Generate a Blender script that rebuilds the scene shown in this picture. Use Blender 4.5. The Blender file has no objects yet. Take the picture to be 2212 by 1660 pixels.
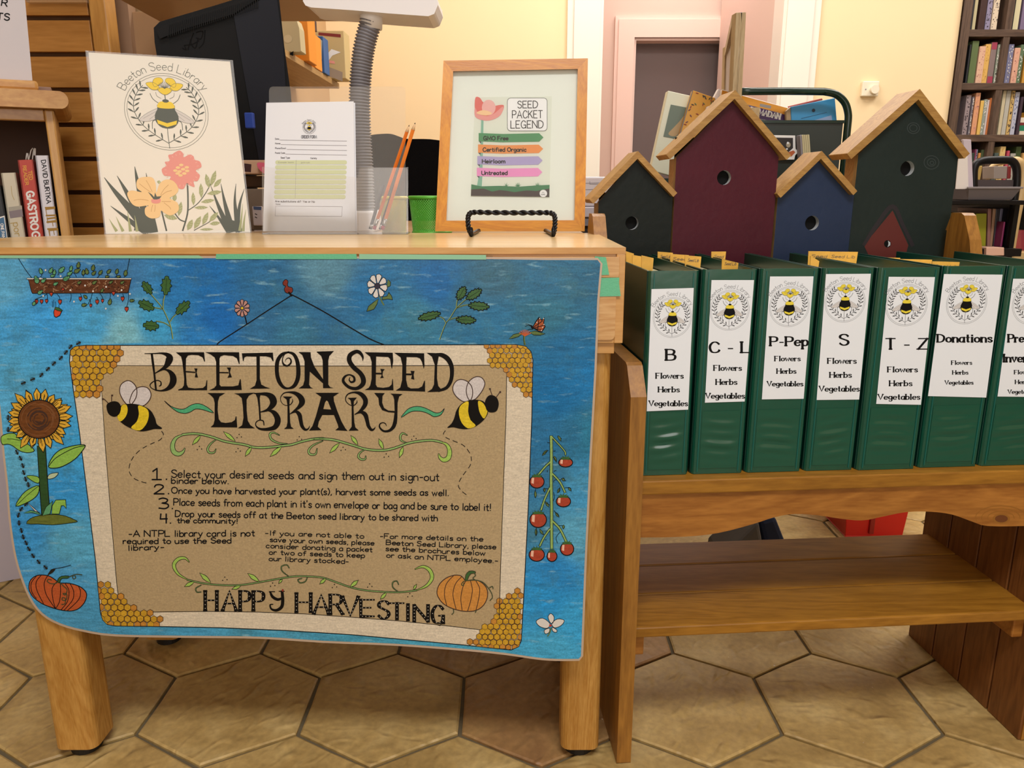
import bpy, bmesh, math, random
from mathutils import Vector, Matrix
from mathutils.geometry import delaunay_2d_cdt
random.seed(7)
C = bpy.context.scene.collection
SC = bpy.context.scene
# ------------------------------------------------------------------ camera
F_PX, TILT, EYE = 1662.0, math.radians(14.0), 0.82
cam = bpy.data.cameras.new('camera'); cam_o = bpy.data.objects.new('camera', cam); C.objects.link(cam_o)
cam.sensor_width = 36.0; cam.lens = 36.0*F_PX/2212.0; cam.clip_start = 0.02; cam.clip_end = 60
cam_o.location = (0, 0, EYE); cam_o.rotation_euler = (math.pi/2-TILT, 0, 0)
SC.camera = cam_o
# ------------------------------------------------------------------ world, lights, exposure
w = bpy.data.worlds.new('world'); SC.world = w; w.use_nodes = True
w.node_tree.nodes['Background'].inputs[0].default_value = (1.0, 0.98, 0.97, 1)
w.node_tree.nodes['Background'].inputs[1].default_value = 0.32
def area(name, loc, size, power, col, rot=(0, 0, 0), sy=None):
    l = bpy.data.lights.new(name, 'AREA'); l.energy = power; l.color = col; l.size = size
    if sy: l.shape = 'RECTANGLE'; l.size_y = sy
    o = bpy.data.objects.new(name, l); o.location = loc; o.rotation_euler = rot; C.objects.link(o); return o
area('ceiling_light_panel', (0.2, -0.45, 2.72), 1.3, 38, (1.0, 0.98, 0.965), sy=0.6)
area('ceiling_light_panel', (1.5, 1.7, 2.72), 1.0, 20, (1.0, 0.95, 0.89), sy=0.6)
area('ceiling_light_panel', (0.4, 2.9, 2.72), 1.4, 31, (1.0, 0.945, 0.88), sy=0.6)
area('ceiling_light_panel', (2.4, 2.9, 2.72), 1.0, 17, (1.0, 0.945, 0.88), sy=0.6)
area('front_fill_light', (0.5, -2.93, 1.25), 3.0, 28, (1.0, 0.985, 0.98), rot=(math.radians(90), 0, 0), sy=1.5)  # added fill lamp behind the camera, brightens the fronts; no known window there
area('hall_light', (0.9, 4.6, 2.6), 0.6, 8, (1.0, 0.91, 0.87))
vs = SC.view_settings
SC.display_settings.display_device = 'sRGB'
vs.view_transform = 'Standard'; vs.look = 'None'; vs.gamma = 1.0; vs.use_curve_mapping = False
vs.exposure = 0.5
# ------------------------------------------------------------------ camera maths: a pixel of the photograph is a ray
CT, ST = math.cos(TILT), math.sin(TILT)
EYEV = Vector((0, 0, EYE)); FW = Vector((0, CT, -ST)); UP = Vector((0, ST, CT)); RT = Vector((1, 0, 0))
def ray(px, py): return FW + RT*((px-1106)/F_PX) - UP*((py-830)/F_PX)
def at_y(px, py, Y): d = ray(px, py); return EYEV + d*(Y/d.y)
def at_z(px, py, z): d = ray(px, py); return EYEV + d*((z-EYE)/d.z)
def at_x(px, py, x): d = ray(px, py); return EYEV + d*(x/d.x)
def on_plane(px, py, p0, n): d = ray(px, py); return EYEV + d*((p0-EYEV).dot(n)/d.dot(n))
class Frame:
    def __init__(s, o, yaw=0.0):
        s.o = Vector((o[0], o[1], 0)); s.U = Vector((math.cos(yaw), math.sin(yaw), 0)); s.V = Vector((-math.sin(yaw), math.cos(yaw), 0))
    def w(s, u, v, z): return s.o + s.U*u + s.V*v + Vector((0, 0, z))
    def uz(s, px, py, v=0.0):
        p = on_plane(px, py, s.o+s.V*v, s.V); return ((p-s.o).dot(s.U), p.z)
    def uv(s, px, py, z): p = at_z(px, py, z)-s.o; return (p.dot(s.U), p.dot(s.V))
WF = Frame((0, 0))
# ------------------------------------------------------------------ colours and materials
def lin(c):
    if isinstance(c, str): c = tuple(int(c[i:i+2], 16)/255 for i in (0, 2, 4))
    return tuple((x/12.92 if x <= 0.04045 else ((x+0.055)/1.055)**2.4) for x in c)+(1.0,)
_M = {}
def mat(name, col, rough=0.55, metal=0.0, spec=0.5, bump=0.0, bscale=200, var=0.0, vscale=8, emit=None, alpha=None):
    if name in _M: return _M[name]
    m = bpy.data.materials.new(name); m.use_nodes = True; nt = m.node_tree; b = nt.nodes['Principled BSDF']
    c = lin(col); b.inputs['Base Color'].default_value = c; b.inputs['Roughness'].default_value = rough
    b.inputs['Metallic'].default_value = metal; b.inputs['Specular IOR Level'].default_value = spec
    tc = nt.nodes.new('ShaderNodeTexCoord')
    if var:
        n = nt.nodes.new('ShaderNodeTexNoise'); n.inputs['Scale'].default_value = vscale; n.inputs['Detail'].default_value = 5
        nt.links.new(tc.outputs['Object'], n.inputs['Vector'])
        r = nt.nodes.new('ShaderNodeMapRange'); r.inputs[1].default_value = 0.3; r.inputs[2].default_value = 0.7
        r.inputs[3].default_value = 1-var; r.inputs[4].default_value = 1+var
        nt.links.new(n.outputs[0], r.inputs[0])
        mx = nt.nodes.new('ShaderNodeVectorMath'); mx.operation = 'SCALE'; mx.inputs[0].default_value = c[:3]
        nt.links.new(r.outputs[0], mx.inputs['Scale']); nt.links.new(mx.outputs[0], b.inputs['Base Color'])
    if bump:
        n = nt.nodes.new('ShaderNodeTexNoise'); n.inputs['Scale'].default_value = bscale; n.inputs['Detail'].default_value = 4
        nt.links.new(tc.outputs['Object'], n.inputs['Vector'])
        bp = nt.nodes.new('ShaderNodeBump'); bp.inputs['Strength'].default_value = bump; bp.inputs['Distance'].default_value = 0.002
        nt.links.new(n.outputs[0], bp.inputs['Height']); nt.links.new(bp.outputs[0], b.inputs['Normal'])
    if emit:
        b.inputs['Emission Color'].default_value = c; b.inputs['Emission Strength'].default_value = emit
    _M[name] = m; return m
def wood(name, c1, c2, axis='x', grain=60, rough=0.42, knots=0.0, dark=None, bump=0.15):
    """procedural wood, grain running along axis; rings from a distorted wave, pores from stretched noise"""
    if name in _M: return _M[name]
    m = bpy.data.materials.new(name); m.use_nodes = True; nt = m.node_tree; L = nt.links.new; N = nt.nodes.new
    b = nt.nodes['Principled BSDF']; b.inputs['Roughness'].default_value = rough
    tc = N('ShaderNodeTexCoord'); mp = N('ShaderNodeMapping'); L(tc.outputs['Object'], mp.inputs[0])
    sc = {'x': (0.12, 1, 1), 'y': (1, 0.12, 1), 'z': (1, 1, 0.12)}[axis]
    mp.inputs['Scale'].default_value = sc
    n1 = N('ShaderNodeTexNoise'); n1.inputs['Scale'].default_value = grain*0.28; n1.inputs['Detail'].default_value = 3; n1.inputs['Distortion'].default_value = 1.4
    n2 = N('ShaderNodeTexNoise'); n2.inputs['Scale'].default_value = grain*9; n2.inputs['Detail'].default_value = 3
    L(mp.outputs[0], n1.inputs['Vector']); L(mp.outputs[0], n2.inputs['Vector'])
    mu = N('ShaderNodeMath'); mu.operation = 'MULTIPLY'; mu.inputs[1].default_value = 9.0; L(n1.outputs[0], mu.inputs[0])
    fr = N('ShaderNodeMath'); fr.operation = 'PINGPONG'; fr.inputs[1].default_value = 0.5; L(mu.outputs[0], fr.inputs[0])
    ad = N('ShaderNodeMath'); ad.operation = 'MULTIPLY_ADD'; ad.inputs[1].default_value = 1.1; L(fr.outputs[0], ad.inputs[0])
    s2 = N('ShaderNodeMath'); s2.operation = 'MULTIPLY_ADD'; s2.inputs[1].default_value = 1.2; s2.inputs[2].default_value = -0.45; L(n2.outputs[0], s2.inputs[0]); L(s2.outputs[0], ad.inputs[2])
    cr = N('ShaderNodeValToRGB'); cr.color_ramp.elements[0].position = 0.0; cr.color_ramp.elements[1].position = 1.0
    cr.color_ramp.elements[0].color = lin(c2); cr.color_ramp.elements[1].color = lin(c1)
    L(ad.outputs[0], cr.inputs[0])
    n3 = N('ShaderNodeTexNoise'); n3.inputs['Scale'].default_value = 6; n3.inputs['Detail'].default_value = 2; L(mp.outputs[0], n3.inputs['Vector'])
    r3 = N('ShaderNodeMapRange'); r3.inputs[1].default_value = .3; r3.inputs[2].default_value = .7; r3.inputs[3].default_value = .86; r3.inputs[4].default_value = 1.1; L(n3.outputs[0], r3.inputs[0])
    vm = N('ShaderNodeVectorMath'); vm.operation = 'SCALE'; L(cr.outputs[0], vm.inputs[0]); L(r3.outputs[0], vm.inputs['Scale'])
    out = vm.outputs[0]
    if knots:
        vo = N('ShaderNodeTexVoronoi'); vo.inputs['Scale'].default_value = knots
        mk = N('ShaderNodeMapping'); mk.inputs['Scale'].default_value = {'x': (.55, 1, 1), 'y': (1, .55, 1), 'z': (1, 1, .55)}[axis]
        L(tc.outputs['Object'], mk.inputs[0]); L(mk.outputs[0], vo.inputs['Vector'])
        rr = N('ShaderNodeMapRange'); rr.inputs[1].default_value = 0.04; rr.inputs[2].default_value = 0.13; rr.inputs[3].default_value = 0.8; rr.inputs[4].default_value = 0.0
        L(vo.outputs['Distance'], rr.inputs[0])
        mxk = N('ShaderNodeMix'); mxk.data_type = 'RGBA'; L(rr.outputs[0], mxk.inputs[0]); L(out, mxk.inputs[6]); mxk.inputs[7].default_value = lin(dark or '5a3218'); out = mxk.outputs[2]
    L(out, b.inputs['Base Color'])
    bp = N('ShaderNodeBump'); bp.inputs['Strength'].default_value = bump; bp.inputs['Distance'].default_value = 0.0006
    L(n2.outputs[0], bp.inputs['Height']); L(bp.outputs[0], b.inputs['Normal'])
    _M[name] = m; return m
def clear(name='clear_acrylic', tint=(1, 1, 1, 1), rough=0.03, op=0.12):
    if name in _M: return _M[name]
    m = bpy.data.materials.new(name); m.use_nodes = True; nt = m.node_tree; nt.nodes.remove(nt.nodes['Principled BSDF'])
    N = nt.nodes.new; L = nt.links.new
    t = N('ShaderNodeBsdfTransparent'); t.inputs[0].default_value = tint
    g = N('ShaderNodeBsdfGlossy'); g.inputs[1].default_value = rough
    d = N('ShaderNodeBsdfDiffuse'); d.inputs[0].default_value = (.85, .83, .8, 1)
    fr = N('ShaderNodeFresnel'); fr.inputs[0].default_value = 1.45
    m1 = N('ShaderNodeMixShader'); m1.inputs[0].default_value = op; L(t.outputs[0], m1.inputs[1]); L(d.outputs[0], m1.inputs[2])
    m2 = N('ShaderNodeMixShader'); L(fr.outputs[0], m2.inputs[0]); L(m1.outputs[0], m2.inputs[1]); L(g.outputs[0], m2.inputs[2])
    L(m2.outputs[0], nt.nodes['Material Output'].inputs[0])
    _M[name] = m; return m
# ------------------------------------------------------------------ mesh building
class MB:
    def __init__(s): s.v = []; s.f = []; s.mi = []; s.mats = []; s.sm = []
    def m(s, material):
        if material not in s.mats: s.mats.append(material)
        return s.mats.index(material)
    def add(s, vs, fs, material=None, smooth=False):
        b = len(s.v); s.v += [Vector(p) for p in vs]; k = s.m(material) if material else 0
        for f in fs: s.f.append([b+i for i in f]); s.mi.append(k); s.sm.append(smooth)
    def build(s, name, root=None, parent=None, material=None, bevel=0.0, segs=2):
        """world-space vertices; stored relative to root's location"""
        org = root.location if root is not None else Vector((0, 0, 0))
        me = bpy.data.meshes.new(name); me.from_pydata([tuple(p-org) for p in s.v], [], s.f)
        ms = s.mats if s.mats else [material]
        for q in ms: me.materials.append(q)
        me.polygons.foreach_set('material_index', s.mi if s.mats else [0]*len(s.f))
        me.polygons.foreach_set('use_smooth', s.sm); me.update()
        o = bpy.data.objects.new(name, me); C.objects.link(o)
        if parent is not None or root is not None: o.parent = parent if parent is not None else root
        if bevel:
            bv = o.modifiers.new('bevel', 'BEVEL'); bv.width = bevel; bv.segments = segs; bv.limit_method = 'ANGLE'; bv.angle_limit = math.radians(40)
        return o
def thing(name, label, cat, loc, group=None, kind=None):
    o = bpy.data.objects.new(name, None); o.location = Vector(loc); o.empty_display_size = .02; C.objects.link(o)
    return tag(o, label, cat, group, kind)
def tag(o, label=None, cat=None, group=None, kind=None):
    if label: o['label'] = label
    if cat: o['category'] = cat
    if group: o['group'] = group
    if kind: o['kind'] = kind
    return o
def solo(mb, name, label, cat, loc, group=None, material=None, bevel=0.0, kind=None):
    """a thing that is one mesh, origin at loc"""
    me_root = bpy.data.objects.new('tmp', None); me_root.location = Vector(loc)
    o = mb.build(name, material=material, bevel=bevel)
    L = Vector(loc)
    o.data.transform(Matrix.Translation(-L)); o.location = L
    bpy.data.objects.remove(me_root)
    return tag(o, label, cat, group, kind)
def box(mb, F, u0, u1, v0, v1, z0, z1, material=None):
    P = [F.w(u, v, z) for z in (z0, z1) for v in (v0, v1) for u in (u0, u1)]
    mb.add(P, [(0, 2, 3, 1), (4, 5, 7, 6), (0, 1, 5, 4), (2, 6, 7, 3), (0, 4, 6, 2), (1, 3, 7, 5)], material)
def hexa(mb, q0, q1, material=None, smooth=False):
    """solid between two 4-point loops"""
    P = list(q0)+list(q1)
    mb.add(P, [(0, 1, 2, 3), (7, 6, 5, 4), (0, 4, 5, 1), (1, 5, 6, 2), (2, 6, 7, 3), (3, 7, 4, 0)], material, smooth)
def inside(p, poly):
    x, y = p; c = False; n = len(poly); j = n-1
    for i in range(n):
        xi, yi = poly[i][0], poly[i][1]; xj, yj = poly[j][0], poly[j][1]
        if (yi > y) != (yj > y) and x < (xj-xi)*(y-yi)/(yj-yi)+xi: c = not c
        j = i
    return c
def tri(poly, holes=(), step=None, loops=()):
    """constrained triangulation; returns 2-D points and triangles inside poly and outside holes"""
    pts = []; ed = []
    def loop(l):
        b = len(pts); n = len(l)
        for q in l: pts.append(Vector((q[0], q[1])))
        for i in range(n): ed.append((b+i, b+(i+1) % n))
    loop(poly)
    for h in holes: loop(h)
    for h in loops: loop(h)
    if step:
        xs = [p[0] for p in poly]; ys = [p[1] for p in poly]
        y = min(ys)+step/2; r = 0
        while y < max(ys):
            x = min(xs)+step/2+(step/2 if r % 2 else 0)
            while x < max(xs):
                if inside((x, y), poly): pts.append(Vector((x, y)))
                x += step
            y += step; r += 1
    v, e, f, _, _, _ = delaunay_2d_cdt(pts, ed, [], 0, 1e-7, True)
    out = []
    for t in f:
        c = (sum(v[i][0] for i in t)/len(t), sum(v[i][1] for i in t)/len(t))
        if inside(c, poly) and not any(inside(c, h) for h in holes): out.append(tuple(t))
    return [(p[0], p[1]) for p in v], out
def prism(mb, mapf, poly, d0, d1, material=None, holes=(), side_mat=None, hole_mat=None, back_mat=None):
    """extrude a 2-D outline between depths d0 and d1; mapf(a,b,d) -> world"""
    v, f = tri(poly, holes)
    mb.add([mapf(a, b, d0) for a, b in v], f, material)
    mb.add([mapf(a, b, d1) for a, b in v], [t[::-1] for t in f], back_mat or material)
    for k, l in enumerate([poly]+list(holes)):
        n = len(l); mm = (side_mat or material) if k == 0 else (hole_mat or side_mat or material)
        P = [mapf(a, b, d0) for a, b in l]+[mapf(a, b, d1) for a, b in l]
        mb.add(P, [(i, (i+1) % n, n+(i+1) % n, n+i) for i in range(n)], mm)
def catmull(pts, n=6, closed=False):
    if len(pts) < 3: return list(pts)
    P = [pts[-1]]+list(pts)+[pts[0], pts[1]] if closed else [pts[0]]+list(pts)+[pts[-1]]
    out = []
    for i in range(1, len(P)-2):
        a, b, c, d = P[i-1], P[i], P[i+1], P[i+2]
        for k in range(n):
            t = k/n; t2 = t*t; t3 = t2*t
            out.append(tuple(0.5*(2*b[j]+(c[j]-a[j])*t+(2*a[j]-5*b[j]+4*c[j]-d[j])*t2+(3*b[j]-a[j]-3*c[j]+d[j])*t3) for j in range(len(b))))
    if not closed: out.append(tuple(P[-2]))
    return out
def tube(mb, path, r, material=None, n=10, closed=False, cap=True, smooth=True):
    """path of Vectors; r a number or list"""
    path = [Vector(p) for p in path]; N = len(path); rr = r if isinstance(r, (list, tuple)) else [r]*N
    prev = None; rings = []
    for i in range(N):
        a = path[(i-1) % N] if (closed or i > 0) else path[i]; b = path[(i+1) % N] if (closed or i < N-1) else path[i]
        t = (b-a).normalized() if (b-a).length > 1e-9 else Vector((0, 0, 1))
        if prev is None: prev = t.orthogonal().normalized()
        prev = (prev-t*prev.dot(t)).normalized(); q = t.cross(prev)
        rings.append([path[i]+(prev*math.cos(2*math.pi*k/n)+q*math.sin(2*math.pi*k/n))*rr[i] for k in range(n)])
    V = [p for g in rings for p in g]; Fc = []
    for i in range(N if closed else N-1):
        j = (i+1) % N
        for k in range(n): Fc.append((i*n+k, i*n+(k+1) % n, j*n+(k+1) % n, j*n+k))
    if cap and not closed: Fc += [tuple(range(n))[::-1], tuple((N-1)*n+k for k in range(n))]
    mb.add(V, Fc, material, smooth)
def disc(cx, cy, rx, ry=None, n=20, a0=0): ry = ry or rx; return [(cx+rx*math.cos(a0+2*math.pi*k/n), cy+ry*math.sin(a0+2*math.pi*k/n)) for k in range(n)]
def rrect(x0, y0, x1, y1, r, n=4):
    out = []
    for cx, cy, a in ((x1-r, y0+r, -90), (x1-r, y1-r, 0), (x0+r, y1-r, 90), (x0+r, y0+r, 180)):
        for k in range(n+1): t = math.radians(a+90*k/n); out.append((cx+r*math.cos(t), cy+r*math.sin(t)))
    return out
# ------------------------------------------------------------------ print: shapes and lettering given in photograph pixels, laid on a real surface
class Print:
    """surf(px,py,lift) -> world point on the object's own surface"""
    def __init__(s, surf, root, base=0.0001, layer=0.00007):
        s.surf = surf; s.root = root; s.base = base; s.layer = layer; s.p = {}; s.k = 0
    def mb(s, part):
        if part not in s.p: s.p[part] = MB()
        return s.p[part]
    def lift(s, L): s.k += 1; return s.base+s.layer*L+(s.k % 50)*1e-6
    def fill(s, part, poly, material, L=1, step=None, holes=()):
        v, f = tri(poly, holes, step); h = s.lift(L)
        s.mb(part).add([s.surf(a, b, h) for a, b in v], f, material)
    def stroke(s, part, pts, material, L=1, w=None, smooth=True, n=5, closed=False):
        """pts (x,y[,w]); variable-width ribbon"""
        P = [(q[0], q[1], (q[2] if len(q) > 2 else w)) for q in pts]
        if smooth and len(P) > 2: P = catmull(P, n, closed)
        if closed: P = P+[P[0]]
        Q = [P[0]]
        for q in P[1:]:
            if abs(q[0]-Q[-1][0])+abs(q[1]-Q[-1][1]) > 0.02: Q.append(q)
        if len(Q) < 2: return
        h = s.lift(L); lft = []; rgt = []; N = len(Q)
        for i, (x, y, ww) in enumerate(Q):
            a = Q[max(0, i-1)]; b = Q[min(N-1, i+1)]
            if closed and (i == 0 or i == N-1): a = Q[-2]; b = Q[1]
            d1x, d1y = x-a[0], y-a[1]; d2x, d2y = b[0]-x, b[1]-y
            l1 = math.hypot(d1x, d1y) or 1; l2 = math.hypot(d2x, d2y) or 1
            if i == 0 and not closed: tx, ty = d2x/l2, d2y/l2
            elif i == N-1 and not closed: tx, ty = d1x/l1, d1y/l1
            else: tx, ty = d1x/l1+d2x/l2, d1y/l1+d2y/l2
            tl = math.hypot(tx, ty) or 1; tx /= tl; ty /= tl
            ms = 1.0
            if 0 < i < N-1:
                c = max(0.5, tx*d2x/l2+ty*d2y/l2); ms = 1/c
            hw = max(ww, 0.05)/2
            ex = -hw*0.6*tx if (i == 0 and not closed) else (hw*0.6*tx if (i == N-1 and not closed) else 0)
            ey = -hw*0.6*ty if (i == 0 and not closed) else (hw*0.6*ty if (i == N-1 and not closed) else 0)
            lft.append((x+ex-ty*hw*ms, y+ey+tx*hw*ms)); rgt.append((x+ex+ty*hw*ms, y+ey-tx*hw*ms))
        V = [s.surf(a, b, h) for a, b in lft+rgt]
        s.mb(part).add(V, [(i, i+1, N+i+1, N+i) for i in range(N-1)], material)
    def outlined(s, part, poly, fillm, linem, w=1.5, L=1, smooth=False, step=None):
        if smooth: poly = catmull(poly, 4, True)
        s.fill(part, poly, fillm, L, step); s.stroke(part, poly, linem, L+1, w, smooth=False, closed=True)
    def text(s, part, t, p0, p1, cap, w, material, L=2, style='hand', slant=0.0, jit=0.0, up=None, arc=None):
        """baseline from p0 to p1, stretched to fit"""
        G, adv = layout(t, style); dx, dy = p1[0]-p0[0], p1[1]-p0[1]; ln = math.hypot(dx, dy)
        ax, ay = dx/ln, dy/ln; ux, uy = (ay, -ax) if up is None else up; sx = ln/adv
        for g in G:
            jx = random.uniform(-jit, jit)*cap; jy = random.uniform(-jit, jit)*cap
            for pts, sm, ser in g:
                Q = []
                for (x, y) in pts:
                    X = x*sx+slant*y*cap; Y = y*cap
                    Q.append((p0[0]+ax*(X+jx)+ux*(Y+jy), p0[1]+ay*(X+jx)+uy*(Y+jy)))
                s.pen(part, Q, w, material, L, style, sm, (ax, ay), (ux, uy), cap, ser)
    def pen(s, part, Q, w, material, L, style, sm, A, U, cap, ser):
        if sm: Q = catmull(Q, 4)
        if style == 'serif':
            P = []
            for i, q in enumerate(Q):
                a = Q[max(0, i-1)]; b = Q[min(len(Q)-1, i+1)]; dx, dy = b[0]-a[0], b[1]-a[1]; l = math.hypot(dx, dy) or 1
                vert = abs((dx*U[0]+dy*U[1])/l); P.append((q[0], q[1], w*(0.46+0.62*vert**1.5)))
            s.stroke(part, P, material, L, smooth=False)
            for e in ser:
                q = Q[0] if e == 0 else Q[-1]; r = cap*(0.15 if cap < 25 else 0.085)
                s.stroke(part, [(q[0]-A[0]*r, q[1]-A[1]*r), (q[0]+A[0]*r, q[1]+A[1]*r)], material, L, w*0.5, smooth=False)
        else:
            s.stroke(part, Q, material, L, w, smooth=False)
    def glyph(s, part, ch, x0, x1, yt, yb, w, material, L=2, style='serif', skew=0.0):
        G, adv = layout(ch, style); g = G[0]; xs = [p[0] for st in g for p in st[0]]; mn, mx = min(xs), max(xs); sx = (x1-x0)/max(mx-mn, .01); cap = yb-yt
        res = []
        for pts, sm, ser in g:
            Q = [(x0+(x-mn)*sx, yb-y*cap+skew*(x-mn)*sx) for x, y in pts]; res.append(Q)
            s.pen(part, Q, w, material, L, style, sm, (1, 0), (0, -1), cap, ser)
        return res
    def done(s, parent=None):
        for k, m in s.p.items(): m.build(k, root=s.root, parent=parent)
# ------------------------------------------------------------------ single-stroke alphabet (cap height 10)
FONT = {
'A': (8, '0,0 4,10 8,0/1.5,3.5 6.5,3.5'), 'B': (7, '0,0 0,10/~0,10 4,10 6,8.6 5.6,6.3 3.5,5.3 0,5.3/~0,5.3 4,5.3 6.7,4 6.4,1.2 4,0 0,0'),
'C': (7.2, '~7,8 5,9.8 2.5,9.6 .5,7 .2,4 1.5,.8 4,0 6.3,.8 7.2,2.2'), 'D': (7.4, '0,0 0,10/~0,10 3.5,9.8 6.5,7.8 7.2,4.8 5.8,1.4 3,0 0,0'),
'E': (6, '6,10 0,10/0,10 0,0 6,0/0,5.2 4.5,5.2'), 'F': (6, '6,10 0,10/0,10 0,0/0,5.2 4.5,5.2'),
'G': (7.5, '~7,8 5,9.8 2.5,9.6 .5,7 .2,4 1.5,.8 4,0 6.3,.8 7.2,2.5/7.2,0 7.2,4.2/7.6,4.2 4.2,4.2'), 'H': (7, '0,0 0,10/7,0 7,10/0,5.2 7,5.2'),
'I': (1.6, '.8,0 .8,10'), 'J': (5, '~5,10 5,3 4,.5 2,0 .3,1.2'), 'K': (7, '0,0 0,10/6.5,10 0,4/2.4,6 7,0'), 'L': (6, '0,10 0,0/0,0 6,0'),
'M': (9, '0,0 .6,10 4.5,2 8.4,10 9,0'), 'N': (7.4, '0,0 0,10/0,10 7.4,0/7.4,0 7.4,10'), 'O': (8, '~4,10 1,8.5 0,5 1,1.5 4,0 7,1.5 8,5 7,8.5 4,10'),
'P': (6.4, '0,0 0,10/~0,10 4,10 6.3,8.7 6.2,6 4,4.7 0,4.7'), 'Q': (8, '~4,10 1,8.5 0,5 1,1.5 4,0 7,1.5 8,5 7,8.5 4,10/5,2.5 8.4,-1'),
'R': (7, '0,0 0,10/~0,10 4,10 6.2,8.7 6,6.2 4,5 0,5/3.4,5 7,0'), 'S': (6.2, '~6,8.4 4.6,9.8 2.4,10 .6,8.8 .6,6.8 3,5.4 5.6,4 6.1,2 4.6,.2 2.2,0 .2,1.6'),
'T': (7, '0,10 7,10/3.5,10 3.5,0'), 'U': (7, '~0,10 0,3.2 1.2,.6 3.5,0 5.8,.6 7,3.2 7,10'), 'V': (7.6, '0,10 3.8,0 7.6,10'), 'W': (10.4, '0,10 2.6,0 5.2,8 7.8,0 10.4,10'),
'X': (7, '0,0 7,10/0,10 7,0'), 'Y': (7.2, '0,10 3.6,4.8/7.2,10 3.6,4.8/3.6,4.8 3.6,0'), 'Z': (6.6, '0,10 6.6,10/6.6,10 0,0/0,0 6.8,0'),
'a': (5, '~4.8,4.8 3.4,6.1 1.4,5.8 0,3.6 .4,.9 2.2,0 4,1 4.8,3/4.8,6 4.9,0'), 'b': (5, '0,10 0,0/~0,4 1.6,6 3.8,5.9 5,3.6 4.2,.8 2,0 0,1.4'),
'c': (4.6, '~4.6,4.9 3,6.1 1.2,5.6 0,3.4 .6,1 2.4,0 4.6,1'), 'd': (5, '5,10 5,0/~5,1.6 3.2,0 1,.4 0,2.8 .9,5.4 3,6 5,4.6'),
'e': (5, '~.2,3.2 4.9,3.4 4.3,5.5 2.5,6.1 .7,5 0,3 .8,.8 2.6,0 4.8,1'), 'f': (3.8, '~4,9.2 2.8,10 1.6,9 1.5,6 1.5,0/0,5.9 3.6,5.9'),
'g': (5, '~4.8,4.8 3.2,6.1 1.2,5.8 0,3.6 .6,1.2 2.4,.5 4.2,1.4 4.9,3.4/~4.9,6 4.9,-1 4,-3 2,-3.4 .4,-2.4'), 'h': (5, '0,10 0,0/~0,3.8 1.6,5.9 3.8,5.8 4.9,4 4.9,0'),
'i': (1.4, '.7,6 .7,0/.7,8.6 .7,8.9'), 'j': (2, '~1.5,6 1.5,-1.6 .6,-3.2 -.6,-3/1.5,8.6 1.5,8.9'), 'k': (4.8, '0,10 0,0/4.4,6 0,2.4/1.6,3.6 4.8,0'),
'l': (1.4, '.7,10 .7,0'), 'm': (8, '0,6 0,0/~0,4 1.4,5.9 3,5.8 3.9,4 3.9,0/~3.9,4 5.4,5.9 7,5.8 7.9,4 7.9,0'), 'n': (5, '0,6 0,0/~0,3.8 1.6,5.9 3.8,5.8 4.9,4 4.9,0'),
'o': (5.2, '~2.6,6 .6,5 0,3 .6,1 2.6,0 4.6,1 5.2,3 4.6,5 2.6,6'), 'p': (5, '0,6 0,-3.6/~0,4 1.6,6 3.8,5.9 5,3.6 4.2,.8 2,0 0,1.4'),
'q': (5, '5,6 5,-3.6/~5,1.6 3.2,0 1,.4 0,2.8 .9,5.4 3,6 5,4.6'), 'r': (3.6, '0,6 0,0/~0,3.6 1.2,5.6 2.4,6.1 3.7,5.4'), 's': (4.2, '~4.1,5 2.8,6.1 1,5.8 .4,4.5 2.2,3.2 4,2 3.6,.5 2,0 .1,.9'),
't': (3.6, '1.7,9 1.7,1.2/~1.7,1.4 2.2,.1 3.6,.4/0,6 3.6,6'), 'u': (5, '~0,6 0,1.8 1.4,0 3.4,.2 4.9,2/4.9,6 4.9,0'), 'v': (4.8, '0,6 2.4,0 4.8,6'), 'w': (7, '0,6 1.8,0 3.5,5 5.2,0 7,6'),
'x': (4.8, '0,0 4.8,6/0,6 4.8,0'), 'y': (4.8, '0,6 2.5,0/~4.8,6 2.5,0 1.2,-3.2 -.2,-3.4'), 'z': (4.6, '.2,6 4.6,6/4.6,6 0,0/0,0 4.8,0'),
'1': (4, '.3,7.4 2.2,10/2.2,10 2.2,0/0,0 4.2,0'), '2': (5.4, '~.2,7.4 1,9.5 3,10 4.8,8.6 4.4,6 0,0/0,0 5.4,0'), '3': (5.4, '~.2,9 2.4,10 4.8,8.6 4,6 2,5.3 4.8,4.4 5.3,2 3.4,.1 .2,.6'),
'4': (5.4, '.4,10 0,4.5/0,4.5 5.2,4.8/4.4,10 4.4,0'), '.': (1.2, '.6,0 .6,.4'), ',': (1.2, '.8,.6 .2,-1.6'), '!': (1.2, '.6,10 .6,3/.6,0 .6,.4'), '(': (2.4, '~2.4,10.5 .6,7 .4,3 2.2,-1'),
')': (2.4, '~0,10.5 1.8,7 2,3 .2,-1'), '-': (4, '.3,3.8 3.8,3.8'), "'": (1, '.6,10 .4,8'), '?': (4.4, '~.2,8 1.6,10 4,8.8 3.4,6.4 2,4.6 2,3/2,0 2,.4'), '/': (4, '0,0 4,10'), ':': (1.2, '.6,0 .6,.4/.6,5 .6,5.4'),
}
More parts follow.
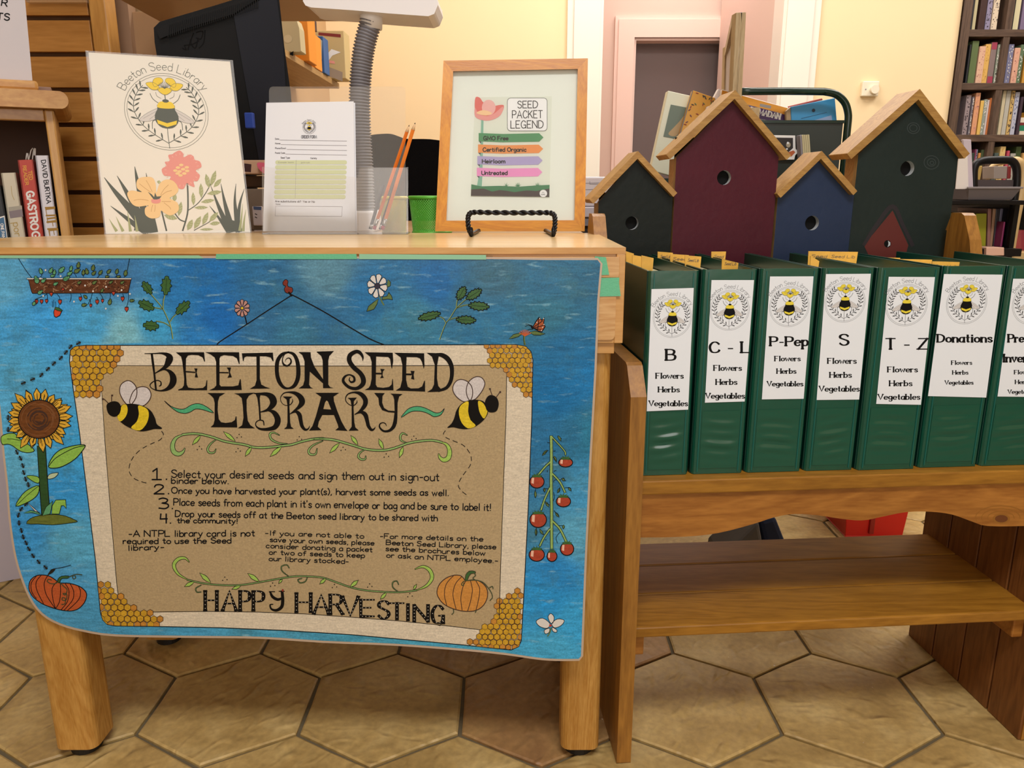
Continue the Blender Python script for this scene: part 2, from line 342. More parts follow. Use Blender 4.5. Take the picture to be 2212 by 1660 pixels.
def layout(t, style):
    x = 0.0; G = []; gap = 0.22 if style == 'serif' else (0.2 if style == 'sans' else 0.17)
    for ch in t:
        if ch == ' ': x += 0.42; continue
        wd, d = FONT[ch]; g = []
        for st in d.split('/'):
            sm = st[0] == '~'; pts = [tuple(float(c) for c in q.split(',')) for q in st.lstrip('~').split()]
            ser = []
            if not sm:
                for e in (0, 1):
                    p, q = (pts[0], pts[1]) if e == 0 else (pts[-1], pts[-2])
                    if abs(p[1]-q[1]) > abs(p[0]-q[0])*0.8 and abs(p[1]-q[1]) > 3 and (p[1] <= 0.05 or p[1] >= 9.9 or abs(p[1]-6) < .1) and not (len(pts) > 2 and p[1] > 3 and ch in 'AM'): ser.append(e)
            g.append(([(x+a/10, b/10) for a, b in pts], sm, ser))
        G.append(g); x += wd/10+gap
    return G, max(x-gap, .1)
# ================================================================== THE SETTING
WALLY = 3.85
m_peach = mat('peach_wall_paint', 'f2d9ae', 0.75, var=.02, vscale=2)
m_white = mat('cream_trim_paint', 'ece6da', 0.5)
m_pink = mat('pink_wall_paint', 'dfc4b6', 0.7)
m_pinktrim = mat('pale_pink_trim_paint', 'f3d5c8', 0.45)
m_dark = mat('grey_brown_door_paint', '6b5c5a', 0.55)
m_grout = mat('grey_grout', '6c6048', 0.95, bump=.4, bscale=300)
m_ceil = mat('ceiling_paint', 'efe9df', 0.9)
def stone(name, c1, c2, c3):
    m = bpy.data.materials.new(name); m.use_nodes = True; nt = m.node_tree; N = nt.nodes.new; L = nt.links.new; b = nt.nodes['Principled BSDF']
    tc = N('ShaderNodeTexCoord'); oi = N('ShaderNodeObjectInfo')
    va = N('ShaderNodeVectorMath'); va.operation = 'MULTIPLY_ADD'; cm = N('ShaderNodeCombineXYZ'); L(oi.outputs['Random'], cm.inputs[0]); L(oi.outputs['Random'], cm.inputs[1])
    L(cm.outputs[0], va.inputs[0]); va.inputs[1].default_value = (37, 91, 5); L(tc.outputs['Object'], va.inputs[2])
    n1 = N('ShaderNodeTexNoise'); n1.inputs['Scale'].default_value = 9; n1.inputs['Detail'].default_value = 6; n1.inputs['Distortion'].default_value = .6; L(va.outputs[0], n1.inputs['Vector'])
    n2 = N('ShaderNodeTexNoise'); n2.inputs['Scale'].default_value = 90; n2.inputs['Detail'].default_value = 6; L(va.outputs[0], n2.inputs['Vector'])
    mp = N('ShaderNodeMapping'); mp.inputs['Scale'].default_value = (4.2, 7, 1); mp.inputs['Rotation'].default_value = (0, 0, .5); L(va.outputs[0], mp.inputs[0])
    n3 = N('ShaderNodeTexNoise'); n3.inputs['Scale'].default_value = 5.5; n3.inputs['Detail'].default_value = 8; n3.noise_type = 'RIDGED_MULTIFRACTAL'; n3.inputs['Distortion'].default_value = .7; L(mp.outputs[0], n3.inputs['Vector'])
    cr = N('ShaderNodeValToRGB'); e = cr.color_ramp.elements; e[0].position = .3; e[0].color = lin(c1); e[1].position = .72; e[1].color = lin(c3); k = e.new(.5); k.color = lin(c2)
    L(n1.outputs[0], cr.inputs[0])
    r = N('ShaderNodeMapRange'); r.inputs[1].default_value = .25; r.inputs[2].default_value = .75; r.inputs[3].default_value = .82; r.inputs[4].default_value = 1.16; L(n2.outputs[0], r.inputs[0])
    r2 = N('ShaderNodeMapRange'); r2.inputs[1].default_value = 0; r2.inputs[2].default_value = 1; r2.inputs[3].default_value = .88; r2.inputs[4].default_value = 1.1; L(oi.outputs['Random'], r2.inputs[0])
    mm = N('ShaderNodeMath'); mm.operation = 'MULTIPLY'; L(r.outputs[0], mm.inputs[0]); L(r2.outputs[0], mm.inputs[1])
    vm = N('ShaderNodeVectorMath'); vm.operation = 'SCALE'; L(cr.outputs[0], vm.inputs[0]); L(mm.outputs[0], vm.inputs['Scale']); L(vm.outputs[0], b.inputs['Base Color'])
    b.inputs['Roughness'].default_value = .5
    ad = N('ShaderNodeMath'); ad.operation = 'MULTIPLY_ADD'; ad.inputs[1].default_value = .12; L(n2.outputs[0], ad.inputs[0]); L(n3.outputs[0], ad.inputs[2])
    bp = N('ShaderNodeBump'); bp.inputs['Strength'].default_value = .7; bp.inputs['Distance'].default_value = .007; L(ad.outputs[0], bp.inputs['Height']); L(bp.outputs[0], b.inputs['Normal'])
    return m
st_sand = stone('sandy_slate_tile', 'a0834e', 'b6985e', 'c8ad74')
st_red = stone('reddish_slate_tile', '8a6540', '9d774a', 'b08c58')
# hexagonal floor tiles, lattice measured from the joints in the photograph
TX, TY = 0.2522, 0.1456*1.5
hx0, hy0 = None, None
c0 = at_z(1822, 1520, 0); hx0, hy0 = c0.x, c0.y
fl = MB(); fl.add([(-4, -3, -.006), (4.5, -3, -.006), (4.5, 7, -.006), (-4, 7, -.006)], [(0, 1, 2, 3)])
floor = fl.build('floor', material=m_grout); tag(floor, kind='structure')
tiles = []
for k in range(5):
    rnd = random.Random(k); bm = MB(); R = 0.1456-0.0036
    ring = []
    for i in range(6):
        a0 = math.radians(90+60*i); a1 = math.radians(90+60*(i+1))
        for j in range(2):
            t = j/2+0.0; x = R*((1-t)*math.cos(a0)+t*math.cos(a1)); y = R*((1-t)*math.sin(a0)+t*math.sin(a1))
            q = rnd.uniform(-.0012, .0012); ring.append((x+q, y+rnd.uniform(-.0012, .0012)))
    n = len(ring)
    V = [(x, y, -.006) for x, y in ring]+[(x, y, -.0022) for x, y in ring]+[(x*.975, y*.975, -.0003+rnd.uniform(-.0005, .0004)) for x, y in ring]+[(x*.5, y*.5, rnd.uniform(-.001, .0)) for x, y in ring]+[(0, 0, rnd.uniform(-.001, 0))]
    Fc = []
    for r_ in range(3):
        for i in range(n): Fc.append((r_*n+i, r_*n+(i+1) % n, (r_+1)*n+(i+1) % n, (r_+1)*n+i))
    for i in range(n): Fc.append((3*n+i, 3*n+(i+1) % n, 4*n))
    me = bpy.data.meshes.new('floor_tile'); me.from_pydata(V, [], Fc); me.materials.append(st_sand)
    me2 = me.copy(); me2.materials.clear(); me2.materials.append(st_red); tiles.append((me, me2))
for r_ in range(-2, 12):
    for q_ in range(-9, 9):
        x = hx0+q_*TX+(TX/2 if r_ % 2 else 0); y = hy0+r_*TY
        if x < -1.4-.25*max(0, y-1) or x > 1.35+.3*max(0, y-1) or y < .75 or y > 3.2: continue
        red = (-.12 < x < .2 and 1.05 < y < 1.7) or (x < -.3 and random.random() < .1 and y > 1.2)
        o = bpy.data.objects.new('floor_tile', tiles[(q_*7+r_*3) % 5][1 if red else 0]); C.objects.link(o); o.parent = floor
        o.location = (x, y, 0); o.rotation_euler = (0, 0, math.radians(60*random.randrange(6)))
def struct(mb, name, material=None): o = mb.build(name, material=material); o['kind'] = 'structure'; return o
def wbox(name, x0, x1, y0, y1, z0, z1, m): b = MB(); box(b, WF, x0, x1, y0, y1, z0, z1, m); return struct(b, name)
XL0 = at_y(1297, 250, WALLY).x; XR0 = at_y(1672, 250, WALLY).x   # opening in the back wall
wbox('wall_back', -.86, at_y(1226, 250, WALLY).x, WALLY, WALLY+.12, 0, 2.8, m_peach)
XE = at_y(2070, 150, WALLY).x
b = MB(); box(b, WF, at_y(1748, 250, WALLY).x, XE-.05, WALLY, WALLY+.12, 0, 2.8, m_peach)
cor = [(XE-.05+.05*math.sin(math.radians(a)), WALLY+.05-.05*math.cos(math.radians(a))) for a in range(0, 91, 9)]
b.add([(x, y, z) for z in (0, 2.8) for x, y in cor], [(i, i+1, 11+i+1, 11+i) for i in range(10)], m_peach, True); box(b, WF, XE-.05, XE, WALLY+.05, 4.45, 0, 2.8, m_peach)
struct(b, 'wall_back'); wbox('wall_alcove', XE, 5.0, 4.4, 4.5, 0, 2.8, m_peach)
def pil(xa, xb, steps, name):
    b = MB()
    for (a, c, d) in steps: box(b, WF, a, c, WALLY-d, WALLY+.12, 0, 2.8, m_white)
    struct(b, name)
xa = at_y(1222, 250, WALLY).x; xb = XL0
pil(xa, xb, [(xa, xb, .02), (xa+.03, xb-.015, .032)], 'trim_1')
xa = XR0; xb = at_y(1750, 250, WALLY).x
pil(xa, xb, [(xa, xb, .02), (xa+.015, xb-.035, .032)], 'trim_2')
PY = 5.0   # pink passage wall beyond the opening
wbox('wall_passage', -.3, at_y(1330, 250, PY).x, PY, PY+.1, 0, 2.8, m_pink)
wbox('wall_passage', at_y(1330, 250, PY).x, at_y(1370, 200, PY).x-.014, PY, PY+.1, 0, at_y(1500, 88, PY).z+.014, m_pink)
zt = at_y(1500, 36, PY).z; zi = at_y(1500, 88, PY).z; xo = at_y(1324, 200, PY).x; xi = at_y(1370, 200, PY).x; xr = at_y(1668, 200, PY).x; xro = at_y(1720, 200, PY).x
wbox('wall_passage', at_y(1330, 250, PY).x, 3.2, PY, PY+.1, zi+.014, 2.8, m_pink)
wbox('wall_passage', xr+.014, 3.2, PY, PY+.1, 0, zi+.014, m_pink)
b = MB()
for e, d in ((0, .02), (.02, .03), (.1, .022)):
    box(b, WF, xo+e, xi-.014, PY-d, PY-.001, 0, zi+.014, m_pinktrim)
    box(b, WF, xo+e, xro-e, PY-d, PY-.001, zi+.014, zt-e, m_pinktrim)
    box(b, WF, xr+.014, xro-e, PY-d, PY-.001, 0, zi+.014, m_pinktrim)
box(b, WF, xi-.014, xi, PY-.01, PY+.16, 0, zi, m_pinktrim); box(b, WF, xi-.014, xr+.012, PY-.01, PY+.16, zi, zi+.014, m_pinktrim); box(b, WF, xr, xr+.014, PY-.01, PY+.16, 0, zi, m_pinktrim)
struct(b, 'trim_3')
b = MB(); box(b, WF, xi, xr, PY+.1, PY+.14, 0.005, zi-.004, m_dark); struct(b, 'door_1')
wbox('wall_opening', XR0-.0, XR0+.06, WALLY+.12, PY-.03, 0, 2.8, m_pink)
wbox('wall_opening', XL0-.3, XL0-.24, WALLY+.12, PY, 0, 2.8, m_pink)
m_brown = mat('tan_panel_wall', 'a8875f', 0.6, var=.06, vscale=3)
wbox('wall_left', -.98, -.86, 2.12, WALLY+.12, 0, 2.8, mat('tan_painted_wall', 'c8a57a', .6, var=.05, vscale=3))
wbox('wall_left', -3.0, -.98, 2.12, 2.24, 0, 2.8, m_brown)
wbox('wall_left', -3.0, -2.9, -3, 2.12, 0, 2.8, m_peach)
wbox('wall_right', 4.9, 5.0, -3, 4.5, 0, 2.8, m_peach)
wbox('wall_front', -3.0, 5.0, -3.1, -3, 0, 2.8, m_peach)
b = MB()
for a_, c_ in ((-1.0, 2.0),): 
    for z_ in (.48, 2.0): box(b, WF, a_-.05, c_+.05, -2.99, -2.95, z_-.03, z_+.03, m_white)
    for x_ in (a_, .5, c_): box(b, WF, x_-.03, x_+.03, -2.99, -2.95, .5, 2.0, m_white)
struct(b, 'fill_light_frame_1')  # unseen frame added around the front fill lamp
wbox('ceiling', -3.0, 5.0, -3, 5.1, 2.8, 2.9, m_ceil)
# ================================================================== TABLE
maple = wood('light_maple', 'dcb078', 'c89658', 'x', 26, .35)
maple_top = wood('light_maple_top', 'e6c795', 'd9b37a', 'x', 26, .22)
maple_edge = wood('maple_edge_banding', 'd9a766', 'c58f4e', 'x', 30, .38)
oak_z = wood('golden_oak_upright', 'c8984f', 'a8742e', 'z', 60, .45, bump=.4)
T = at_z(1255, 1640, 0).y-.018; ZT = at_y(1106, 535, T).z
XR = at_y(1352, 540, T).x; XLf = -.725
zc = at_y(1200, 742, T).z; zs = at_y(1200, 766, T).z
tab = thing('display_table', 'light maple table with square oak legs carrying the blue painted seed poster', 'table', ((XR+XLf)/2, T+.17, 0))
TB = at_z(1266, 503, ZT).y; pl = at_z(0, 515, ZT); pm = at_z(225, 498, ZT)
TB = min(TB, 1.31); top_out = [(XLf, T), (XR, T), (XR, TB), (-.60, TB), (pl.x-.05, min(TB, pl.y)-.02), (XLf, pl.y-.03)]
BK = TB-.005
zbb = at_y(1200, 549, T).z      # underside of the top edge band
b = MB(); prism(b, lambda x, y, d: Vector((x, y, d)), top_out, ZT, zbb, maple_edge); 
o = b.build('table_top', tab)
o.data.materials.append(maple_top)
for p in o.data.polygons:
    if p.center.z > ZT-.0005: p.material_index = 1
b = MB(); box(b, WF, XLf+.003, XR-.0, T+.004, BK, zc, zbb, maple)      # case
e = .008
box(b, WF, XR-.011, XR, T, T+.006, zc, zbb, maple_edge); box(b, WF, XLf, XR-.011, T, T+.006, zc, zc+.008, maple_edge)
b.build('case', tab, bevel=.0008)
zp1 = at_y(1200, 555, T).z; zp2 = at_y(1200, 600, T).z; zp3 = at_y(1200, 603, T).z; zp4 = at_y(1200, 734, T).z
xd = at_y(1338, 570, T).x
segs = [(-.715, at_y(160, 550, T).x), (at_y(166, 550, T).x, at_y(466, 550, T).x), (at_y(470, 550, T).x, at_y(1050, 550, T).x), (at_y(1064, 550, T).x, xd)]
for a, c in segs:
    b = MB(); box(b, WF, a, c, T-.0022, T+.004, zp2, zp1, wood('maple_drawer_face', 'ddb27a', 'c08b50', 'x', 34, .35)); b.build('edge_strip', tab, bevel=.0006)
b = MB(); prism(b, lambda x, z, d: Vector((x, d, z)), rrect(-.715, zp4, xd-.003, zp3, .006), T-.0022, T+.004, wood('maple_drawer_face', '', ''))
b.build('drawer_front', tab)
b = MB(); box(b, WF, XLf+.015, at_y(1327, 750, T+.004).x, T+.004, BK-.02, zs, zc, maple_edge); b.build('apron', tab, bevel=.001)
def leg(x0, x1, y0, y1):
    b = MB(); prism(b, lambda x, y, z: Vector((x, y, z)), rrect(x0, y0, x1, y1, .014, 5), zs, .017, oak_z)
    for i, s_ in enumerate(b.sm): pass
    l = b.build('leg', tab, bevel=.003)
    g = MB(); cx, cy = (x0+x1)/2, (y0+y1)/2
    prism(g, lambda x, y, z: Vector((x, y, z)), disc(cx, cy, .022), .018, .0, mat('black_rubber', '15110f', .6)); g.build('foot', tab, parent=l)
LY = T+.016
q0 = at_z(1213, 1636, .017).x; q1 = at_z(1297, 1636, .017).x
leg(q0, q1, LY, LY+.062)
q0b = at_z(100, 1640, .017).x; q1b = at_z(196, 1636, .017).x
leg(q0b, q1b, LY, LY+.062); leg(q0, q1, BK-.062, BK-.0005); leg(q0b, q1b, BK-.040, BK+.022)
# ================================================================== BENCH that holds the binders
pine = wood('orange_pine', 'b67a34', '925a20', 'x', 34, .4, knots=3.2, dark='5c2c10')
pine_z = wood('orange_pine_upright', 'ac7830', '86581e', 'z', 34, .45)
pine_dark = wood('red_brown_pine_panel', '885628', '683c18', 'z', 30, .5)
pine_s = wood('pine_shelf_board', 'b27c28', '8e5e18', 'x', 30, .42, knots=3.5, dark='4c2610')
worn = wood('worn_pale_pine_edge', 'b59660', '8f7040', 'z', 60, .6)
BYAW = math.radians(4.5)
p = at_z(1332, 1651, 0); BF = Frame((p.x, p.y), BYAW); TH = .021
bench = thing('birdhouse_bench', 'orange pine slatted bench with scalloped apron to the right of the table', 'bench', (p.x, p.y, 0))
z1 = BF.uz(1352, 859)[1]; z2 = BF.uz(1343, 784, .033)[1]
VF = BF.uv(1965, 1370, 0)[1]; VB0, VB1 = .285, .340
zT = BF.uz(1291, 462, VB0+.03)[1]; zC = BF.uz(1300, 522, VB0)[1]
VF = BF.uv(1965, 1370, 0)[1]; 
zS_ = BF.uz(1700, 1030, .012)[1]
prof = [(0, 0), (0, z1), (.028, z2-.003), (.036, z2), (.20, z2), (VB0-.03, z2+.05), (VB0, zC), (VB0+.022, zT-.004), (VB0+.03, zT), (VB1, zT), (VB1+.012, zT-.03), (VB1+.008, zT-.03), (VB1+.008, zS_), (min(VF, VB1+.008), zS_-.005), (min(VF, VB1+.008), 0)]
def side(u0, nm, m):
    b = MB(); prism(b, lambda v, z, d: BF.w(u0+d, v, z), prof, 0, TH, m, side_mat=m); return b.build(nm, bench, bevel=.0035)
sideL = side(0, 'side_panel', pine_z); BW = BF.uv(1965, 1370, 0)[0]
sideR = side(BW, 'side_panel', pine_z)
u0, u1 = TH, BW
zS1 = BF.uz(1700, 1030, .012)[1]; zS0 = BF.uz(1700, 1060, .012)[1]
b = MB(); box(b, BF, u0, u1, .010, .455, zS0, zS1, pine_s); b.build('seat', bench, bevel=.002)
ap = [(1376, 1162), (1480, 1160), (1552, 1152), (1626, 1133), (1673, 1118), (1716, 1111), (1768, 1114), (1815, 1121), (1862, 1125), (1905, 1117), (1957, 1107), (2009, 1106), (2056, 1112), (2099, 1127), (2134, 1137), (2212, 1137)]
pts = [BF.uz(a, c, .016) for a, c in ap]; pts[0] = (u0, pts[0][1]); pts.append((u1, pts[-1][1]))
pts = catmull(pts, 3)
poly = [(u0, zS0)]+[q for q in pts if u0 <= q[0] <= u1]+[(u1, zS0)]
b = MB(); prism(b, lambda u, z, d: BF.w(u, d, z), poly, .016, .034, pine); b.build('apron', bench)
zL = BF.uz(1700, 1341, .016)[1]; vs1 = BF.uv(1700, 1272, zL)[1]; vs2 = BF.uv(1700, 1211, zL)[1]
for a, c in ((.014, vs1-.0015), (vs1+.001, vs2-.0015), (vs2+.001, vs2+.082)):
    b = MB(); box(b, BF, u0, u1, a, c, zL-.017, zL, pine_s); b.build('shelf_board', bench, bevel=.0025)
nb = 4; vv = [.0, VF*.25, VF*.5, VF*.75, VF]
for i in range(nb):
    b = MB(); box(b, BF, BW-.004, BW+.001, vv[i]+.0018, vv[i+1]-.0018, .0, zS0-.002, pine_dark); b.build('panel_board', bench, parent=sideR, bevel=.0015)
for ux in (u0, u1-.02):
    b = MB(); box(b, BF, ux, ux+.02, .03, .26, zL-.055, zL-.0175, pine); b.build('cleat', bench, bevel=.002)

# ================================================================== BIRDHOUSES standing on the bench seat
hole_in = mat('grey_hole_rim', 'b9bec2', .6)
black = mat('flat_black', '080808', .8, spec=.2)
roofw = wood('birdhouse_roof_pine', 'ba914e', '966c34', 'x', 60, .5)
def birdhouse(front, apex_t, lend, rend, col, hole, hr, label, inset):
    """front: eave-left, apex, eave-right, bottom pixels on the front plane"""
    V0 = VB1+.026; mc = mat('paint_'+col, col, .5, spec=.25, bump=.25, bscale=90, var=.09, vscale=14)
    el = BF.uz(*front[0], V0); ax_ = BF.uz(*front[1], V0); er = BF.uz(*front[2], V0); u_l = BF.uz(*front[0], V0)[0]; u_r = er[0]
    zb = zS1+.0005; root = thing('birdhouse', label, 'birdhouse', BF.w((u_l+u_r)/2, V0+.03, zb), 'painted wooden birdhouses behind the binders')
    hc = BF.uz(*hole, V0); rr = abs(BF.uz(hole[0]+hr, hole[1], V0)[0]-hc[0])
    hl = disc(hc[0], hc[1], rr, n=24)
    pl_ = [(u_l, zb), (u_l, el[1]), ax_, (u_r, er[1]), (u_r, zb)]
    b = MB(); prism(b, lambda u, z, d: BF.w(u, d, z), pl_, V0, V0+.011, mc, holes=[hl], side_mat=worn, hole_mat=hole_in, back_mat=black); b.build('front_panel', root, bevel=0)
    b = MB(); f2 = lambda u, z, d: BF.w(u, d, z); D = V0+.011
    box(b, BF, u_l, u_l+.008, D, D+.03, zb, el[1]-.002, roofw); box(b, BF, u_r-.008, u_r, D, D+.03, zb, er[1]-.002, roofw)
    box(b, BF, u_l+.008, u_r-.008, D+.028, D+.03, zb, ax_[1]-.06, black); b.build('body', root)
    b = MB(); prism(b, lambda u, z, d: BF.w(u, d, z), disc(hc[0], hc[1], rr*1.3, n=20), V0+.0112, V0+.0125, black); b.build('hole_shade_disc', root)  # black disc paints in the shade inside the hole
    Vr = V0-.014
    A = BF.uz(*apex_t, Vr); Lp = BF.uz(*lend[0], Vr); Lq = BF.uz(*lend[1], Vr); Rp = BF.uz(*rend[0], Vr); Rq = BF.uz(*rend[1], Vr)
    th = math.hypot(Lp[0]-Lq[0], Lp[1]-Lq[1]); th = min(max(th, .009), .012)
    def board(P, sgn):
        dx, dz = P[0]-A[0], P[1]-A[1]; l = math.hypot(dx, dz); nx, nz = dz/l*sgn, -dx/l*sgn
        if nz > 0: nx, nz = -nx, -nz
        Ai = (A[0], A[1]-th*1.38)
        q = [A, P, (P[0]+nx*th, P[1]+nz*th), Ai]
        b = MB(); prism(b, lambda u, z, d: BF.w(u, d, z), q, Vr, D+.042, roofw); b.build('roof_board', root, bevel=.0012)
    board(Lp, 1); board(Rp, -1)
    return root, mc, V0
h1, _, _ = birdhouse([(1293, 437), (1380, 336), (1453, 427)], (1378, 326), [(1274, 432), (1280, 438)], [(1463, 417), (1456, 424)], '0b1411', (1365, 482), 14, 'smallest birdhouse, blackish green, at the left end of the row beside the framed legend', 0)
h2, _, _ = birdhouse([(1461, 340), (1587, 212), (1682, 340)], (1588, 194), [(1439, 334), (1450, 341)], [(1709, 336), (1700, 343)], '481020', (1564, 384), 15, 'tall burgundy red birdhouse, second from the left behind the binders', 0)
h3, _, _ = birdhouse([(1680, 427), (1772, 342), (1846, 420)], (1775, 326), [(1679, 419), (1689, 424)], [(1852, 413), (1846, 421)], '22304c', (1754, 482), 15, 'small navy blue birdhouse between the burgundy and the tall green one', 0)
h4, _, V0 = birdhouse([(1854, 334), (1982, 212), (2072, 326)], (1987, 192), [(1830, 332), (1850, 337)], [(2095, 332), (2086, 337)], '1b2725', (1960, 364), 15, 'tall dark green birdhouse with a little red house painted at its foot', 0)
sf = lambda V: (lambda px, py, h: (lambda q: BF.w(q[0], V-h, q[1]))(BF.uz(px, py, V)))
P = Print(sf(V0), h4)
P.fill('painted_house', [(1866, 530), (1928, 455), (1962, 530), (1954, 560), (1880, 560)], mat('painted_brick_red', '5a1c18', .5, var=.1), 1)
P.stroke('painted_house', [(1866, 529, 7), (1895, 484, 9), (1928, 446, 9), (1950, 486, 8), (1971, 530, 8)], mat('painted_black_violet', '1d1720', .5), 2)
P.fill('painted_house', disc(1917, 527, 7.5, 8), black, 3); P.fill('painted_house', [(1918, 520), (1923, 524), (1923, 530), (1917, 534), (1919, 527)], hole_in, 4)
knk = mat('knot_grey_relief', '2f3a3c', .5)
for cx_, cy_, r_ in ((1973, 277, 13), (1973, 277, 8), (2012, 351, 16), (2012, 351, 9), (2013, 352, 4)): P.stroke('wood_knot', disc(cx_, cy_, r_, r_*.9, 14), knk, 0, 1.3, closed=True)
P.done()
P = Print(lambda px, py, h: (lambda q: BF.w(q[0], .016-h, q[1]))(BF.uz(px, py, .016)), bench); kd = mat('apron_knot', '6a3a16', .5); kr = mat('apron_knot_ring', '93601f', .5)
for r_ in (22, 32, 42): P.stroke('knot', [(2162+r_*1.3*math.cos(math.radians(a)), 1119+r_*.62*math.sin(math.radians(a))) for a in range(165, 380, 20)], kr, 1, 1.5)
P.fill('knot', disc(2163, 1121, 19, 11, 18), kr, 1); P.fill('knot', disc(2163, 1121, 14, 8, 18), kd, 2); P.done()
# ================================================================== BINDERS
green_p = mat('green_vinyl_pocket', '0c4f3c', .16, spec=1.0)
green = mat('green_vinyl', '0b4c3a', .24, spec=.9, bump=.35, bscale=16, var=.05, vscale=30)
green_d = mat('dark_green_vinyl', '07352a', .3)
teal = mat('teal_hinge_vinyl', '0e5a50', .3)
paper = mat('white_label_paper', 'e9edf2', .6)
ink = mat('black_ink', '080708', .6, spec=.2); ink_soft = mat('grey_ink', '4a4a50', .6)
kraft = mat('seed_envelope_kraft', 'dcaa48', .6, var=.12, vscale=60)
yel = mat('logo_yellow', 'e8d33a', .6); yel2 = mat('logo_pale_yellow', 'efe08a', .6); wing = mat('logo_wing_grey', 'd6d2cf', .6); paperd = mat('paper_block', 'd8cfa8', .8)
def emblem(P, part, A, r, col, lw, detail=1, txt=True, yel=yel, body=None):
    """A(u,v): logo unit coordinates (circle radius 1, v down) -> photograph pixels"""
    body = body or ink
    S = lambda pts, m, L, w_, sm=True, closed=False: P.stroke(part, [(*A(q[0], q[1]), (q[2] if len(q) > 2 else w_)*r) for q in pts], m, L, smooth=sm, n=3, closed=closed)
    Fl = lambda pts, m, L: P.fill(part, [A(*q) for q in pts], m, L)
    S(disc(0, 0, 1, n=40), col, 1, lw*.55, False, True); S(disc(0, 0, .94, n=40), col, 1, lw*.5, False, True)
    # laurel twigs
    for sg in (-1, 1):
        st = [(0, .82), (sg*.3, .62), (sg*.58, .38), (sg*.76, .05), (sg*.76, -.25), (sg*.64, -.52), (sg*.52, -.66)]
        S(st, col, 1, lw*.9)
        c = catmull(st, 4)
        for i in range(2, len(c)-1, 2):
            x, y = c[i]; tx, ty = c[i+1][0]-x, c[i+1][1]-y; l = math.hypot(tx, ty); tx /= l; ty /= l
            for sd in (-1, 1):
                ex = x+(tx*.65-ty*sd*.75)*.17; ey = y+(ty*.65+tx*sd*.75)*.17; mx, my = x*.35+ex*.65, y*.35+ey*.65
                S([(x, y, lw*.4), (mx, my, lw*2.6), (ex, ey, lw*1.2)], body if detail else col, 1, lw, False)
    S([(.02, .95), (0, .6), (0, .3)], col, 1, lw*.9)
    # wings
    for sg in (-1, 1):
        pts = catmull([(sg*.14, -.1), (sg*.45, .05), (sg*.66, .24), (sg*.5, .28), (sg*.26, .2), (sg*.16, .05)], 3, True)
        Fl(pts, wing, 2); S(pts, col, 3, lw*.35, False, True); S([(sg*.16, -.05), (sg*.56, .2)], col, 3, lw*.3, False); S([(sg*.18, .02), (sg*.42, .22)], col, 3, lw*.3, False)
        S([(sg*.18, -.22), (sg*.3, -.32), (sg*.36, -.46)], body, 3, lw*.8); S([(sg*.2, .22), (sg*.34, .26), (sg*.36, .46)], body, 3, lw*.9); S([(sg*.1, -.34), (sg*.2, -.4), (sg*.22, -.5)], body, 3, lw*.5)
    Fl(catmull([(0, -.2), (.2, -.18), (.21, -.06), (.28, .1), (.26, .28), (.12, .42), (-.12, .42), (-.26, .28), (-.28, .1), (-.21, -.06), (-.2, -.18)], 3, True), body, 4)
    Fl(catmull([(-.2, -.17), (-.12, -.26), (.12, -.26), (.2, -.17), (.19, -.1), (0, -.08), (-.19, -.1)], 3, True), yel, 5); Fl([(-.24, .22), (0, .3), (.24, .22), (.22, .32), (0, .4), (-.22, .32)], yel, 5)
    Fl(disc(0, -.28, .08, .045, 10), body, 5)
    S([(0, -.3), (-.01, -.5)], col, 3, lw*1.2, False)
    # flower
    for c_ in ([(-.03, -.78), (-.22, -.64), (-.28, -.74), (-.22, -.86), (-.08, -.88)], [(.03, -.78), (.22, -.64), (.28, -.74), (.22, -.86), (.08, -.88)], [(-.14, -.58), (-.3, -.56), (-.43, -.68), (-.42, -.74), (-.26, -.75), (-.14, -.66)], [(.14, -.58), (.3, -.56), (.43, -.68), (.42, -.74), (.26, -.75), (.14, -.66)], [(-.17, -.6), (0, -.63), (.17, -.6), (.12, -.5), (0, -.44), (-.12, -.5)]):
        q = catmull(c_, 3, True); Fl(q, yel, 6); S(q, col, 7, lw*.4, False, True)
    for k in range(9):
        a = math.radians(-160+17.5*k); S([(0, -.6), (.16*math.cos(a), -.66+.12*math.sin(a))], body, 8, lw*.5, False)
    # lettering around the top
    if txt:
        words = 'Beeton Seed Library'; G, adv = layout(words, 'hand'); cap = .17*1.25
        a0, a1 = math.radians(-152), math.radians(-33)
        for g in G:
            xm = sum(p[0] for s_ in g for p in s_[0])/max(1, sum(len(s_[0]) for s_ in g))
            th = a0+(a1-a0)*xm/adv; big = 1.0; sxx = (a1-a0)*1.12/adv
            for pts, sm, ser in g:
                Q = []
                for x, y in pts:
                    R_ = 1.08+y*cap; t2 = th+(x-xm)*sxx/1.08*.96; Q.append((R_*math.cos(t2), R_*math.sin(t2)))
                S(Q, col, 1, lw*.75, sm)
def quadmap(q):
    (ax, ay), (bx, by), (cx, cy), (dx, dy) = q   # TL TR BR BL
    def A(s, t):
        x0 = ax+(bx-ax)*s; y0 = ay+(by-ay)*s; x1 = dx+(cx-dx)*s; y1 = dy+(cy-dy)*s
        return (x0+(x1-x0)*t, y0+(y1-y0)*t)
    return A
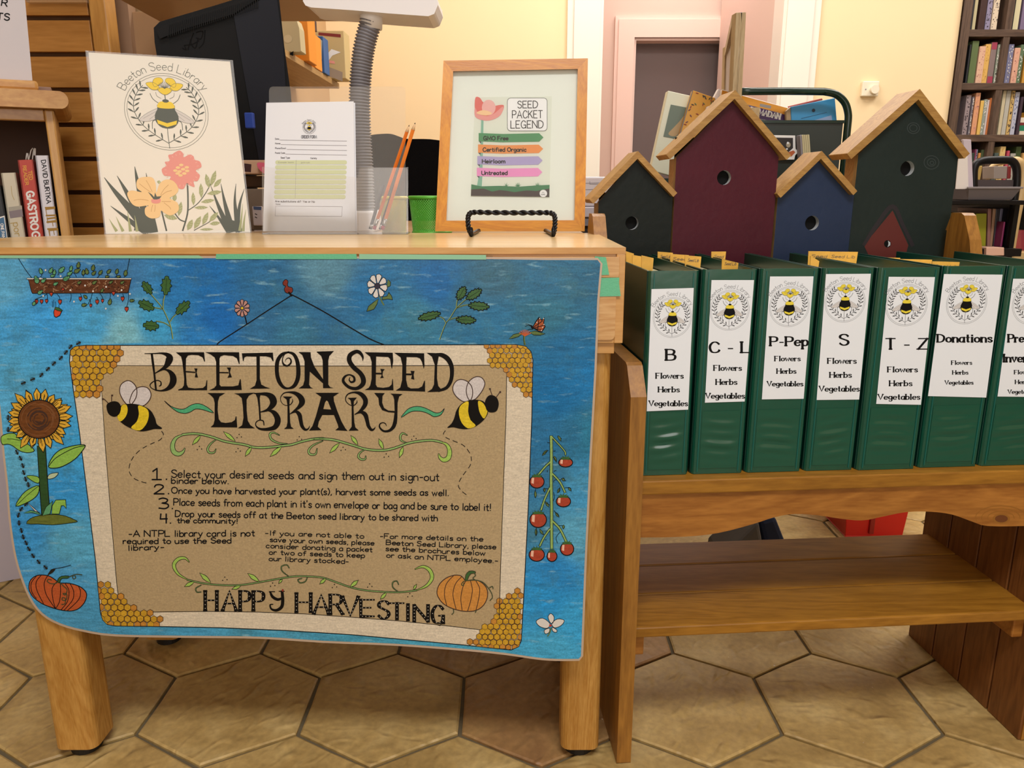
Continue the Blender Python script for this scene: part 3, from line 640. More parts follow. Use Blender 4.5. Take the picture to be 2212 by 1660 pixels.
def ripples(root, ua, ub, za, zt, v):
    """heat-rippled clear pocket over the lower spine: a real wavy sheet"""
    b = MB(); nu, nz = 9, 60; h = (zt-za)*.315; s = random.random()*9
    V = []
    for j in range(nz+1):
        for i in range(nu+1):
            t = j/nz; u = i/nu; e = math.sin(math.pi*t)*math.sin(math.pi*u)**.5
            w_ = (math.sin(t*34+s+1.2*math.sin(u*3+s))+.6*math.sin(t*19+u*2.2+s*2))*.0011*e
            V.append(BF.w(ua+(ub-ua)*u, v-.0006-w_*.5, za+h*t))
    b.add(V, [(j*(nu+1)+i, j*(nu+1)+i+1, (j+1)*(nu+1)+i+1, (j+1)*(nu+1)+i) for j in range(nz) for i in range(nu)], green_p, True); b.build('clear_pocket', root)
SV = .030   # spine plane depth in the bench frame
def binder(TL, TR, BR, BL, lab, lines, ec, er, label, vv_=SV, tint=None, hinge=.09):
    uL, zt = BF.uz(*BL, vv_); uR = BF.uz(*BR, vv_)[0]; ztl = BF.uz(*TL, vv_)[1]; ztr = BF.uz(*TR, vv_)[1]
    utl = BF.uz(*TL, vv_)[0]; utr = BF.uz(*TR, vv_)[0]; zb = zS1+.0006; ztp = (ztl+ztr)/2
    uL = (uL+utl)/2; uR = (uR+utr)/2-.0006
    root = thing('ring_binder', label, 'binder', BF.w((uL+uR)/2, vv_+.13, zb), 'green ring binders in a row on the bench')
    D = .262; wd = uR-uL
    # spine board: rounded at both edges
    sec = [(uL+.0035, vv_+.010), (uL+.001, vv_+.004), (uL+.004, vv_), (uR-.004, vv_), (uR-.001, vv_+.004), (uR-.0035, vv_+.010)]
    sec2 = sec+[(uR-.0055, vv_+.010), (uR-.0055, vv_+.0035), (uL+.0055, vv_+.0035), (uL+.0055, vv_+.010)]
    b = MB(); prism(b, lambda u, v, z: BF.w(u, v, z), sec2, ztp, zb, green); ripples(root, uL+.011, uR-.011, zb+.008, ztp-.012, vv_); b.build('spine', root, bevel=.0008)
    for ux in (uL, uR-.0034):
        b = MB(); box(b, BF, ux, ux+.0034, vv_+.0055, vv_+D, zb, ztp, green_d); b.build('cover', root, bevel=.0009)
    b = MB()
    for ux in (uL+.0075, uR-.0095): box(b, BF, ux, ux+.0016, vv_-.0008, vv_+.001, zb+.003, ztp-.003, teal)
    b.build('spine_seam', root)
    b = MB(); box(b, BF, uL+.006, uR-.006, vv_+.03, vv_+D-.012, zb+.004, ztp-.018, paperd); b.build('page_block', root)
    # clear plastic overlay pocket on the spine
    P = Print(sf(vv_), root, base=.0009)
    A = quadmap(lab)
    P.fill('paper_label', [A(0, 0), A(1, 0), A(1, 1), A(0, 1)], paper, 0)
    hx = lab[1][0]-lab[0][0]; skx = (lab[3][0]-lab[0][0])/(lab[3][1]-lab[0][1])
    em = lambda u, v: (ec[0]+u*er[0]+skx*v*er[1], ec[1]+v*er[1])
    emblem(P, 'printed_logo', em, er[0], ink_soft, .018)
    for (s_, x0, x1, cy, cap, w_) in lines:
        P.text('label_lettering', s_, (x0, cy+cap/2), (x1, cy+cap/2), cap, w_, ink, 2, 'serif')
    P.done()
    return root, (uL, uR, zb, ztp)
Z6 = lambda x, y: (1260+x/3.074, 520+y/3.074)
Z7 = lambda x, y: (1712+x/3.074, 520+y/3.074)
def ln(s, x0, x1, cy, cap, w_, Zf): a = Zf(x0, cy); c = Zf(x1, cy); return (s, a[0], c[0], a[1], cap/3.074, w_)
quads = []
L0 = [Z6(452, 322), Z6(732, 314), Z6(695, 1122), Z6(420, 1133)]
binder((1400.5, 587), (1513, 584), (1489, 1032), (1381, 1037), L0, [ln('B', 550, 610, 758, 70, 5.4, Z6), ln('Flowers', 482, 662, 897, 34, 2.9, Z6), ln('Herbs', 498, 636, 988, 34, 2.9, Z6), ln('Vegetables', 436, 690, 1080, 34, 2.9, Z6)], Z6(590, 510), (41.5, 43.5), 'green ring binder labelled B, leftmost in the row')
L0 = [Z6(850, 262), Z6(1132, 262), Z6(1070, 1068), Z6(806, 1076)]
binder((1515, 583), (1637, 582), (1609, 1030), (1495, 1031), L0, [ln('C - L', 838, 1102, 708, 70, 5.2, Z6), ln('Flowers', 866, 1048, 845, 34, 2.9, Z6), ln('Herbs', 880, 1018, 938, 34, 2.9, Z6), ln('Vegetables', 812, 1068, 1030, 34, 2.9, Z6)], Z6(970, 462), (42.5, 43.5), 'green ring binder labelled C - L, second from the left')
L0 = [Z6(1238, 238), Z6(1527, 237), Z7(72, 1050), Z6(1184, 1054)]
binder((1639, 582), (1769, 579), (1736, 1031), (1613, 1031), L0, [ln('P-Pep', 1240, 1488, 668, 58, 4.9, Z6), ln('Flowers', 1270, 1438, 783, 31, 2.7, Z6), ln('Herbs', 1284, 1410, 866, 31, 2.7, Z6), ln('Vegetables', 1220, 1456, 950, 31, 2.7, Z6)], Z6(1366, 438), (43, 43.5), 'green ring binder labelled P-Pep')
L0 = [Z7(220, 222), Z7(518, 220), Z7(440, 1055), Z7(158, 1058)]
binder((1772, 580), (1888, 579), (1850, 1027), (1741, 1027), L0, [ln('S', 310, 368, 658, 70, 5.4, Z7), ln('Flowers', 232, 420, 798, 34, 2.9, Z7), ln('Herbs', 246, 388, 891, 34, 2.9, Z7), ln('Vegetables', 176, 440, 983, 34, 2.9, Z7)], Z7(346, 408), (43.5, 43.5), 'green ring binder labelled S, in the middle of the row')
L0 = [Z7(636, 240), Z7(943, 242), Z7(850, 1090), Z7(553, 1084)]
binder((1893, 580), (2029, 577), (1984, 1032), (1854, 1028), L0, [ln('T - Z', 616, 892, 685, 70, 5.2, Z7), ln('Flowers', 630, 826, 855, 34, 2.9, Z7), ln('Herbs', 642, 790, 947, 34, 2.9, Z7), ln('Vegetables', 566, 842, 1037, 34, 2.9, Z7)], Z7(754, 428), (45, 45), 'green ring binder labelled T - Z, standing slightly proud of its neighbours', vv_=SV-.003)
L0 = [Z7(1003, 222), Z7(1392, 226), Z7(1283, 1042), Z7(897, 1032)]
binder((2032, 576), (2171, 574), (2118, 1024), (1989, 1024), L0, [ln('Donations', 960, 1320, 648, 50, 4.5, Z7), ln('Flowers', 1053, 1187, 810, 25, 2.2, Z7), ln('Herbs', 1060, 1162, 875, 25, 2.2, Z7), ln('Vegetables', 1010, 1196, 942, 25, 2.2, Z7)], Z7(1153, 415), (43.5, 45), 'green ring binder labelled Donations, its label wider than the rest')
L0 = [Z7(1462, 253), (2310, 603), (2268, 858), Z7(1358, 1035)]
binder((2173, 575), (2325, 574), (2262, 1018), (2121, 1019), L0, [ln('Pre', 1430, 1530, 648, 50, 4.5, Z7), ln('Inven', 1396, 1560, 780, 50, 4.5, Z7), ln('Flowers', 1470, 1606, 873, 25, 2.2, Z7), ln('Herbs', 1476, 1580, 938, 25, 2.2, Z7), ln('Vegetables', 1428, 1614, 1003, 25, 2.2, Z7)], Z7(1592, 420), (44, 45), 'green ring binder cut off by the right edge of the photo')
# kraft seed envelopes standing up out of the binders: (left px, top px, right px, bottom px) of what shows, depth behind the spine
env = [(1352, 543, 1368, 566, .20, 'kraft seed envelope at the far back of binder B', -.3), (1366, 551, 1392, 571, .15, 'kraft seed envelope leaning in the middle of binder B', -.25), (1386, 552, 1410, 582, .05, 'kraft seed envelope nearest the spine of binder B', -.3),
       (1421, 544, 1452, 566, .20, 'kraft seed envelope at the back left of binder C - L', -.15), (1448, 549, 1486, 572, .14, 'handwritten kraft seed envelope in binder C - L', -.15), (1480, 552, 1513, 576, .075, 'broad kraft seed envelope toward the spine of binder C - L', -.15),
       (1537, 544, 1567, 565, .19, 'single kraft seed envelope rising behind binder P-Pep', 0), (1560, 560, 1598, 583, .05, 'kraft seed envelope tilted at the right of binder C - L', .5),
       (1747, 543, 1790, 566, .17, 'left kraft seed envelope of the tall pair above binder S', -.05), (1790, 544, 1850, 568, .172, 'right kraft seed envelope of the tall pair above binder S', -.05), (1751, 553, 1766, 578, .08, 'narrow folded kraft seed envelope above binder S', -.6),
       (1900, 556, 1942, 570, .20, 'kraft seed envelope at the back of binder T - Z', -.1), (1946, 560, 2010, 574, .12, 'kraft seed envelopes row in the middle of binder T - Z', -.1), (2014, 565, 2070, 576, .06, 'kraft seed envelope between binders T - Z and Donations', -.1)]
for i, (x0, y0, x1, y1, dv, lb, sl) in enumerate(env):
    v = SV+dv; a = BF.uz(x0, y0, v); c = BF.uz(x1, y1, v); b = MB(); zl = c[1]-.03; s_ = sl*.015
    q = [(a[0], a[1]), (c[0], a[1]-abs(sl)*.012), (c[0]-.002, zl), (a[0]+.002, zl)]
    prism(b, lambda u, z, d: BF.w(u, v+d+(u-a[0])*sl*.5, z), q, 0, .0016, kraft)
    o = solo(b, 'seed_envelope', lb, 'envelope', BF.w((a[0]+c[0])/2, v, zl), 'kraft seed envelopes in the binders', bevel=.0003)
    if x1-x0 > 28:
        mp_ = lambda px, py, h, v=v, a0=a[0], sl=sl: (lambda q: BF.w(q[0], v+(q[0]-a0)*sl*.5-h, q[1]))(BF.uz(px, py, v))
        P = Print(mp_, o, base=.0002); P.text('handwriting', 'Seed Lib' if i % 2 else 'Seed', (x0+5, y0+13), (x1-5, y0+14), 6, .7, ink_soft, 1, 'hand', slant=.3); P.done()
# filler tabs and cards
b = MB(); a = BF.uz(2172, 549, SV+.2); box(b, BF, a[0]-.07, a[0]+.12, SV+.235, SV+.26, zS1+.05, BF.uz(2200, 553, SV+.24)[1], mat('white_paper', 'e8e6e6', .6))
# ================================================================== POSTER taped to the table front
OUT = [(-36, 556), (150, 557), (470, 558), (800, 559), (1060, 560), (1180, 562), (1291, 562), (1297, 570), (1290, 650), (1284, 800), (1273, 995), (1263, 1211), (1255, 1418), (1250, 1424), (1200, 1424), (1160, 1421), (1090, 1411), (1000, 1402), (850, 1391), (700, 1385), (560, 1376), (400, 1374), (250, 1371), (180, 1361), (130, 1347), (92, 1325), (66, 1290), (46, 1240), (33, 1190), (23, 1120), (18, 1050), (10, 980), (3, 900), (-8, 800), (-24, 650)]
def cm_seg(l):
    """smooth only the lower curl"""
    a = l[:13]; c = catmull(l[13:33], 3); return a+c+l[33:]
OUT = cm_seg(OUT)
FR_O = [(150, 780), (152, 757), (162, 749), (185, 746.5), (500, 746), (800, 745.5), (1115, 745), (1136, 749), (1147, 760), (1151, 778), (1149, 900), (1141, 1100), (1133, 1260), (1126, 1385), (1120, 1398), (1104, 1405), (1085, 1403), (1000, 1394), (880, 1383), (760, 1372), (620, 1363), (480, 1357), (330, 1354), (250, 1353), (232, 1350), (222, 1340), (217, 1325), (206, 1210), (190, 1080), (171, 930), (158, 840)]
FR_I = [(216, 790), (500, 791), (800, 791), (1095, 789), (1093, 900), (1088, 1040), (1083, 1180), (1077, 1366), (960, 1352), (860, 1342), (760, 1334), (660, 1327), (560, 1323), (450, 1321.5), (330, 1323), (260, 1324), (252, 1260), (240, 1120), (227, 960)]
PYP = T-.0052
def psurf(px, py, h=0.0):
    Y = PYP
    for _ in range(4):
        p = at_y(px, py, Y)
        lo = max(0.0, (.60-p.z)/.37)                      # 0 at the apron, 1 at the foot
        lf = max(0.0, min(1.0, (-.40-p.x)/.26))
        Y = PYP+.0125*lf*lf*lo*lo-.007*lo*lo*math.sin((p.x+.25)*6.0)-.0015*lo
    return at_y(px, py, Y-h)
post = thing('seed_poster', 'large hand-drawn blue poster reading BEETON SEED LIBRARY taped to the table front', 'poster', psurf(630, 980))
samp = [(10, 620, '5aa6cf'), (40, 700, '44a0da'), (40, 800, '4fa8d8'), (130, 590, '3f7fb4'), (250, 600, '3c78ac'), (100, 690, '3f9fe0'), (200, 700, '48a4d8'), (270, 720, '7fbfd0'), (330, 700, '3f9ccc'), (390, 640, '2a79b8'), (440, 600, '1f6db0'), (470, 690, '1c6cb8'), (440, 735, '2a7cc0'), (560, 590, '2c6c9c'), (620, 640, '2f6c94'), (560, 700, '34709c'), (700, 590, '5b8ca2'), (700, 700, '2e6c98'), (640, 720, '3a7898'), (800, 640, '2670a4'), (850, 720, '347aa0'), (950, 620, '1f6aa8'), (900, 690, '3a7e9c'), (1000, 640, '2f6e94'), (1060, 600, '3b6c86'), (1060, 700, '2f76a0'), (1180, 600, '2f7096'), (1250, 600, '2c6a8c'), (1180, 680, '34748e'), (1220, 760, '236fa0'), (1250, 820, '1f76b0'), (1200, 860, '1a6ea6'), (1180, 940, '2a6f9c'), (1240, 940, '2b6f96'), (1270, 940, '2f7c9c'), (1180, 1030, '2e72a0'), (1250, 1060, '4494c0'), (1170, 1140, '3b7a9c'), (1240, 1160, '5aa4c4'), (1200, 1240, '2b86c4'), (1180, 1300, '2c92d0'), (1230, 1350, '3ba0d4'), (1200, 1400, '48a6d0'), (1030, 1408, '4aa0c0'), (850, 1388, '4b9dba'), (600, 1368, '4b9cbe'), (350, 1364, '4a9bc4'), (160, 1340, '4c9cc8'), (120, 1240, '4c9cd0'), (60, 1150, '3c96d4'), (150, 1180, '58a8cc'), (60, 1000, '5fb0d4'), (130, 1050, '3797d6'), (30, 900, '57aad6'), (150, 980, '3fa0d8')]
samp = [(a, b_, lin(c)) for a, b_, c in samp]
def bluecol(x, y):
    s = 0; r = g = b = 0
    for a, b_, c in samp:
        d = ((x-a)**2+(y-b_)**2)/3600.0+.04; k = 1/d**2; s += k; r += c[0]*k; g += c[1]*k; b += c[2]*k
    return (r/s, g/s, b/s, 1)
def art_mat(name, col=None, k=1.0, streak=.35, rough=.28, ang=.3, olive=True, sc=1.0, light='b9d9dc', grain=.16):
    m = bpy.data.materials.new(name); m.use_nodes = True; nt = m.node_tree; N = nt.nodes.new; L = nt.links.new; b = nt.nodes['Principled BSDF']
    if col is None: ca = N('ShaderNodeVertexColor'); ca.layer_name = 'paint'; base = ca.outputs[0]
    else: rg = N('ShaderNodeRGB'); rg.outputs[0].default_value = lin(col); base = rg.outputs[0]
    tc = N('ShaderNodeTexCoord'); mp = N('ShaderNodeMapping'); mp.inputs['Rotation'].default_value = (0, ang, 0); mp.inputs['Scale'].default_value = (22*sc, 1, 110*sc); L(tc.outputs['Object'], mp.inputs[0])
    n = N('ShaderNodeTexNoise'); n.inputs['Scale'].default_value = 1.5; n.inputs['Detail'].default_value = 8; n.inputs['Roughness'].default_value = .65; n.inputs['Distortion'].default_value = .8; L(mp.outputs[0], n.inputs['Vector'])
    mp2 = N('ShaderNodeMapping'); mp2.inputs['Rotation'].default_value = (0, ang-1.0, 0); mp2.inputs['Scale'].default_value = (16*sc, 1, 70*sc); L(tc.outputs['Object'], mp2.inputs[0])
    n2 = N('ShaderNodeTexNoise'); n2.inputs['Scale'].default_value = 2.0; n2.inputs['Detail'].default_value = 8; L(mp2.outputs[0], n2.inputs['Vector'])
    r = N('ShaderNodeMapRange'); r.inputs[1].default_value = .3; r.inputs[2].default_value = .7; r.inputs[3].default_value = 1-streak; r.inputs[4].default_value = 1+streak; L(n.outputs[0], r.inputs[0])
    vm = N('ShaderNodeVectorMath'); vm.operation = 'SCALE'; L(base, vm.inputs[0]); L(r.outputs[0], vm.inputs['Scale']); out = vm.outputs[0]
    if olive:
        n3 = N('ShaderNodeTexNoise'); n3.inputs['Scale'].default_value = 16; n3.inputs['Detail'].default_value = 9; n3.inputs['Roughness'].default_value = .75; L(tc.outputs['Object'], n3.inputs['Vector'])
        r3 = N('ShaderNodeMapRange'); r3.inputs[1].default_value = .52; r3.inputs[2].default_value = .70; r3.inputs[3].default_value = 0; r3.inputs[4].default_value = .55; L(n3.outputs[0], r3.inputs[0])
        mx = N('ShaderNodeMix'); mx.data_type = 'RGBA'; L(r3.outputs[0], mx.inputs[0]); L(out, mx.inputs[6]); mx.inputs[7].default_value = lin('4a7a80'); out = mx.outputs[2]
        r4 = N('ShaderNodeMapRange'); r4.inputs[1].default_value = .60; r4.inputs[2].default_value = .74; r4.inputs[3].default_value = 0; r4.inputs[4].default_value = .75; L(n2.outputs[0], r4.inputs[0])
        mx2 = N('ShaderNodeMix'); mx2.data_type = 'RGBA'; L(r4.outputs[0], mx2.inputs[0]); L(out, mx2.inputs[6]); mx2.inputs[7].default_value = lin(light); out = mx2.outputs[2]
    nf = N('ShaderNodeTexNoise'); nf.inputs['Scale'].default_value = 420; nf.inputs['Detail'].default_value = 4; nf.inputs['Roughness'].default_value = .7; L(tc.outputs['Object'], nf.inputs['Vector'])
    rf = N('ShaderNodeMapRange'); rf.inputs[1].default_value = .3; rf.inputs[2].default_value = .7; rf.inputs[3].default_value = 1-grain; rf.inputs[4].default_value = 1+grain; L(nf.outputs[0], rf.inputs[0])
    vg_ = N('ShaderNodeVectorMath'); vg_.operation = 'SCALE'; L(out, vg_.inputs[0]); L(rf.outputs[0], vg_.inputs['Scale']); out = vg_.outputs[0]
    L(out, b.inputs['Base Color']); b.inputs['Roughness'].default_value = rough
    b.inputs['Specular IOR Level'].default_value = .3
    bp = N('ShaderNodeBump'); bp.inputs['Strength'].default_value = .25; bp.inputs['Distance'].default_value = .0006; L(n.outputs[0], bp.inputs['Height']); L(bp.outputs[0], b.inputs['Normal'])
    _M[name] = m; return m
m_blue = art_mat('blue_pencil_ground', light='8cbccc', grain=.24, streak=.28); m_cream = art_mat('cream_pencil_border', 'd8cab2', streak=.14, olive=False, sc=2.2)
m_kraft = art_mat('kraft_paper_panel', 'b29b75', streak=.07, olive=False, sc=3.5, ang=1.5)
lam = mat('laminate_edge', 'bfa892', .25)
def A_(name, col, st=.15): return _M.get(name) or art_mat(name, col, streak=st, olive=False, sc=1.8)
v, f = tri(OUT, step=9, loops=[FR_O, FR_I])
me = bpy.data.meshes.new('painted_sheet'); org = post.location
me.from_pydata([tuple(psurf(a, b_)-org) for a, b_ in v], [], f)
for q in (m_blue, m_cream, m_kraft): me.materials.append(q)
for i, t in enumerate(f):
    c = (sum(v[k][0] for k in t)/3, sum(v[k][1] for k in t)/3)
    me.polygons[i].material_index = 2 if inside(c, FR_I) else (1 if inside(c, FR_O) else 0)
ca = me.color_attributes.new('paint', 'FLOAT_COLOR', 'POINT')
for i, (a, b_) in enumerate(v): ca.data[i].color = bluecol(a, b_)
sheet = bpy.data.objects.new('painted_sheet', me); C.objects.link(sheet); sheet.parent = post
# laminate: a thin clear-edged backing reaching a little past the painted sheet
b = MB(); cx = 630; cy = 980; n = len(OUT)
def grow(l, g):
    o = []
    for i in range(len(l)):
        a = l[i-1]; c = l[(i+1) % len(l)]; dx, dy = c[0]-a[0], c[1]-a[1]; q = math.hypot(dx, dy) or 1; o.append((l[i][0]+dy/q*g, l[i][1]-dx/q*g))
    return o
G = grow(OUT, 4.6)
ringv = [psurf(a, b_, -.0002) for a, b_ in OUT]+[psurf(a, b_, -.0002) for a, b_ in G]+[psurf(a, b_, -.0008) for a, b_ in G]
b.add(ringv, [(i, (i+1) % n, n+(i+1) % n, n+i) for i in range(n)]+[(n+i, n+(i+1) % n, 2*n+(i+1) % n, 2*n+i) for i in range(n)], lam)
v2, f2 = tri(G, step=40); b.add([psurf(a, b_, -.0008) for a, b_ in v2], [t[::-1] for t in f2], lam)
b.build('laminate_backing', post)
P = Print(psurf, post, base=.00012, layer=.00006)
K = mat('marker_black', '110d0a', .6, spec=.15); KB = mat('marker_brown_black', '3a1f16', .5); line_b = mat('fine_pen', '0c0d12', .6, spec=.15)
# frame lines
P.stroke('border_lines', FR_O, line_b, 2, 1.8, smooth=False, closed=True); P.stroke('border_lines', FR_I, line_b, 2, 1.3, smooth=False, closed=True)
# ---- honeycomb corners
h_y = A_('honey_yellow', 'c79a2e', .22); h_l = mat('honey_line', '4a2a12', .5); h_o = A_('honey_orange', 'bf8436', .2)
def comb(poly, s, ang=0, edge=None):
    xs = [p[0] for p in poly]; ys = [p[1] for p in poly]; dx = s*math.sqrt(3); dy = s*1.5; r = 0; y = min(ys)-s
    while y < max(ys)+s:
        x = min(xs)-s+(dx/2 if r % 2 else 0)
        while x < max(xs)+s:
            jx, jy = random.uniform(-.8, .8), random.uniform(-.8, .8); rr = s*random.uniform(.96, 1.06)
            if inside((x, y), poly):
                hx = [(x+jx+rr*math.cos(math.radians(90+60*k)), y+jy+rr*math.sin(math.radians(90+60*k))) for k in range(6)]
                hx = [q if inside(q, FR_O) else nearest(q, FR_O) for q in hx]
                P.fill('honeycomb_drawing', hx, h_l, 3)
                cx = sum(q[0] for q in hx)/6; cy = sum(q[1] for q in hx)/6
                nb = sum(inside((x+dx*math.cos(t), y+dx*math.sin(t)), poly) for t in (0, math.pi/3, 2*math.pi/3, math.pi, -math.pi/3, -2*math.pi/3))
                P.fill('honeycomb_drawing', [(cx+(q[0]-cx)*.84, cy+(q[1]-cy)*.84) for q in hx], h_y if nb > 4 else (h_o if random.random() < .6 else h_y), 4)
            x += dx
        y += dy; r += 1
def nearest(q, l):
    best = None
    for i in range(len(l)):
        a, c = l[i-1], l[i]; dx, dy = c[0]-a[0], c[1]-a[1]; t = max(0, min(1, ((q[0]-a[0])*dx+(q[1]-a[1])*dy)/(dx*dx+dy*dy+1e-9))); w_ = (a[0]+dx*t, a[1]+dy*t)
        d = (w_[0]-q[0])**2+(w_[1]-q[1])**2
        if best is None or d < best[0]: best = (d, w_)
    return best[1]
comb([(150, 745), (262, 745), (262, 786), (243, 800), (228, 815), (217, 840), (214, 870), (200, 858), (185, 862), (162, 852), (150, 800)], 8.6)
comb([(1040, 744), (1152, 744), (1150, 858), (1140, 864), (1125, 843), (1112, 833), (1098, 818), (1088, 798), (1072, 800), (1052, 796), (1053, 766), (1040, 750)], 7.0)
comb([(205, 1262), (225, 1260), (250, 1272), (270, 1300), (300, 1313), (330, 1318), (353, 1340), (348, 1356), (220, 1356)], 8.2)
comb([(1130, 1262), (1118, 1270), (1100, 1285), (1078, 1297), (1068, 1320), (1058, 1342), (1040, 1362), (1010, 1388), (1020, 1397), (1100, 1408), (1128, 1400)], 7.4)
# ---- big title, brush letters traced in two reference grids
def g4(q): return (300+q[0]/6.144, 740+q[1]/6.144)+((q[2]/6.144,) if len(q) > 2 else ())
def g5(q): return (640+q[0]/6.144, 740+q[1]/6.144)+((q[2]/6.144,) if len(q) > 2 else ())
def tb(g, pts): P.stroke('title_lettering', [g(q) for q in pts], K, 4, n=5)
def tf(g, pts): P.fill('title_lettering', [g(q) for q in pts], K, 4)
tf(g4, [(155, 145), (185, 148), (205, 300), (240, 640), (215, 640), (190, 400), (172, 290)]); tb(g4, [(78, 149, 9), (200, 148, 14), (300, 145, 24), (375, 165, 55), (405, 205, 95), (390, 265, 85), (345, 330, 50), (270, 378, 22), (215, 410, 12)])
tb(g4, [(230, 405, 8), (330, 362, 14), (405, 385, 44), (450, 450, 80), (455, 520, 88), (425, 580, 72), (370, 622, 44), (300, 642, 22), (225, 636, 16)]); tb(g4, [(225, 636, 12), (165, 605, 11), (148, 565, 13), (185, 525, 14), (240, 505, 13), (288, 522, 14), (292, 565, 18), (268, 583, 9)])
tf(g4, [(490, 133), (865, 131), (878, 255), (868, 255), (845, 200), (790, 172), (700, 166), (650, 175), (625, 215), (622, 375), (635, 560), (655, 600), (740, 612), (850, 605), (885, 575), (898, 503), (908, 503), (905, 635), (520, 637), (520, 628), (575, 605), (597, 570), (602, 480), (575, 250), (560, 190)])
tf(g4, [(622, 380), (750, 390), (750, 406), (622, 398)]); tf(g4, [(735, 345), (778, 347), (766, 400), (785, 467), (742, 465), (754, 400)])
tf(g4, [(878, 130), (1330, 131), (1338, 290), (1328, 285), (1300, 212), (1250, 182), (1130, 170), (1085, 185), (1070, 215), (1070, 560), (1090, 585), (1250, 585), (1320, 570), (1340, 490), (1352, 490), (1365, 632), (930, 637), (1000, 605), (1028, 570), (1025, 260), (1005, 200), (950, 160)])
tf(g4, [(1066, 393), (1190, 395), (1190, 411), (1066, 409)]); tf(g4, [(1165, 333), (1223, 333), (1208, 395), (1235, 465), (1175, 469), (1197, 430), (1190, 370)])
tf(g4, [(1366, 145), (1778, 136), (1788, 250), (1776, 250), (1750, 202), (1690, 186), (1605, 185), (1605, 480), (1625, 560), (1680, 590), (1745, 612), (1470, 618), (1540, 575), (1562, 500), (1560, 190), (1430, 187), (1400, 200), (1390, 248), (1380, 248)])
tb(g4, [(1985, 130, 22), (1900, 160, 42), (1840, 250, 52), (1832, 400, 52), (1862, 520, 52), (1920, 595, 38), (1985, 610, 25), (2060, 578, 48), (2108, 480, 56), (2116, 350, 56), (2095, 230, 50), (2050, 155, 40), (1980, 130, 22)])
tb(g4, [(1955, 135, 10), (1915, 190, 12), (1905, 250, 16), (1925, 295, 26), (1970, 312, 22), (2015, 275, 24), (2017, 232, 20), (1990, 208, 14), (1955, 222, 9), (1940, 255, 4)])
tf(g5, [(28, 128), (190, 130), (195, 200), (240, 320), (355, 490), (350, 240), (330, 180), (270, 130), (275, 122), (500, 115), (440, 180), (425, 240), (425, 560), (450, 595), (500, 608), (355, 608), (355, 545), (180, 388), (170, 560), (190, 595), (225, 612), (30, 612), (90, 570), (110, 500), (110, 250), (80, 170)])
tb(g5, [(880, 248, 4), (882, 195, 28), (845, 138, 45), (790, 124, 50), (715, 170, 60), (705, 245, 62), (760, 330, 60), (850, 410, 60), (890, 490, 66), (878, 560, 60), (800, 612, 45), (700, 595, 40), (625, 520, 38), (640, 460, 30), (700, 430, 18), (762, 458, 28), (770, 510, 30), (730, 528, 24), (703, 500, 16), (712, 465, 8)])
tf(g5, [(905, 130), (1280, 138), (1287, 250), (1270, 355), (1258, 320), (1245, 220), (1220, 195), (1060, 188), (1055, 560), (1075, 595), (1150, 604), (1230, 592), (1265, 560), (1275, 487), (1283, 487), (1290, 637), (905, 632), (960, 605), (982, 570), (1000, 480), (1000, 260), (980, 190)])
tf(g5, [(1055, 402), (1135, 404), (1135, 427), (1055, 425)]); tf(g5, [(1116, 352), (1175, 357), (1150, 385), (1145, 440), (1162, 470), (1113, 476), (1132, 440), (1128, 390)])
tf(g5, [(1300, 138), (1697, 145), (1702, 310), (1692, 352), (1683, 320), (1668, 260), (1640, 212), (1600, 198), (1465, 195), (1460, 300), (1458, 500), (1480, 590), (1520, 612), (1620, 610), (1670, 585), (1700, 508), (1708, 508), (1710, 654), (1318, 640), (1380, 600), (1405, 500), (1408, 300), (1385, 200)])
tf(g5, [(1456, 412), (1530, 414), (1530, 438), (1456, 436)]); tf(g5, [(1516, 378), (1570, 380), (1558, 430), (1567, 496), (1523, 484), (1535, 440)])
tf(g5, [(1730, 138), (1885, 145), (1890, 190), (1870, 300), (1868, 480), (1885, 580), (1925, 625), (1900, 655), (1735, 661), (1800, 620), (1828, 560), (1838, 300), (1800, 190)]); tb(g5, [(1870, 162, 40), (1940, 172, 58), (2010, 220, 66), (2058, 310, 58), (2066, 420, 52), (2045, 525, 48), (1990, 605, 42), (1890, 642, 34)])
tf(g4, [(908, 672), (1145, 674), (1070, 720), (1050, 780), (1045, 900), (1060, 1020), (1090, 1060), (1150, 1070), (1230, 1060), (1275, 1030), (1285, 983), (1295, 983), (1305, 1130), (950, 1127), (990, 1090), (1005, 1030), (1005, 800), (990, 740), (950, 700)])
tf(g4, [(1262, 679), (1540, 668), (1460, 708), (1430, 760), (1430, 900), (1445, 1040), (1480, 1100), (1540, 1142), (1313, 1140), (1370, 1100), (1388, 1000), (1380, 850), (1365, 740), (1320, 700)])
tf(g4, [(1500, 672), (1620, 668), (1604, 740), (1622, 1040), (1600, 1040), (1588, 860), (1572, 740), (1550, 690)]); tb(g4, [(1590, 686, 30), (1690, 688, 50), (1760, 725, 85), (1786, 790, 92), (1760, 850, 68), (1700, 900, 36), (1615, 925, 12)])
tb(g4, [(1630, 918, 10), (1720, 905, 22), (1795, 935, 60), (1840, 1010, 78), (1835, 1080, 76), (1790, 1135, 60), (1690, 1155, 40), (1605, 1148, 28), (1555, 1110, 15), (1555, 1062, 13), (1600, 1034, 14), (1650, 1045, 16), (1660, 1098, 13)])
tf(g4, [(1908, 718), (2037, 720), (2002, 750), (1998, 850), (2008, 1060), (2020, 1120), (2058, 1148), (1925, 1150), (1960, 1120), (1972, 1060), (1972, 850), (1960, 760)])
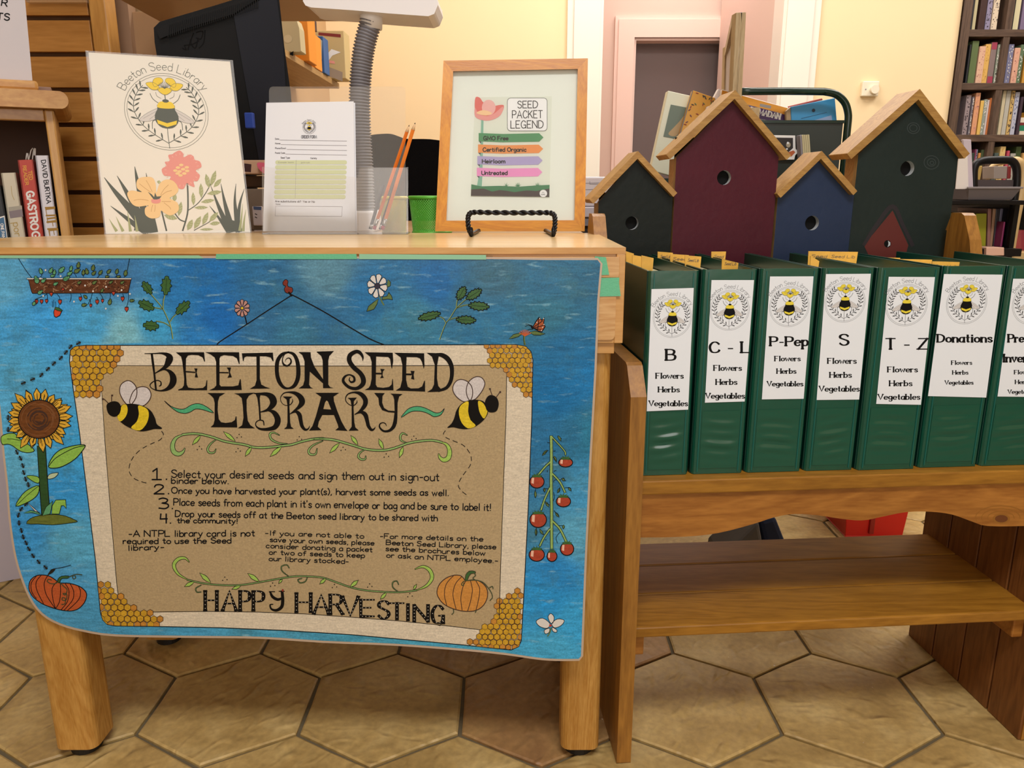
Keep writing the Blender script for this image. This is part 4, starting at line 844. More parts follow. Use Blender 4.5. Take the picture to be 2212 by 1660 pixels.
tb(g4, [(2038, 752, 6), (2038, 790, 13), (2003, 830, 11), (1940, 835, 8), (1892, 795, 8), (1880, 735, 10), (1920, 678, 14), (1990, 662, 20), (2080, 678, 48), (2145, 730, 72), (2165, 795, 78), (2125, 858, 48), (2060, 910, 22), (2005, 952, 9)])
tb(g4, [(2010, 948, 12), (2080, 918, 34), (2130, 960, 55), (2148, 1040, 50), (2165, 1110, 46), (2205, 1158, 32), (2245, 1150, 18), (2268, 1108, 6)])
tf(g5, [(253, 670), (568, 670), (495, 720), (500, 780), (540, 900), (600, 1050), (650, 1140), (682, 1177), (518, 1166), (560, 1130), (550, 1090), (500, 965), (345, 965), (300, 1050), (285, 1120), (337, 1166), (168, 1172), (215, 1110), (260, 980), (310, 800), (330, 725)])
P.fill('title_lettering', [g5(q) for q in [(400, 772), (420, 785), (463, 892), (360, 885), (382, 800)]], m_kraft, 6)
tf(g5, [(683, 737), (805, 733), (765, 780), (760, 870), (770, 1060), (785, 1130), (830, 1171), (695, 1174), (735, 1120), (735, 850), (720, 770)])
tb(g5, [(805, 768, 6), (803, 800, 13), (762, 838, 11), (710, 830, 10), (662, 785, 11), (655, 735, 13), (690, 685, 17), (770, 664, 24), (855, 685, 52), (912, 750, 64), (915, 820, 60), (872, 888, 44), (820, 932, 20), (775, 957, 9)])
tb(g5, [(780, 955, 12), (855, 925, 38), (915, 960, 58), (940, 1040, 50), (958, 1110, 46), (998, 1162, 34), (1035, 1148, 18), (1048, 1122, 6)])
tf(g5, [(1033, 671), (1175, 674), (1145, 710), (1140, 800), (1165, 870), (1220, 905), (1305, 912), (1300, 760), (1285, 710), (1250, 680), (1412, 686), (1365, 720), (1345, 800), (1342, 1000), (1335, 1080), (1285, 1080), (1303, 935), (1220, 927), (1140, 900), (1100, 830), (1090, 740)])
tb(g5, [(1312, 1050, 50), (1290, 1120, 48), (1235, 1172, 34), (1160, 1178, 27), (1108, 1130, 22), (1110, 1085, 16), (1150, 1066, 13), (1185, 1082, 12), (1196, 1112, 6)])
# green flourishes beside LIBRARY
gf = A_('flourish_green', '4fa878', .12)
P.outlined('flourish_drawing', catmull([g4(q)[:2] for q in [(338, 775), (420, 845), (510, 880), (600, 885), (680, 840), (750, 815), (830, 822), (920, 870), (990, 935), (900, 910), (830, 890), (750, 885), (690, 920), (620, 942), (530, 930), (450, 880), (380, 820)]], 3, True), gf, line_b, 1.3, 3)
P.outlined('flourish_drawing', catmull([g5(q)[:2] for q in [(1392, 998), (1440, 930), (1500, 875), (1600, 850), (1700, 868), (1800, 915), (1860, 938), (1920, 925), (1965, 880), (1930, 950), (1880, 980), (1820, 985), (1760, 950), (1680, 920), (1580, 912), (1500, 930)]], 3, True), gf, line_b, 1.3, 3)
# ---- bees
by = A_('bee_yellow', 'dcbf2c', .15); bw = A_('bee_wing_white', 'cfc6c2', .08)
def gb(q): return (140+q[0]/7.545, 730+q[1]/7.545)
def gc(q): return (950+q[0]/7.548, 730+q[1]/7.548)
def bee(g, wings, body, stripes, head, ant):
    for w_ in wings: P.outlined('bee_drawing', catmull([g(q) for q in w_], 4, True), bw, KB, 1.9, 3)
    P.fill('bee_drawing', catmull([g(q) for q in body], 4, True), K, 6, step=14)
    for s_ in stripes: P.fill('bee_drawing', catmull([g(q) for q in s_], 3, True), by, 7)
    P.fill('bee_drawing', catmull([g(q) for q in head], 4, True), K, 7)
    for a in ant: P.stroke('bee_drawing', [g(q) for q in a], KB, 7, 1.6); e = g(a[-1]); P.fill('bee_drawing', disc(e[0], e[1], 2.3, 2.0, 8), KB, 8)
bee(gb, [[(1010, 1085), (930, 980), (892, 870), (920, 760), (1020, 700), (1110, 735), (1170, 830), (1165, 960), (1090, 1080)], [(1068, 1080), (1080, 950), (1140, 850), (1240, 800), (1350, 820), (1405, 920), (1370, 1030), (1260, 1115)]],
    [(915, 1110), (1010, 1080), (1140, 1080), (1280, 1115), (1400, 1190), (1470, 1310), (1500, 1410), (1580, 1468), (1560, 1490), (1460, 1490), (1330, 1520), (1220, 1525), (1080, 1480), (940, 1400), (850, 1285)],
    [[(930, 1105), (1000, 1090), (1025, 1180), (990, 1290), (905, 1365), (855, 1290), (900, 1200)], [(1195, 1110), (1290, 1130), (1360, 1190), (1365, 1300), (1320, 1420), (1220, 1512), (1080, 1468), (1170, 1370), (1208, 1240)]],
    [(690, 1080), (790, 1035), (880, 1060), (915, 1140), (890, 1240), (810, 1290), (720, 1250), (683, 1160)], [[(705, 1065), (650, 1010), (625, 1000)], [(762, 1035), (762, 970), (770, 940)]])
bee(gc, [[(485, 1020), (440, 930), (435, 820), (480, 710), (580, 640), (680, 650), (735, 740), (700, 850), (620, 960), (560, 1010)], [(400, 1045), (290, 980), (220, 880), (220, 780), (280, 700), (360, 682), (450, 715), (520, 800), (535, 920), (500, 1020)]],
    [(735, 1060), (660, 1020), (560, 1012), (440, 1030), (340, 1090), (270, 1190), (235, 1310), (190, 1400), (122, 1468), (220, 1462), (330, 1485), (430, 1492), (560, 1460), (690, 1370), (775, 1260), (780, 1180)],
    [[(468, 1040), (370, 1080), (318, 1150), (315, 1260), (360, 1390), (460, 1478), (585, 1435), (500, 1340), (462, 1200)], [(628, 1030), (700, 1060), (740, 1120), (778, 1200), (725, 1318), (660, 1240), (630, 1130)]],
    [(735, 1060), (780, 960), (850, 935), (930, 980), (962, 1080), (930, 1190), (850, 1220), (770, 1190)], [[(855, 940), (830, 870), (818, 835)], [(920, 970), (960, 915), (985, 885)]])
# dotted flight paths
def dashes(pts, m=line_b, w_=1.5, on=9, off=7):
    c = catmull(pts, 10); acc = 0; seg = [c[0]]; state = True
    for a, b_ in zip(c, c[1:]):
        l = math.hypot(b_[0]-a[0], b_[1]-a[1]); acc += l; seg.append(b_)
        if acc > (on if state else off):
            if state: P.stroke('flight_path_drawing', seg, m, 3, w_, smooth=False)
            state = not state; acc = 0; seg = [b_]
dashes([(349, 932), (353, 940), (345, 951), (325, 960), (305, 971), (290, 985), (281, 1002), (279, 1018), (287, 1032), (302, 1040), (320, 1045)])
dashes([(962, 931), (958, 938), (964, 946), (980, 953), (1000, 962), (1012, 975), (1018, 990), (1016, 1005), (1004, 1022), (994, 1037), (990, 1050), (998, 1062), (1010, 1072), (1011, 1081)])
# ---- body lettering
def ht(s, x0, y0, x1, y1, cap, w_=2.2): P.text('instruction_lettering', s, (x0, y0), (x1, y1), cap, w_, line_b, 3, 'hand', jit=.035)
for s, x, y, c in (('1.', 329, 1036, 24), ('2.', 333, 1068, 20), ('3.', 342, 1099, 23), ('4.', 346, 1131, 20)): ht(s, x, y, x+(33 if s[0] != '4' else 24), y+(0 if s[0] != '4' else 0), c, 3.0)
ht('Select your desired seeds and sign them out in sign-out', 370, 1032, 948, 1039, 16)
ht('binder below.', 370, 1045, 494, 1045.5, 12)
ht('Once you have harvested your plant(s), harvest some seeds as well.', 371, 1066.5, 969, 1071.5, 13)
ht("Place seeds from each plant in it's own envelope or bag and be sure to label it!", 375, 1092, 1060, 1103.5, 14.5)
ht('Drop your seeds off at the Beeton seed library to be shared with', 379, 1116.5, 945, 1126.5, 13)
ht('the community!', 383, 1130, 513, 1131.5, 10.5)
ht('-A NTPL library card is not', 278, 1160, 550, 1159, 13); ht('required to use the Seed', 266, 1175.5, 499, 1174, 11.5); ht('library-', 277, 1190, 354, 1187.5, 11)
for s, x0, y0, x1, y1 in (('-If you are not able to', 573, 1156.5, 786, 1163.5), ('save your own seeds, please', 583, 1171, 808, 1178.5), ('consider donating a packet', 575, 1184.5, 804, 1193), ('or two of seeds to keep', 581, 1198.5, 788, 1205.5), ('our library stocked-', 581, 1212, 753, 1218.5),
    ('-For more details on the', 821, 1163.5, 1043, 1170), ('Beeton Seed Library, please', 834, 1177.5, 1071, 1187), ('see the brochures below', 833, 1190.5, 1048, 1200.5), ('or ask an NTPL employee.-', 835, 1205, 1075, 1217)): ht(s, x0, y0, x1, y1, 10, 1.9)
# ---- vines
vg = A_('vine_green', '8fb26a', .12); vg2 = A_('leaf_green', 'a0c25c', .12)
def vine(pts, w_=3.6):
    P.stroke('vine_drawing', [(x, y, w_+2.2) for x, y in pts], line_b, 2); P.stroke('vine_drawing', [(x, y, w_-.4) for x, y in pts], vg, 3)
def curl(pts, w0, w1, m=None):
    n = len(pts); ws = [w0+(w1-w0)*math.sin(math.pi*i/(n-1)) for i in range(n)]
    P.stroke('vine_drawing', [(x, y, w_+2.2) for (x, y), w_ in zip(pts, ws)], line_b, 2); P.stroke('vine_drawing', [(x, y, max(w_-.2, .3)) for (x, y), w_ in zip(pts, ws)], m or vg, 3)
def leaf(x0, y0, x1, y1, w_, m=None, part='vine_drawing', lw=1.2, L=3):
    dx, dy = x1-x0, y1-y0; l = math.hypot(dx, dy); nx, ny = -dy/l*w_/2, dx/l*w_/2
    q = catmull([(x0, y0), (x0+dx*.3+nx*.8, y0+dy*.3+ny*.8), (x0+dx*.6+nx, y0+dy*.6+ny)], 3)+[(x1, y1)]+catmull([(x0+dx*.6-nx, y0+dy*.6-ny), (x0+dx*.3-nx*.8, y0+dy*.3-ny*.8)], 3)
    P.outlined(part, q, m or vg2, line_b, lw, L)
def v1(q): return (200+q[0]/4.424, 900+q[1]/4.424)
def v2_(q): return (650+q[0]/4.611, 900+q[1]/4.611)
vine([v1(q) for q in [(860, 175), (950, 165), (1040, 172), (1150, 200), (1250, 235), (1350, 255), (1450, 270), (1540, 295), (1650, 298), (1780, 285), (1900, 270), (2000, 240), (2120, 215), (2212, 210)]]+[v2_(q) for q in [(120, 225), (230, 225), (330, 235), (430, 262), (540, 295), (640, 325), (750, 338), (850, 335), (950, 310), (1060, 270), (1160, 250), (1280, 238), (1350, 245), (1400, 258)]])
curl([v1(q) for q in [(880, 172), (800, 205), (765, 270), (775, 335), (820, 360), (862, 340), (880, 305)]], .6, 9); curl([v2_(q) for q in [(1390, 255), (1450, 280), (1480, 340), (1470, 410), (1425, 435), (1385, 410), (1372, 372)]], .6, 9, vg2)
for c_ in ([v1(q) for q in [(1190, 215), (1130, 260), (1100, 310), (1115, 345), (1160, 345), (1178, 312)]], [v1(q) for q in [(1860, 262), (1780, 255), (1710, 220), (1695, 170), (1730, 155), (1785, 180)]], [v1(q) for q in [(2200, 235), (2110, 275), (2065, 325), (2080, 362), (2130, 360), (2145, 308)]], [v2_(q) for q in [(640, 330), (590, 360), (572, 400), (600, 428), (640, 425), (645, 395)]], [v2_(q) for q in [(1050, 262), (1000, 240), (990, 200), (1015, 168), (1058, 188)]]): curl(c_, .5, 3.2)
for a, c_, w_ in ((v1((1035, 180)), v1((952, 272)), 8), (v1((1365, 240)), v1((1250, 145)), 8), (v1((1520, 290)), v1((1458, 382)), 8), (v1((1810, 285)), v1((1695, 385)), 9), (v2_((385, 265)), v2_((285, 365)), 8), (v2_((568, 285)), v2_((497, 190)), 8), (v2_((822, 330)), v2_((775, 222)), 8), (v2_((1020, 300)), v2_((980, 412)), 8)): leaf(*a, *c_, w_)
def dots(x, y, sc=1): 
    for dx, dy in ((0, -4), (-4.5, 3), (5, 1.5)): P.fill('vine_drawing', disc(x+dx, y+dy, 1.3, n=7), line_b, 3)
for q in (v1((1020, 305)), v1((1400, 190)), v1((1390, 325)), v1((1975, 212)), v2_((420, 325)), v2_((850, 392)), v2_((1125, 215))): dots(*q)
def v3(q): return (350+q[0]/2.731, 1180+q[1]/2.731)
vine([v3(q) for q in [(150, 200), (250, 222), (370, 232), (470, 230), (570, 215), (680, 195), (780, 180), (860, 180), (950, 188), (1030, 215), (1110, 243), (1200, 262), (1320, 272), (1420, 272), (1500, 262)]], 1.9)
curl([v3(q) for q in [(150, 198), (95, 165), (70, 115), (95, 78), (135, 72), (160, 95)]], .4, 6.5, vg2); curl([v3(q) for q in [(1500, 262), (1560, 235), (1592, 190), (1580, 145), (1540, 122), (1492, 137)]], .4, 7, vg2)
for c_ in ([(230, 232), (200, 250), (205, 272), (230, 272)], [(745, 178), (710, 150), (705, 122), (735, 112), (750, 130)], [(858, 183), (845, 210), (815, 218), (802, 200), (825, 192)], [(1390, 268), (1362, 245), (1362, 215), (1385, 208), (1395, 228)]): curl([v3(q) for q in c_], .2, .8)
for a, c_, w_ in (((190, 212), (132, 240), 8), ((288, 218), (222, 160), 9), ((465, 236), (412, 256), 7), ((575, 212), (505, 162), 9), ((710, 195), (688, 222), 5), ((968, 192), (930, 225), 7), ((1110, 243), (1158, 202), 8), ((1325, 275), (1288, 315), 7), ((1482, 260), (1502, 226), 5)): leaf(*v3(a), *v3(c_), w_)
for q in ((370, 195), (652, 230), (1017, 238), (1225, 235), (1462, 292)): dots(*v3(q))
# ---- HAPPY HARVESTING
wh = mat('pen_white', 'd9d0c0', .6)
def gl(ch, a, c, t, b_):
    x0, yt = v3((a, t)); x1, yb = v3((c, b_)); S = P.glyph('closing_lettering', ch, x0+1, x1-1, yt, yb, 7.4, K, 3, 'serif')
    for Q in S:
        d = 0
        for p_, q_ in zip(Q, Q[1:]):
            l = math.hypot(q_[0]-p_[0], q_[1]-p_[1]); k = int(l//7)
            for i in range(k): t_ = (i+.5)/k; P.fill('closing_lettering', disc(p_[0]+(q_[0]-p_[0])*t_, p_[1]+(q_[1]-p_[1])*t_, .95, n=6), wh, 6)
for a in (('H', 252, 326, 267, 380), ('A', 355, 440, 267, 380), ('P', 458, 518, 267, 380), ('P', 536, 600, 268, 380), ('H', 790, 880, 280, 390), ('A', 893, 985, 290, 400), ('R', 990, 1068, 288, 402), ('V', 1062, 1160, 300, 412), ('E', 1170, 1255, 318, 416), ('S', 1275, 1340, 326, 428), ('T', 1342, 1430, 338, 432), ('I', 1448, 1478, 345, 438), ('N', 1485, 1572, 350, 446), ('G', 1592, 1665, 352, 456)): gl(*a)
for pts in ([(638, 272, 4), (652, 300, 6), (680, 316, 6), (700, 312, 5)], [(708, 268, 6), (712, 320, 7), (705, 360, 7), (675, 380, 6), (645, 372, 4), (638, 348, 3), (655, 345, 2)]): P.stroke('closing_lettering', [v3(q[:2])+(q[2],) for q in pts], K, 3)
P.stroke('closing_lettering', [v3((690, 268))+(2,), v3((722, 268))+(2,)], K, 3); P.stroke('closing_lettering', [v3((632, 270))+(2,), v3((665, 270))+(2,)], K, 3)
P.fill('closing_lettering', disc(*v3((712, 262)), 2.2, 3, 8), mat('berry_red', '8a2a1e', .5), 6); P.stroke('closing_lettering', [v3(q) for q in [(1625, 455), (1645, 462), (1640, 470), (1625, 466)]], K, 3, 1.4)
# ---- the little drawings around the border
gd = A_('oak_leaf_green', '3c6234', .2); ol = A_('olive_leaf', '5e7440', .2); halo = A_('halo_blue', '6fb4cc', .1); mg = A_('mint_leaf', '5c9c6e', .15); red = A_('strawberry_red', 'b5402e', .15); soil = A_('soil_brown', '5e3622', .35)
stem_g = mat('stem_pale_green', '8ba05a', .6); pale = mat('petal_white', 'd8d2cb', .6)
def lobed(cx, cy, lx, ly, ang, m, part, n=7, amp=.22, lw=1.5, seed=1):
    rn = random.Random(seed); pts = []
    N_ = n*2
    for k in range(N_*2):
        t = 2*math.pi*k/(N_*2); r = 1+(amp*(1 if k % 2 else -1))*rn.uniform(.6, 1.1); x = lx*math.cos(t)*(r if abs(math.cos(t)) < .92 else 1.08); y = ly*math.sin(t)*r
        pts.append((cx+x*math.cos(ang)-y*math.sin(ang), cy+x*math.sin(ang)+y*math.cos(ang)))
    P.outlined(part, pts, m, line_b, lw, 3)
    P.stroke(part, [(cx-lx*.8*math.cos(ang), cy-lx*.8*math.sin(ang)), (cx+lx*.8*math.cos(ang), cy+lx*.8*math.sin(ang))], line_b, 5, .7, smooth=False)
# planter of strawberries
B = 'strawberry_planter_drawing'
P.stroke(B, [(40, 559), (55, 583), (68, 600)], line_b, 2, 1.3); P.stroke(B, [(280, 558), (275, 584)], line_b, 2, 1.3)
P.outlined(B, [(61, 604), (283, 604), (277, 631), (275, 633), (70, 634), (68, 630)], soil, line_b, 1.4, 2)
P.outlined(B, [(58, 601), (284, 601), (284, 604), (58, 604)], pale, line_b, .9, 4)
rn = random.Random(4)
for k in range(90):
    x = rn.uniform(72, 272); y = rn.uniform(607, 630); P.stroke(B, [(x, y), (x+rn.uniform(-5, 5), y+rn.uniform(-4, 4)), (x+rn.uniform(-4, 6), y+rn.uniform(-5, 5))], mat('soil_scratch', 'b08a68', .6) if k % 3 else line_b, 3, .7)
def g8(q): return (q[0]/6.9125, 560+q[1]/6.9125)
def small_leaf(x, y, s, a, m): 
    pts = [(0, -1), (.35, -.75), (.3, -.35), (.62, -.3), (.5, .1), (.6, .4), (.15, .9), (-.3, .8), (-.6, .3), (-.45, 0), (-.62, -.35), (-.3, -.4), (-.35, -.8)]
    P.outlined(B, [(x+s*(p_[0]*math.cos(a)-p_[1]*math.sin(a)), y+s*(p_[0]*math.sin(a)+p_[1]*math.cos(a))) for p_ in pts], m, line_b, 1.1, 5)
for x, y, s, a in ((610, 180, 9, -.3), (760, 170, 9, .5), (810, 200, 8, .2), (920, 160, 11, .8), (1060, 140, 8, .3), (1040, 215, 9, 1.0), (1150, 175, 10, 1.1), (1170, 90, 9, .2), (1245, 200, 8, .1), (1295, 185, 9, -.2), (1390, 130, 9, .2), (1400, 210, 8, .8), (1500, 200, 8, .7), (1625, 185, 8, .8), (1745, 185, 8, .3), (1875, 210, 9, .2), (545, 310, 12, -.3), (650, 320, 9, .9), (990, 290, 11, 1.1), (830, 370, 8, 1.1), (1185, 350, 7, 1.0), (1410, 350, 8, 1.0), (1655, 345, 7, 1), (1825, 350, 7, 1), (600, 495, 9, 1.0), (1525, 470, 7, .6), (1275, 565, 7, -.8), (1255, 685, 8, 1.4), (1640, 640, 9, .3), (1970, 620, 7, 1.5), (510, 660, 8, .7), (785, 250, 7, 1.4), (1600, 262, 6, 1.5), (1770, 262, 6, 1.4)):
    q = g8((x, y)); small_leaf(q[0], q[1], s*.78, a, mg if x < 1100 else ol)
for (a, c_) in (((700, 520), (530, 600)), ((700, 520), (695, 620)), ((850, 520), (895, 610)), ((1200, 520), (1200, 580)), ((1330, 600), (1350, 660)), ((1440, 570), (1450, 620)), ((1480, 500), (1540, 610)), ((1640, 500), (1630, 620)), ((1830, 520), (1830, 580)), ((1920, 490), (1890, 720)), ((1060, 520), (1040, 640)), ((1380, 500), (1310, 680)), ((600, 270), (620, 220)), ((860, 240), (870, 200)), ((1090, 200), (1140, 270)), ((1220, 230), (1240, 270)), ((1720, 270), (1740, 220)), ((1850, 270), (1880, 230)), ((1450, 280), (1480, 220)), ((1570, 280), (1610, 220))):
    P.stroke(B, [g8(a), g8(((a[0]+c_[0])/2+12, (a[1]+c_[1])/2)), g8(c_)], line_b, 4, 1.1)
for x, y, s in ((545, 630, 4.4), (620, 630, 4.2), (695, 625, 3.8), (895, 635, 4.8), (765, 520, 4.2), (940, 450, 3.4), (1200, 590, 4.2), (1355, 690, 3.4), (1450, 635, 4.6), (1695, 505, 4.2), (1830, 590, 4.6), (1890, 745, 5.0), (1530, 620, 3.6)):
    x, y = g8((x, y)); P.outlined(B, [(x-s*.75, y-s*.7), (x+s*.75, y-s*.7), (x+s*.8, y+.1*s), (x, y+s*1.3), (x-s*.8, y+.1*s)], red, line_b, 1.0, 6); P.stroke(B, [(x-s*.7, y-s*.8), (x+s*.7, y-s*.8)], line_b, 7, 1.6, smooth=False)
for x, y in ((680, 165), (600, 290), (905, 255), (1050, 465), (1390, 480), (1270, 395), (1585, 415), (1105, 635), (1580, 740), (1760, 550), (1940, 520), (645, 550), (1815, 465)): x, y = g8((x, y)); P.fill(B, disc(x, y, 2.0, 2.2, 7), pale, 7)
x, y = g8((860, 800)); P.outlined(B, [(118, 668), (128, 668), (133, 673), (129, 682), (121, 686), (117, 683), (116, 674)], A_('falling_berry_red', 'd0492e', .1), line_b, 1.4, 5); P.outlined(B, [(119, 664), (127, 665), (135, 671), (132, 673), (124, 671), (118, 668)], gd, line_b, 1, 7)
for x in (113, 116, 120, 127): P.stroke(B, [(x, 648+abs(x-116)), (x+.4, 664)], line_b, 3, 1, smooth=False)
# oak sprig
B = 'leaf_sprig_drawing'
0 and P.fill(B, [(312, 600), (330, 590), (345, 615), (372, 590), (380, 620), (370, 650), (405, 645), (418, 660), (398, 690), (385, 712), (380, 735), (370, 734), (350, 720), (315, 718), (305, 700), (330, 690), (298, 665), (300, 640), (320, 640), (300, 615)], halo, 1, step=14)
for pts in ([(373, 732), (370, 712), (366, 698), (352, 668), (338, 650), (326, 636)], [(352, 668), (353, 650), (356, 637)], [(366, 697), (374, 685), (385, 676)], [(368, 706), (355, 698), (338, 694)], [(352, 668), (340, 666), (330, 664)]): P.stroke(B, pts, stem_g, 2, 2.6); P.stroke(B, [(x-1, y) for x, y in pts], line_b, 3, .9)
for cx, cy, lx, ly, a, sd in ((318, 622, 15, 8.5, .95, 1), (359, 617, 19, 10.5, -1.5, 2), (316, 660, 17, 10, .45, 3), (395, 665, 18, 10, -.75, 4), (326, 704, 16, 10, .1, 5)): lobed(cx, cy, lx, ly, a, gd, B, 5, .2, 1.2, sd)
# second sprig right
def g9(q): return (880+q[0]/6.506, 580+q[1]/6.506)
for pts in ([(455, 1000), (490, 900), (545, 770), (600, 700), (690, 560), (830, 430)], [(690, 555), (695, 480), (710, 425)], [(700, 555), (780, 525), (870, 510)], [(590, 725), (640, 705), (700, 692)], [(545, 770), (510, 710), (460, 680)]): P.stroke(B, [g9(q) for q in pts], stem_g, 2, 2.4); P.stroke(B, [(x+.8, y) for x, y in [g9(q) for q in pts]], line_b, 3, 1.0)
for cx, cy, lx, ly, a, sd in ((760, 350, 15, 9, -1.05, 1), (935, 365, 18, 9, -.55, 2), (1005, 530, 21, 9, .08, 3), (825, 725, 20, 8.5, .05, 4), (310, 670, 23, 8.5, -.25, 5)): q = g9((cx, cy)); lobed(q[0], q[1], lx, ly, a, gd, B, 7, .16, 1.7, sd)
# hanging string, pin, flowers
B = 'flower_drawing'
P.stroke(B, [(469, 744), (480, 735), (533, 701), (580, 670), (630, 638)], K, 3, 2.2); P.stroke(B, [(630, 637), (652, 648), (700, 674), (760, 710), (800, 733), (829, 745)], K, 3, 2.4)
mr = A_('pin_red', '7c2e22', .2); P.outlined(B, catmull([(611, 610), (617, 604), (622, 608), (621, 616), (624, 620), (631, 622), (632, 630), (626, 634), (617, 632), (614, 624), (617, 619), (612, 616)], 3, True), mr, line_b, 1.2, 4); P.stroke(B, [(624, 632), (630, 639)], K, 4, 4)
pk = A_('cosmos_pink', 'b98a80', .12)
def petals(cx, cy, rx, ry, n, m, rot=0, lw=1.2, cc=None, cr=3, gap=.62):
    for k in range(n):
        a = rot+2*math.pi*k/n; d = 2*math.pi/n*gap
        q = [(cx+rx*.15*math.cos(a), cy+ry*.15*math.sin(a))]+[(cx+rx*r*math.cos(a+t*d), cy+ry*r*math.sin(a+t*d)) for t, r in ((-.72, .75), (-.6, .98), (0, 1.06), (.6, .98), (.72, .75))]
        P.outlined(B, q, m, line_b, lw, 4)
    if cc: P.outlined(B, disc(cx, cy, cr, cr, 10), cc, line_b, .8, 7)
petals(523, 666, 16, 18, 10, pk, .3, 1.1, by, 3.2); P.stroke(B, [(529, 684), (531, 691), (533, 700)], line_b, 3, 2.6)
P.outlined(B, [(826, 642), (836, 640), (840, 632), (846, 640), (848, 648), (838, 646), (826, 648)], ol, line_b, 1.1, 3); P.outlined(B, [(818, 645), (806, 654), (796, 662), (792, 673), (800, 671), (808, 668), (814, 658)], ol, line_b, 1.1, 3); P.outlined(B, [(838, 604), (844, 610), (843, 618), (834, 622)], ol, line_b, 1, 3); P.stroke(B, [(820, 640), (825, 652), (829, 659)], ol, 3, 3)
petals(815, 618, 21, 25, 8, pale, .2, 1.2, mat('anemone_centre', '241f33', .6), 6.5)
# butterfly and its flower
def g10(q): return g9(q)
for pts in ([(1425, 992), (1490, 930), (1600, 905), (1630, 915), (1560, 960), (1480, 985)], [(1710, 900), (1790, 880), (1880, 905), (1935, 920), (1870, 940), (1780, 938)]): P.outlined(B, [g10(q) for q in pts], ol, line_b, 1.1, 3)
P.stroke(B, [g10((1640, 950)), g10((1640, 1010)), g10((1652, 1072))], ol, 3, 4); P.stroke(B, [g10((1632, 950)), g10((1632, 1010)), g10((1648, 1075))], line_b, 4, 1)
for k in range(7): a = math.radians(-150+20*k); P.stroke(B, [g10((1655, 950)), (g10((1655, 950))[0]+14*math.cos(a), g10((1655, 950))[1]+13*math.sin(a))], A_('bloom_orange', 'c25a30', .1), 5, 2, smooth=False)
B2 = 'butterfly_drawing'; P.outlined(B2, [g10(q) for q in [(1760, 830), (1800, 760), (1850, 690), (1890, 730), (1925, 695), (1915, 770), (1935, 820), (1890, 890), (1840, 880), (1790, 850)]], A_('monarch_orange', 'a8542c', .2), line_b, 2.0, 4)
for pts in ([(1770, 830), (1900, 740)], [(1780, 840), (1920, 800)], [(1790, 850), (1880, 860)], [(1850, 700), (1830, 870)]): P.stroke(B2, [g10(q) for q in pts], line_b, 6, 1.6, smooth=False)
for q in ((1915, 705), (1920, 790), (1885, 875), (1860, 705), (1820, 760), (1900, 830)): q = g10(q); P.fill(B2, disc(q[0], q[1], 1.3, n=6), pale, 8)
P.stroke(B2, [g10(q)+(w_,) for q, w_ in (((1735, 800), 2), ((1755, 830), 5), ((1765, 850), 3))], line_b, 7); P.stroke(B2, [g10(q) for q in [(1740, 810), (1700, 785), (1660, 785)]], line_b, 6, 1); P.stroke(B2, [g10(q) for q in [(1740, 815), (1700, 800), (1655, 815)]], line_b, 6, 1)
P.stroke(B2, [g10(q) for q in [(1755, 860), (1720, 855), (1685, 870)]], line_b, 6, 1.1)
# orchid bottom right
for pts in ([(1188, 1345), (1184, 1333), (1190, 1326), (1197, 1334), (1194, 1347)], [(1188, 1348), (1172, 1336), (1158, 1343), (1166, 1354), (1182, 1358)], [(1192, 1348), (1204, 1338), (1219, 1341), (1212, 1352), (1198, 1357)], [(1187, 1358), (1176, 1362), (1178, 1370), (1186, 1367)], [(1193, 1356), (1203, 1362), (1201, 1367), (1194, 1364)]): P.outlined(B, catmull(pts, 3, True), pale, line_b, 1.2, 4)
P.fill(B, disc(1189, 1352, 3, 3, 8), red, 8); P.stroke(B, [(1190, 1358), (1188, 1367), (1183, 1375)], ol, 8, 2.4)
# tomatoes
B = 'tomato_vine_drawing'; tg = A_('tomato_stem', '8fae62', .1); tr = A_('tomato_red', 'a8432e', .16); tl = mat('tomato_glint', 'e6b49a', .5)
def g11(q): return (1130+q[0]/5.531, 930+q[1]/5.531)
def tst(pts, w_): P.stroke(B, [g11(q)+(w_+2.4,) for q in pts], line_b, 2); P.stroke(B, [g11(q)+(w_,) for q in pts], tg, 4)
for pts, w_ in (([(345, 80), (490, 240), (505, 290)], 2), ([(325, 380), (260, 440), (185, 530)], 3), ([(350, 520), (440, 620), (500, 740)], 3), ([(320, 690), (260, 820), (215, 950)], 3), ([(355, 1090), (440, 1180), (515, 1330)], 3.4), ([(320, 1180), (250, 1280), (200, 1380)], 3), ([(335, 75), (338, 300), (335, 600), (340, 900), (340, 1200), (342, 1410)], 5)): tst(pts, w_)
for pts in ([(320, 150), (290, 145)], [(300, 240), (230, 290)], [(365, 250), (385, 245)], [(360, 320), (400, 370)], [(310, 420), (270, 405)], [(290, 480), (290, 500)], [(370, 490), (395, 480)], [(310, 700), (255, 700), (250, 735)], [(430, 600), (480, 570), (500, 600)], [(500, 690), (560, 690), (575, 730)], [(440, 680), (425, 740)], [(330, 900), (270, 870), (280, 900)], [(370, 960), (430, 1030)], [(160, 1170), (155, 1260)], [(200, 1180), (250, 1250)], [(420, 1140), (490, 1140)], [(440, 1220), (395, 1280), (410, 1350)], [(260, 1310), (280, 1310)], [(150, 700), (140, 800)], [(410, 80), (460, 100)], [(365, 740), (375, 800), (355, 850)], [(400, 590), (370, 600), (365, 620)]): P.stroke(B, [g11(q) for q in pts], line_b, 3, 1.2)
